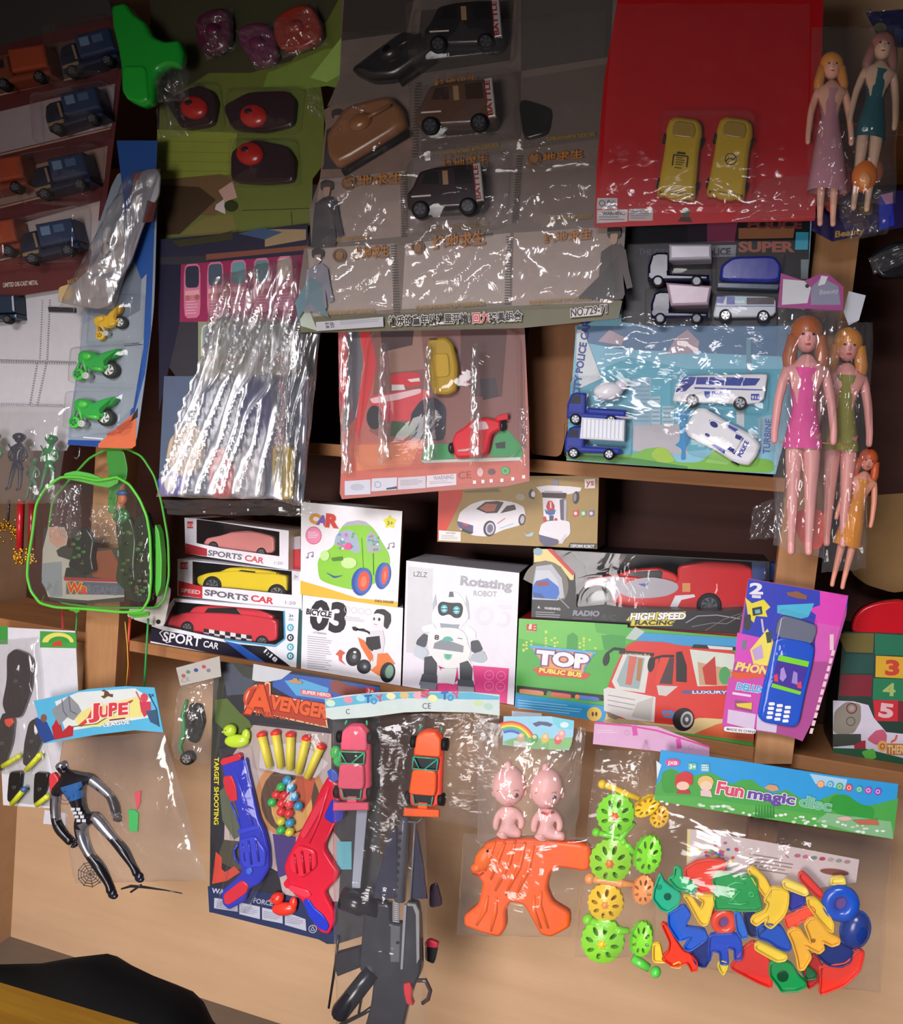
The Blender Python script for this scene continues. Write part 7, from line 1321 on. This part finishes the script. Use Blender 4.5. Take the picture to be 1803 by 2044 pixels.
part('rear_spoiler', t2, lambda b: b.slab(pl('1145 615 1215 600 1215 635 1150 645'), 44, 'd82c38', bev=4, h1=20), D, Z6); part('bumper', t2, lambda b: b.tube([(930, 815, 48, 8), (980, 812, 52, 9), (1020, 800, 48, 8)], 'e8a8a8'), D, Z6)
for x, y in ((885, 800), (1180, 670)): part('wheel', t2, lambda b: b.ball(x, y, 24, 20, '1c1c22', 34, 26), D, Z6)
blister('blister', t, '400 120 1280 100 1290 860 320 920', D, 34, Z6)
for i, x in enumerate((490, 750, 1020)): film('blister_ridge', t, f'{x-26} 190 {x+14} 190 {x+40} 860 {x-40} 900', D+.034, FOIL, Z6, bulge=12, wr=6, fx=2, fy=8, seed=141+i, two=False, nx=10, ny=50)
film('clear_film', t, '225 110 300 110 300 940 235 950', D+.02, FOIL, Z6, bulge=10, wr=7, fx=2, fy=9, seed=147, two=False, nx=10)
film('clear_film', t, '1270 560 1330 560 1325 930 1270 930', D+.02, FILM, Z6, bulge=8, wr=5, fx=2, fy=6, seed=148, two=False, nx=10)

# --- doll packs, right
def doll(lab, z, D, px, py, s, ang, dress, hair, skinc='e8a098', h0=20, dl=1.0, legs=True, name='fashion_doll', shoes=None):
    """px,py = neck; unit frame: head 30 tall, whole doll about 230"""
    zz = Zs(*z(px, py), s*z.u, ang); t2 = thing(name, lab, 'doll', zz.x0, zz.y0, D)
    J = [(0, 70, 0, 13), (0, 45, 0, 10), (0, 20, 0, 15), (0, 6, 0, 12), (0, -4, 0, 5), (-20, 14, 0, 6), (-27, 45, 0, 5), (-30, 75, 4, 4), (-30, 90, 5, 3.5), (20, 14, 0, 6), (27, 45, 0, 5), (30, 75, 4, 4), (30, 90, 5, 3.5), (-9, 92, 0, 10), (-9, 140, 0, 6.5), (-9, 190, 0, 4), (-9, 202, 5, 4), (9, 92, 0, 10), (9, 140, 0, 6.5), (9, 190, 0, 4), (9, 202, 5, 4)]
    b = B(D, zz, 'soft'); V = [b.pt(x, y, h+h0) for x, y, h, r in J]; R = [r*zz.u*S(zz.x0, zz.y0, D) for *_, r in J]
    V, F = skin(V, chain(0, 1, 2, 3, 4)+chain(2, 5, 6, 7, 8)+chain(2, 9, 10, 11, 12)+chain(0, 13, 14, 15, 16)+chain(0, 17, 18, 19, 20), R)
    b.raw(V, F, skinc, None, True); b.ball(0, -20, h0, 12, skinc, 16, 13); b.ball(0, -17, h0+12, 2, skinc, 3, 3, n=8, m=6); b.build('body', t2)
    b = B(D, zz, 'soft', h0=h0+12.5)
    for x in (-5, 5): b.ball(x, -21, h0+11.5, 2, '2a2a4a', 1.3, 1.2, n=8, m=6)
    b.ball(0, -11, h0+11.5, 3, 'c83048', 1, 1, n=8, m=6); b.build('face', t2)
    b = B(D, zz, 'soft'); b.ball(0, -26, h0-3, 17, hair, 17, 16); b.tube([(-13, -22, h0, 6), (-17, 0, h0-4, 7), (-15, 24, h0-6, 5)], hair); b.tube([(13, -22, h0, 6), (17, 0, h0-4, 7), (16, 26, h0-6, 5)], hair); b.build('hair', t2)
    b = B(D, zz, 'matte'); n = 18; rows = [(12, 17, 11), (28, 15, 11), (48, 12, 10), (66, 15, 12), (86, 19, 14), (86+30*dl, 19+4*dl, 14)]
    V = [b.pt(rx*math.cos(2*math.pi*j/n)*(1+.05*math.sin(j*3)), y, h0+rz*math.sin(2*math.pi*j/n)) for y, rx, rz in rows for j in range(n)]
    b.raw(V, [(r_*n+j, r_*n+(j+1) % n, (r_+1)*n+(j+1) % n, (r_+1)*n+j) for r_ in range(5) for j in range(n)], dress, None, True); b.build('dress', t2)
    if shoes:
        for x in (-9, 9): b = B(D, zz, 'plastic'); b.ball(x, 203, h0+4, 6, shoes, 9, 7); b.build('shoe', t2)
    return t2
D = .37
t = thing('doll_bag', 'clear bag with a pink-edged silver header holding fashion dolls, right', 'toy pack', *Z8(500, 1600), D)
def art_h(b):
    b.P('478 50 600 60 640 100 620 190 470 200', 'd8dce4'); b.P('640 100 700 40 800 90 812 200 640 200', '8c8ea8'); b.P('700 30 740 35 720 80 680 90', 'e8e4f0'); b.E(618, 90, 12, 12, '1c1420')
    b.T('Beauty', 690, 140, 800, 130, 26, 'b8bcd0', .02, .2)
card(t, '465 15 600 60 690 20 745 22 830 95 825 235 445 215', D+.01, 'a8408c', z=Z8, name='header_card', art=art_h)
film('polybag', t, '448 215 825 235 720 1680 420 1600', D+.024, FILM, Z8, bulge=36, wr=10, fx=5, fy=7, seed=151, two=True, ny=70, ridge=10, nx=30)
doll('fashion doll in a pink dress with ginger hair in the right doll bag', Z8, D, 600, 520, 5.6, 2, 'e85aa4', 'a8603c', skinc='dc9c98', dl=.25)
b = B(D+.03, Z8, 'plastic'); b.tube([(455, 1000, 6, 4), (640, 1000, 10, 4), (860, 1018, 6, 4)], 'c88a58', n=6); b.build('rubber_band', label='tan rubber band round the right doll bags', cat='rubber band')
t = thing('doll_bag', 'second clear doll bag with a white header behind the pink-edged one', 'toy pack', *Z8(900, 1650), D-.03)
card(t, '860 120 960 145 920 290 860 320 830 240', D-.02, 'd8dce8', z=Z8, name='header_card')
film('polybag', t, '800 300 1000 300 960 1740 700 1760', D-.008, FILM_D, Z8, bulge=30, wr=9, fx=4, fy=7, seed=153, ridge=8)
doll('fashion doll in an olive dress with orange hair, behind the pink doll', Z8, D-.03, 840, 560, 5.2, 4, '8c8a44', 'd08838', skinc='d8948c', dl=.3, h0=10)
doll('fashion doll lying low in an orange dress at the foot of the right doll bag', Z8, D-.03, 950, 1180, 3.4, 14, 'd88a2a', 'b85028', skinc='d89078', dl=1.4, h0=10)
b = B(D-.02, Z8, 'soft'); b.slab(smooth(pl('545 1400 700 1390 740 1480 700 1620 620 1640 550 1520'), 1), 14, 'e04838', bev=5, h1=0, sm=True); b.build('folded_red_dress', label='red folded doll dress at the foot of the right doll bag', cat='doll clothes')
film('loose_film', t, '300 1380 480 1300 470 1560 280 1570', D-.04, FILM, Z8, bulge=6, wr=6, fx=4, fy=3, seed=155, two=False)
# upper dolls
D = .39
t = thing('doll_bag', 'wrinkled clear bag of dolls at the top right', 'toy pack', *Z18(300, 1500), D)
film('polybag', t, '150 200 800 180 760 1480 120 1500', D+.014, FILM_D, Z18, bulge=30, wr=10, fx=5, fy=6, seed=161, ridge=8)
doll('blonde doll in a pale pink dress at the top right', Z18, D, 285, 620, 5.2, 2, 'c890a0', 'e89a48', skinc='e8b098', dl=2.2, h0=8)
b = B(D, Z18, 'soft')
doll('doll in a dark teal dress at the top right edge', Z18, D, 640, 480, 5.4, 8, '2c6470', 'a8746c', skinc='d8b49c', dl=.6, h0=8)
t2 = thing('toy_doll', 'orange-haired doll head low in the top right bag', 'doll', *Z18(520, 1400), D); part('hair', t2, lambda b: (b.ball(525, 1300, 40, 95, 'e0782c', 120, 70, rot=10), b.ball(600, 1250, 20, 70, 'a85028', 90, 40)), D, Z18, 'soft'); part('face', t2, lambda b: b.ball(520, 1340, 80, 50, 'f0a868', 60, 44), D, Z18, 'soft')
b = B(D-.02, Z18, 'soft'); b.slab(smooth(pl('130 1250 420 1180 440 1400 330 1460 280 1560 210 1480 140 1380'), 1), 20, 'b02820', bev=6, h1=0, sm=True); b.build('folded_red_dress', label='dark red folded doll dress at the foot of the top right bag', cat='doll clothes')
t = thing('blue_wrapped_pack', 'dark blue and purple wrapped pack at the right edge below the dolls', 'toy pack', *Z18(450, 1750), .36)
part('card', t, lambda b: (b.slab(pl('140 1480 640 1400 900 1380 900 1640 560 1700 300 1760 150 1680'), 0, '241c50', h1=-3), b.P('640 1440 740 1420 750 1640 640 1680', '2a38b8'), b.P('650 1420 740 1400 740 1480 690 1490', 'c890b8'), b.P('480 1480 600 1460 590 1560 500 1580', '6c6030'), b.T('Beauty', 320, 1730, 530, 1700, 44, 'b08a3a', .03, .2), b.P('330 1500 440 1470 560 1600 600 1680 460 1660', '4a3c48')), .36, Z18)
film('clear_wrap', t, '300 1440 760 1380 700 1700 420 1760', .37, FILM, Z18, bulge=14, wr=8, fx=4, fy=4, seed=165, two=False)
t = thing('navy_wrapped_pack', 'navy wrapped pack at the very top right corner', 'toy pack', *Z18(760, 340), .37)
part('card', t, lambda b: (b.slab(pl('540 90 900 60 900 340 680 350'), 0, '1c2250', h1=-3), b.E(650, 200, 46, 34, '6a6a48'), b.P('760 200 830 220 800 300 740 290', '2a4a88')), .37, Z18)
film('clear_wrap', t, '500 80 900 60 900 360 640 370', .38, FILM_D, Z18, bulge=10, wr=8, fx=4, fy=3, seed=166, two=False)
t = thing('dark_wrapped_pack', 'dark glossy wrapped pack at the right edge, below the blue one', 'toy pack', *Z18(650, 1950), .33)
part('lump', t, lambda b: b.slab(smooth(pl('560 1880 700 1780 900 1760 900 2020 640 2040'), 1), 60, '15181e', bev=20, h1=0, sm=True), .33, Z18, 'plastic')
film('clear_wrap', t, '560 1880 900 1740 900 1900 600 2000', .36, FILM, Z18, bulge=10, wr=6, fx=3, fy=3, seed=167, two=False)

# --- right bay behind the upright
t = thing('board_game_box', 'board game box with yellow, green and red number squares 3, 4 and 5, right edge', 'toy box', *Z17(350, 1900), .2)
def art_bg(b):
    b.P('380 560 780 560 770 770 480 760', '6c6028'); b.P('790 560 1100 580 1100 800 790 790', '1c7050'); b.P('800 800 1100 815 1100 1045 795 1030', 'd8a82a'); b.T('3', 915, 1000, 1035, 1005, 150, 'c8402e', .05); b.P('480 780 780 790 770 990 430 990', '1c4c44'); b.P('430 1000 765 1010 750 1240 400 1230', '7c1c2c')
    b.P('775 1040 1100 1050 1100 1290 765 1270', '1f7a50'); b.T('4', 880, 1225, 1000, 1230, 130, 'a8b868', .03); b.P('770 1275 1040 1280 1035 1505 790 1500', 'c82434'); b.T('5', 840, 1450, 965, 1465, 140, 'e0b4b8', .05); b.P('1040 1290 1100 1290 1100 1510 1040 1505', '7a1c2a')
    b.P('340 1280 560 1290 720 1330 780 1470 860 1560 910 1620 1100 1640 1100 1900 340 1860', 'd4ccdc'); b.poly(smooth(pl('350 1400 480 1290 640 1320 640 1500 560 1640 340 1640'), 1), '8c8478'); b.ring(540, 1365, 60, 14, '7a3034'); b.E(540, 1365, 26, 26, 'a89a90'); b.ring(530, 1505, 50, 10, '5a4a44')
    b.poly(smooth(pl('700 1700 800 1600 880 1590 920 1650 910 1750 800 1760'), 1), 'c85a78'); b.P('560 1720 690 1710 690 1800 570 1800', 'a02c3c'); b.P('340 1640 640 1640 640 1720 560 1760 340 1780', '3c4438')
    b.P('340 1790 700 1800 1100 1900 1100 1990 340 1930', '1f5a3c'); b.poly(smooth(pl('640 1830 780 1790 810 1900 700 1920'), 1), '5ab84a'); b.poly(el(868, 1770, 50, 60), 'e0a858'); b.T('O', 842, 1800, 895, 1802, 60, 'a85a2c', .03); b.P('915 1740 1100 1745 1100 1870 915 1860', 'b8703c'); b.T('THER', 925, 1850, 1100, 1850, 90, 'e8c88c', .03); b.L('960 1730 1010 1700 1025 1650', 22, 'd85a38')
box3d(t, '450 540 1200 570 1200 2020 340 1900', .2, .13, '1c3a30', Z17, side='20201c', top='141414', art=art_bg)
t = thing('red_toy_bag', 'dark red glossy bag lying on top of the board game box', 'toy pack', *Z17(600, 550), .19)
part('bag', t, lambda b: b.slab(smooth(pl('520 560 560 380 660 270 850 210 1200 190 1200 590 800 560'), 2), 50, 'b81420', bev=22, h1=-60, sm=True), .19, Z17, 'plastic')
b = B(.1, Z17); b.slab(smooth(pl('470 -900 1300 -960 1300 60 1000 130 700 40 520 -100'), 1), 0, '8c6c44', 'matte', h1=-30); b.build('brown_carton', label='plain brown carton high in the right bay', cat='carton')

# --- green figures bag, left
D = .34
t = thing('soldier_bag', 'clear bag of dark and green plastic soldiers at the left edge', 'toy pack', *Z20(0, 1480), D)
film('polybag', t, '-120 800 490 800 460 1160 -120 1500'.replace('460 1160', '400 1500'), D+.012, FILM, Z20, bulge=26, wr=7, fx=5, fy=5, seed=171)
def soldier(lab, x, y, s, hx, D=D):
    zz = Zs(*Z20(x, y), s*Z20.u, 4); t2 = thing('toy_soldier', lab, 'toy soldier', zz.x0, zz.y0, D)
    J = [(0, 40, 0, 24), (0, -10, 0, 28), (0, -50, 0, 30), (4, -85, 0, 14), (-34, -50, 0, 14), (-52, 0, 6, 12), (-30, 40, 16, 11), (40, -46, 0, 14), (62, 4, 6, 12), (36, 36, 18, 11), (-20, 80, 0, 18), (-34, 150, 0, 14), (-44, 215, 0, 12), (-62, 226, 6, 11), (22, 80, 0, 18), (26, 150, 0, 14), (24, 215, 0, 12), (8, 226, 6, 11)]
    b = B(D, zz, 'plastic'); V = [b.pt(a, c, h+20) for a, c, h, r in J]; R = [r*zz.u*S(zz.x0, zz.y0, D) for *_, r in J]
    V, F = skin(V, chain(0, 1, 2, 3)+chain(2, 4, 5, 6)+chain(2, 7, 8, 9)+chain(0, 10, 11, 12, 13)+chain(0, 14, 15, 16, 17), R); b.raw(V, F, hx, None, True); b.ball(2, -108, 22, 26, hx, 30, 26); b.build('body', t2)
    b = B(D, zz, 'plastic'); b.ball(2, -120, 22, 38, hx, 28, 34); b.build('helmet', t2); b = B(D, zz, 'plastic'); b.tube([(-60, -70, 30, 5), (30, 60, 36, 7), (50, 90, 36, 9)], hx, n=8); b.build('rifle', t2)
soldier('green toy soldier on the right of the bag at the left edge', 370, 1170, 1.05, '2c7a44'); soldier('dark blue-black toy soldier in the middle of the bag at the left edge', 145, 1160, 1.08, '22283c'); soldier('green toy soldier cut by the left picture edge', -30, 1150, 1.05, '1e7a3c'); soldier('green toy soldier behind, between the dark one and the right one', 250, 1290, .8, '2f6a44', D-.02)
# glitter tubes below
for i, (x, x2, c, lab) in enumerate(((160, 150, 'b81c24', 'red tinsel-ended toy wand, left of the two at the left edge'), (240, 232, '8c1a22', 'dark red tinsel-ended toy wand, right of the two at the left edge'))):
    t2 = thing('tinsel_wand', lab, 'toy wand', *Z20(x2, 1930), .31); part('tube', t2, lambda b: b.tube([(x, 1480, 14, 24), (x2, 1820, 14, 24)], c), .31, Z20); 
    rn = random.Random(i); part('gold_tinsel_end', t2, lambda b: [b.ball(x2+rn.uniform(-28, 28), 1860+rn.uniform(-46, 60), 14+rn.uniform(-10, 20), 10, 'd8a040', 12, 8, 'metal', n=7, m=5, rot=rn.uniform(0, 90)) for _ in range(46)], .31, Z20)
for x, y, l, lab in ((35, 1670, 60, 'gold tinsel ball on a dark spiral rod at the left edge'), (108, 1690, 36, 'gold tinsel tuft on a white rod near the left edge')):
    t2 = thing('tinsel_wand', lab, 'toy wand', *Z20(x, y+50), .31); rn = random.Random(int(x)); part('rod', t2, lambda b: b.tube([(x+40, 1470, 12, 9), (x+30, 1620, 12, 9)], '3a3a42' if x < 50 else 'd8c8c8'), .31, Z20)
    part('gold_tinsel_end', t2, lambda b: [b.ball(x+rn.gauss(0, l*.45), y+rn.gauss(0, 26), 14+rn.uniform(-10, 16), 9, 'b88a30', 12, 7, 'metal', n=7, m=5, rot=rn.uniform(0, 90)) for _ in range(40)], .31, Z20)

# --- clear backpack with green piping
D = .33
t = thing('clear_backpack', 'see-through toy backpack with bright green piping full of green army toys', 'backpack', *Z22(750, 1850), D)
front = '190 1000 200 700 260 560 420 400 620 340 850 380 1000 420 1080 400 1200 480 1300 600 1380 780 1420 1000 1430 1500 1415 1720 1340 1850 1150 1870 700 1830 400 1815 230 1770 130 1640 90 1500 110 1300'
fp = smooth(pl('430 430 520 340 760 130 1000 95 1200 190 1340 330 1400 520')[0:0]+pl('185 700 300 500 520 345 760 130 880 98'), 1)
out = pl('90 1480 100 1300 150 1000 185 700 260 560 420 410 620 300 850 395 960 420 1060 400 1200 480 1310 640 1390 830 1425 1050 1435 1500 1415 1720 1340 1850 1150 1870 700 1830 400 1815 230 1770 130 1640')
loop = smooth(pl('90 1480 100 1300 150 1000 185 700 280 530 450 400 650 400 850 440 980 420 1060 400 1200 480 1310 640 1390 830 1425 1050 1435 1500 1415 1720 1340 1850 1150 1870 700 1830 400 1815 230 1770 130 1640'), 1)
part('green_piping', t, lambda b: b.tube([(x, y, 150, 15) for x, y in loop], '5cc83c', n=10, closed=True), D, Z22, 'soft')
part('rear_piping', t, lambda b: b.tube([(x+60, y-10, 10, 13) for x, y in smooth(pl('90 1480 150 1000 200 650 420 400 600 200 800 100 1000 90 1180 180 1320 400 1400 700 1470 1100 1480 1500 1430 1760 1340 1850 700 1850 300 1800 130 1640'), 1)], '4aa838', n=10, closed=True), D, Z22, 'soft')
part('top_handle_band', t, lambda b: b.slab(smooth(pl('470 360 600 330 760 360 900 420 990 400 1060 380 1060 470 960 520 840 500 640 450 470 420'), 1), 130, '5ab848', bev=8, h1=110, sm=True), D, Z22, 'soft')
part('top_strap', t, lambda b: b.slab(smooth(pl('860 100 1060 110 1100 300 1090 420 1000 520 960 800 880 800 900 420'), 1), 40, '3c8a38', bev=6, h1=28), D, Z22, 'soft')
part('side_gusset', t, lambda b: b.slab(smooth(pl('1430 900 1480 1000 1510 1300 1500 1600 1450 1720 1430 1600 1440 1300'), 1), 90, '4fae3c', bev=8, h1=10), D, Z22, 'soft')
b = B(D, Z22); n = len(loop); V = [b.pt(x, y, 150+(10 if 0 else 0)) for x, y in loop]; V2 = [b.pt(x, y, 172) for x, y in inset(loop, 90)]; V3 = [b.pt(x, y, 178) for x, y in inset(loop, 240)]
b.raw(V+V2+V3, [(j, (j+1) % n, n+(j+1) % n, n+j) for j in range(n)]+[(n+j, n+(j+1) % n, 2*n+(j+1) % n, 2*n+j) for j in range(n)]+[tuple(range(2*n, 3*n))], GRNF, None, True); b.build('clear_front', t)
part('crumpled_vinyl', t, lambda b: None, D, Z22) if 0 else film('crumpled_vinyl', t, '230 480 560 480 560 1080 220 1060', D+.034, FILM, Z22, bulge=8, wr=7, fx=4, fy=4, seed=181, two=False, ridge=8); film('crumpled_vinyl', t, '680 700 1020 700 1020 1140 680 1120', D+.034, FILM, Z22, bulge=8, wr=8, fx=4, fy=4, seed=182, two=False, ridge=8)
def art_bk(b):
    b.P('200 950 380 950 420 1060 400 1150 340 1170 290 1210 310 1270 520 1340 520 1380 400 1400 420 1500 700 1540 1040 1530 1040 1720 640 1760 380 1740 200 1720 130 1500 140 1200', 'b8b0a8'); b.P('205 960 300 940 400 1000 390 1140 300 1180 210 1100', 'c89888'); b.P('140 1350 350 1330 360 1720 230 1720 130 1560', '90949c')
    b.P('700 1220 900 1200 1000 1400 960 1540 700 1500 660 1420', '8c4c34'); b.P('370 1500 1040 1530 1040 1560 380 1540', 'a03838'); b.P('400 1545 1040 1570 1040 1700 400 1690', '5c6070'); b.T('MiD', 400, 1660, 515, 1668, 110, 'd83a2c', .05, out='e8c83a', ow=.04) if 0 else None
    b.T('Wa', 410, 1670, 620, 1682, 110, 'd8402c', .04, out='e8c83a', ow=.04); b.T('RGAME', 630, 1680, 960, 1700, 90, '6a7080', .03); b.lines(965, 1210, 1030, 1280, 4, 'c8ccd0')
    b.P('380 1500 400 1400 540 1380 640 1460 620 1510', '20302a')
card(t, '150 960 380 930 420 1180 700 1180 1040 1180 1040 1770 640 1790 230 1760 120 1560', D+.012, '3c403c', z=Z22, name='insert_card', art=art_bk)
for lab, x, y, w, h_, c in (('green army toy figure in the right half of the backpack', 1090, 1240, 120, 420, '263c2a'), ('dark green army toy block at the right of the backpack', 1280, 1250, 120, 480, '1c281f'), ('black army toy in the middle of the backpack', 600, 1200, 150, 260, '20292a'), ('dark army toy at the lower right of the backpack', 1230, 1620, 150, 150, '232a26')):
    t2 = thing('army_toy', lab, 'army toy', *Z22(x, y+h_), D+.014); rn = random.Random(int(x)); part('body', t2, lambda b: (b.slab(smooth([(x-w+rn.uniform(-15, 15), y-h_*.8), (x+w*.4, y-h_), (x+w, y-h_*.4), (x+w*.8, y+h_*.3), (x+w, y+h_*.9), (x, y+h_), (x-w, y+h_*.7), (x-w*.6, y)], 1), 60, c, bev=20, h1=4, sm=True)), D+.014, Z22)
    part('camouflage_patches', t2, lambda b: [b.ball(x+rn.uniform(-.6, .6)*w, y+rn.uniform(-.7, .7)*h_, 60, 26, rn.choice(['3c6a3c', '4a4a34', '1c2420', '6c5c3c']), 20, 8, n=8, m=6) for _ in range(12)], D+.014, Z22)
t2 = thing('army_toy', 'small soldier figure with a blue beret at the upper right of the backpack', 'army toy', *Z22(1050, 900), D+.014); part('torso', t2, lambda b: (b.ball(1040, 830, 40, 90, '1f7038', 90, 40), b.tube([(1000, 800, 50, 24), (960, 860, 60, 20)], '4a8a44')), D+.014, Z22); part('head', t2, lambda b: b.ball(1055, 640, 50, 48, 'c8683c', 66, 40), D+.014, Z22, 'soft'); part('beret', t2, lambda b: b.ball(1050, 575, 52, 60, '2a5a9c', 34, 44), D+.014, Z22, 'soft')
part('adjuster_tab', t, lambda b: (b.slab(smooth(pl('465 1830 590 1835 580 1880 550 1890 520 1870 480 1865'), 1), 60, '6ad04a', bev=4, h1=40), b.slab(smooth(pl('1110 1870 1340 1880 1330 1930 1200 1950 1110 1920'), 1), 40, '5ab83c', bev=4, h1=20)), D, Z22, 'soft')
# strings
def string(lab, pts, c, D=.31, r=2.2): b = B(D, Z12, 'soft'); b.tube([(x, y, 4, r) for x, y in pts], c, n=7); b.build('string', label=lab, cat='string')
string('green cord hanging below the backpack, thick right one', [(948, 110), (935, 330), (922, 560)], '2a9a4a', r=7); string('green cord hanging below the backpack, left one', [(497, 50), (480, 300), (455, 600)], '2f9a50', r=5)
string('red string hanging below the backpack, left of two', [(398, 30), (402, 300), (408, 610)], 'c83040', r=2.6); string('red string hanging below the backpack, right of two', [(402, 40), (415, 320), (440, 610)], 'b83040', r=2.6)
string('red and orange cord beside the left upright', [(832, 100), (820, 300), (825, 420), (815, 560)], 'd84a2c', r=8, D=.30); string('yellow cord beside the left upright', [(800, 130), (815, 280), (820, 400), (808, 560)], 'e0b040', r=3.5, D=.305)
b = B(.335, Z4, 'metal'); b.tube([(485, 940, 6, 4), (480, 990, 6, 4), (465, 1010, 8, 4), (455, 1000, 12, 4)], 'b0b0b4', n=8); b.build('wire_hook', label='small wire hook below the motorbike card', cat='hook')
bpy.context.view_layer.update()
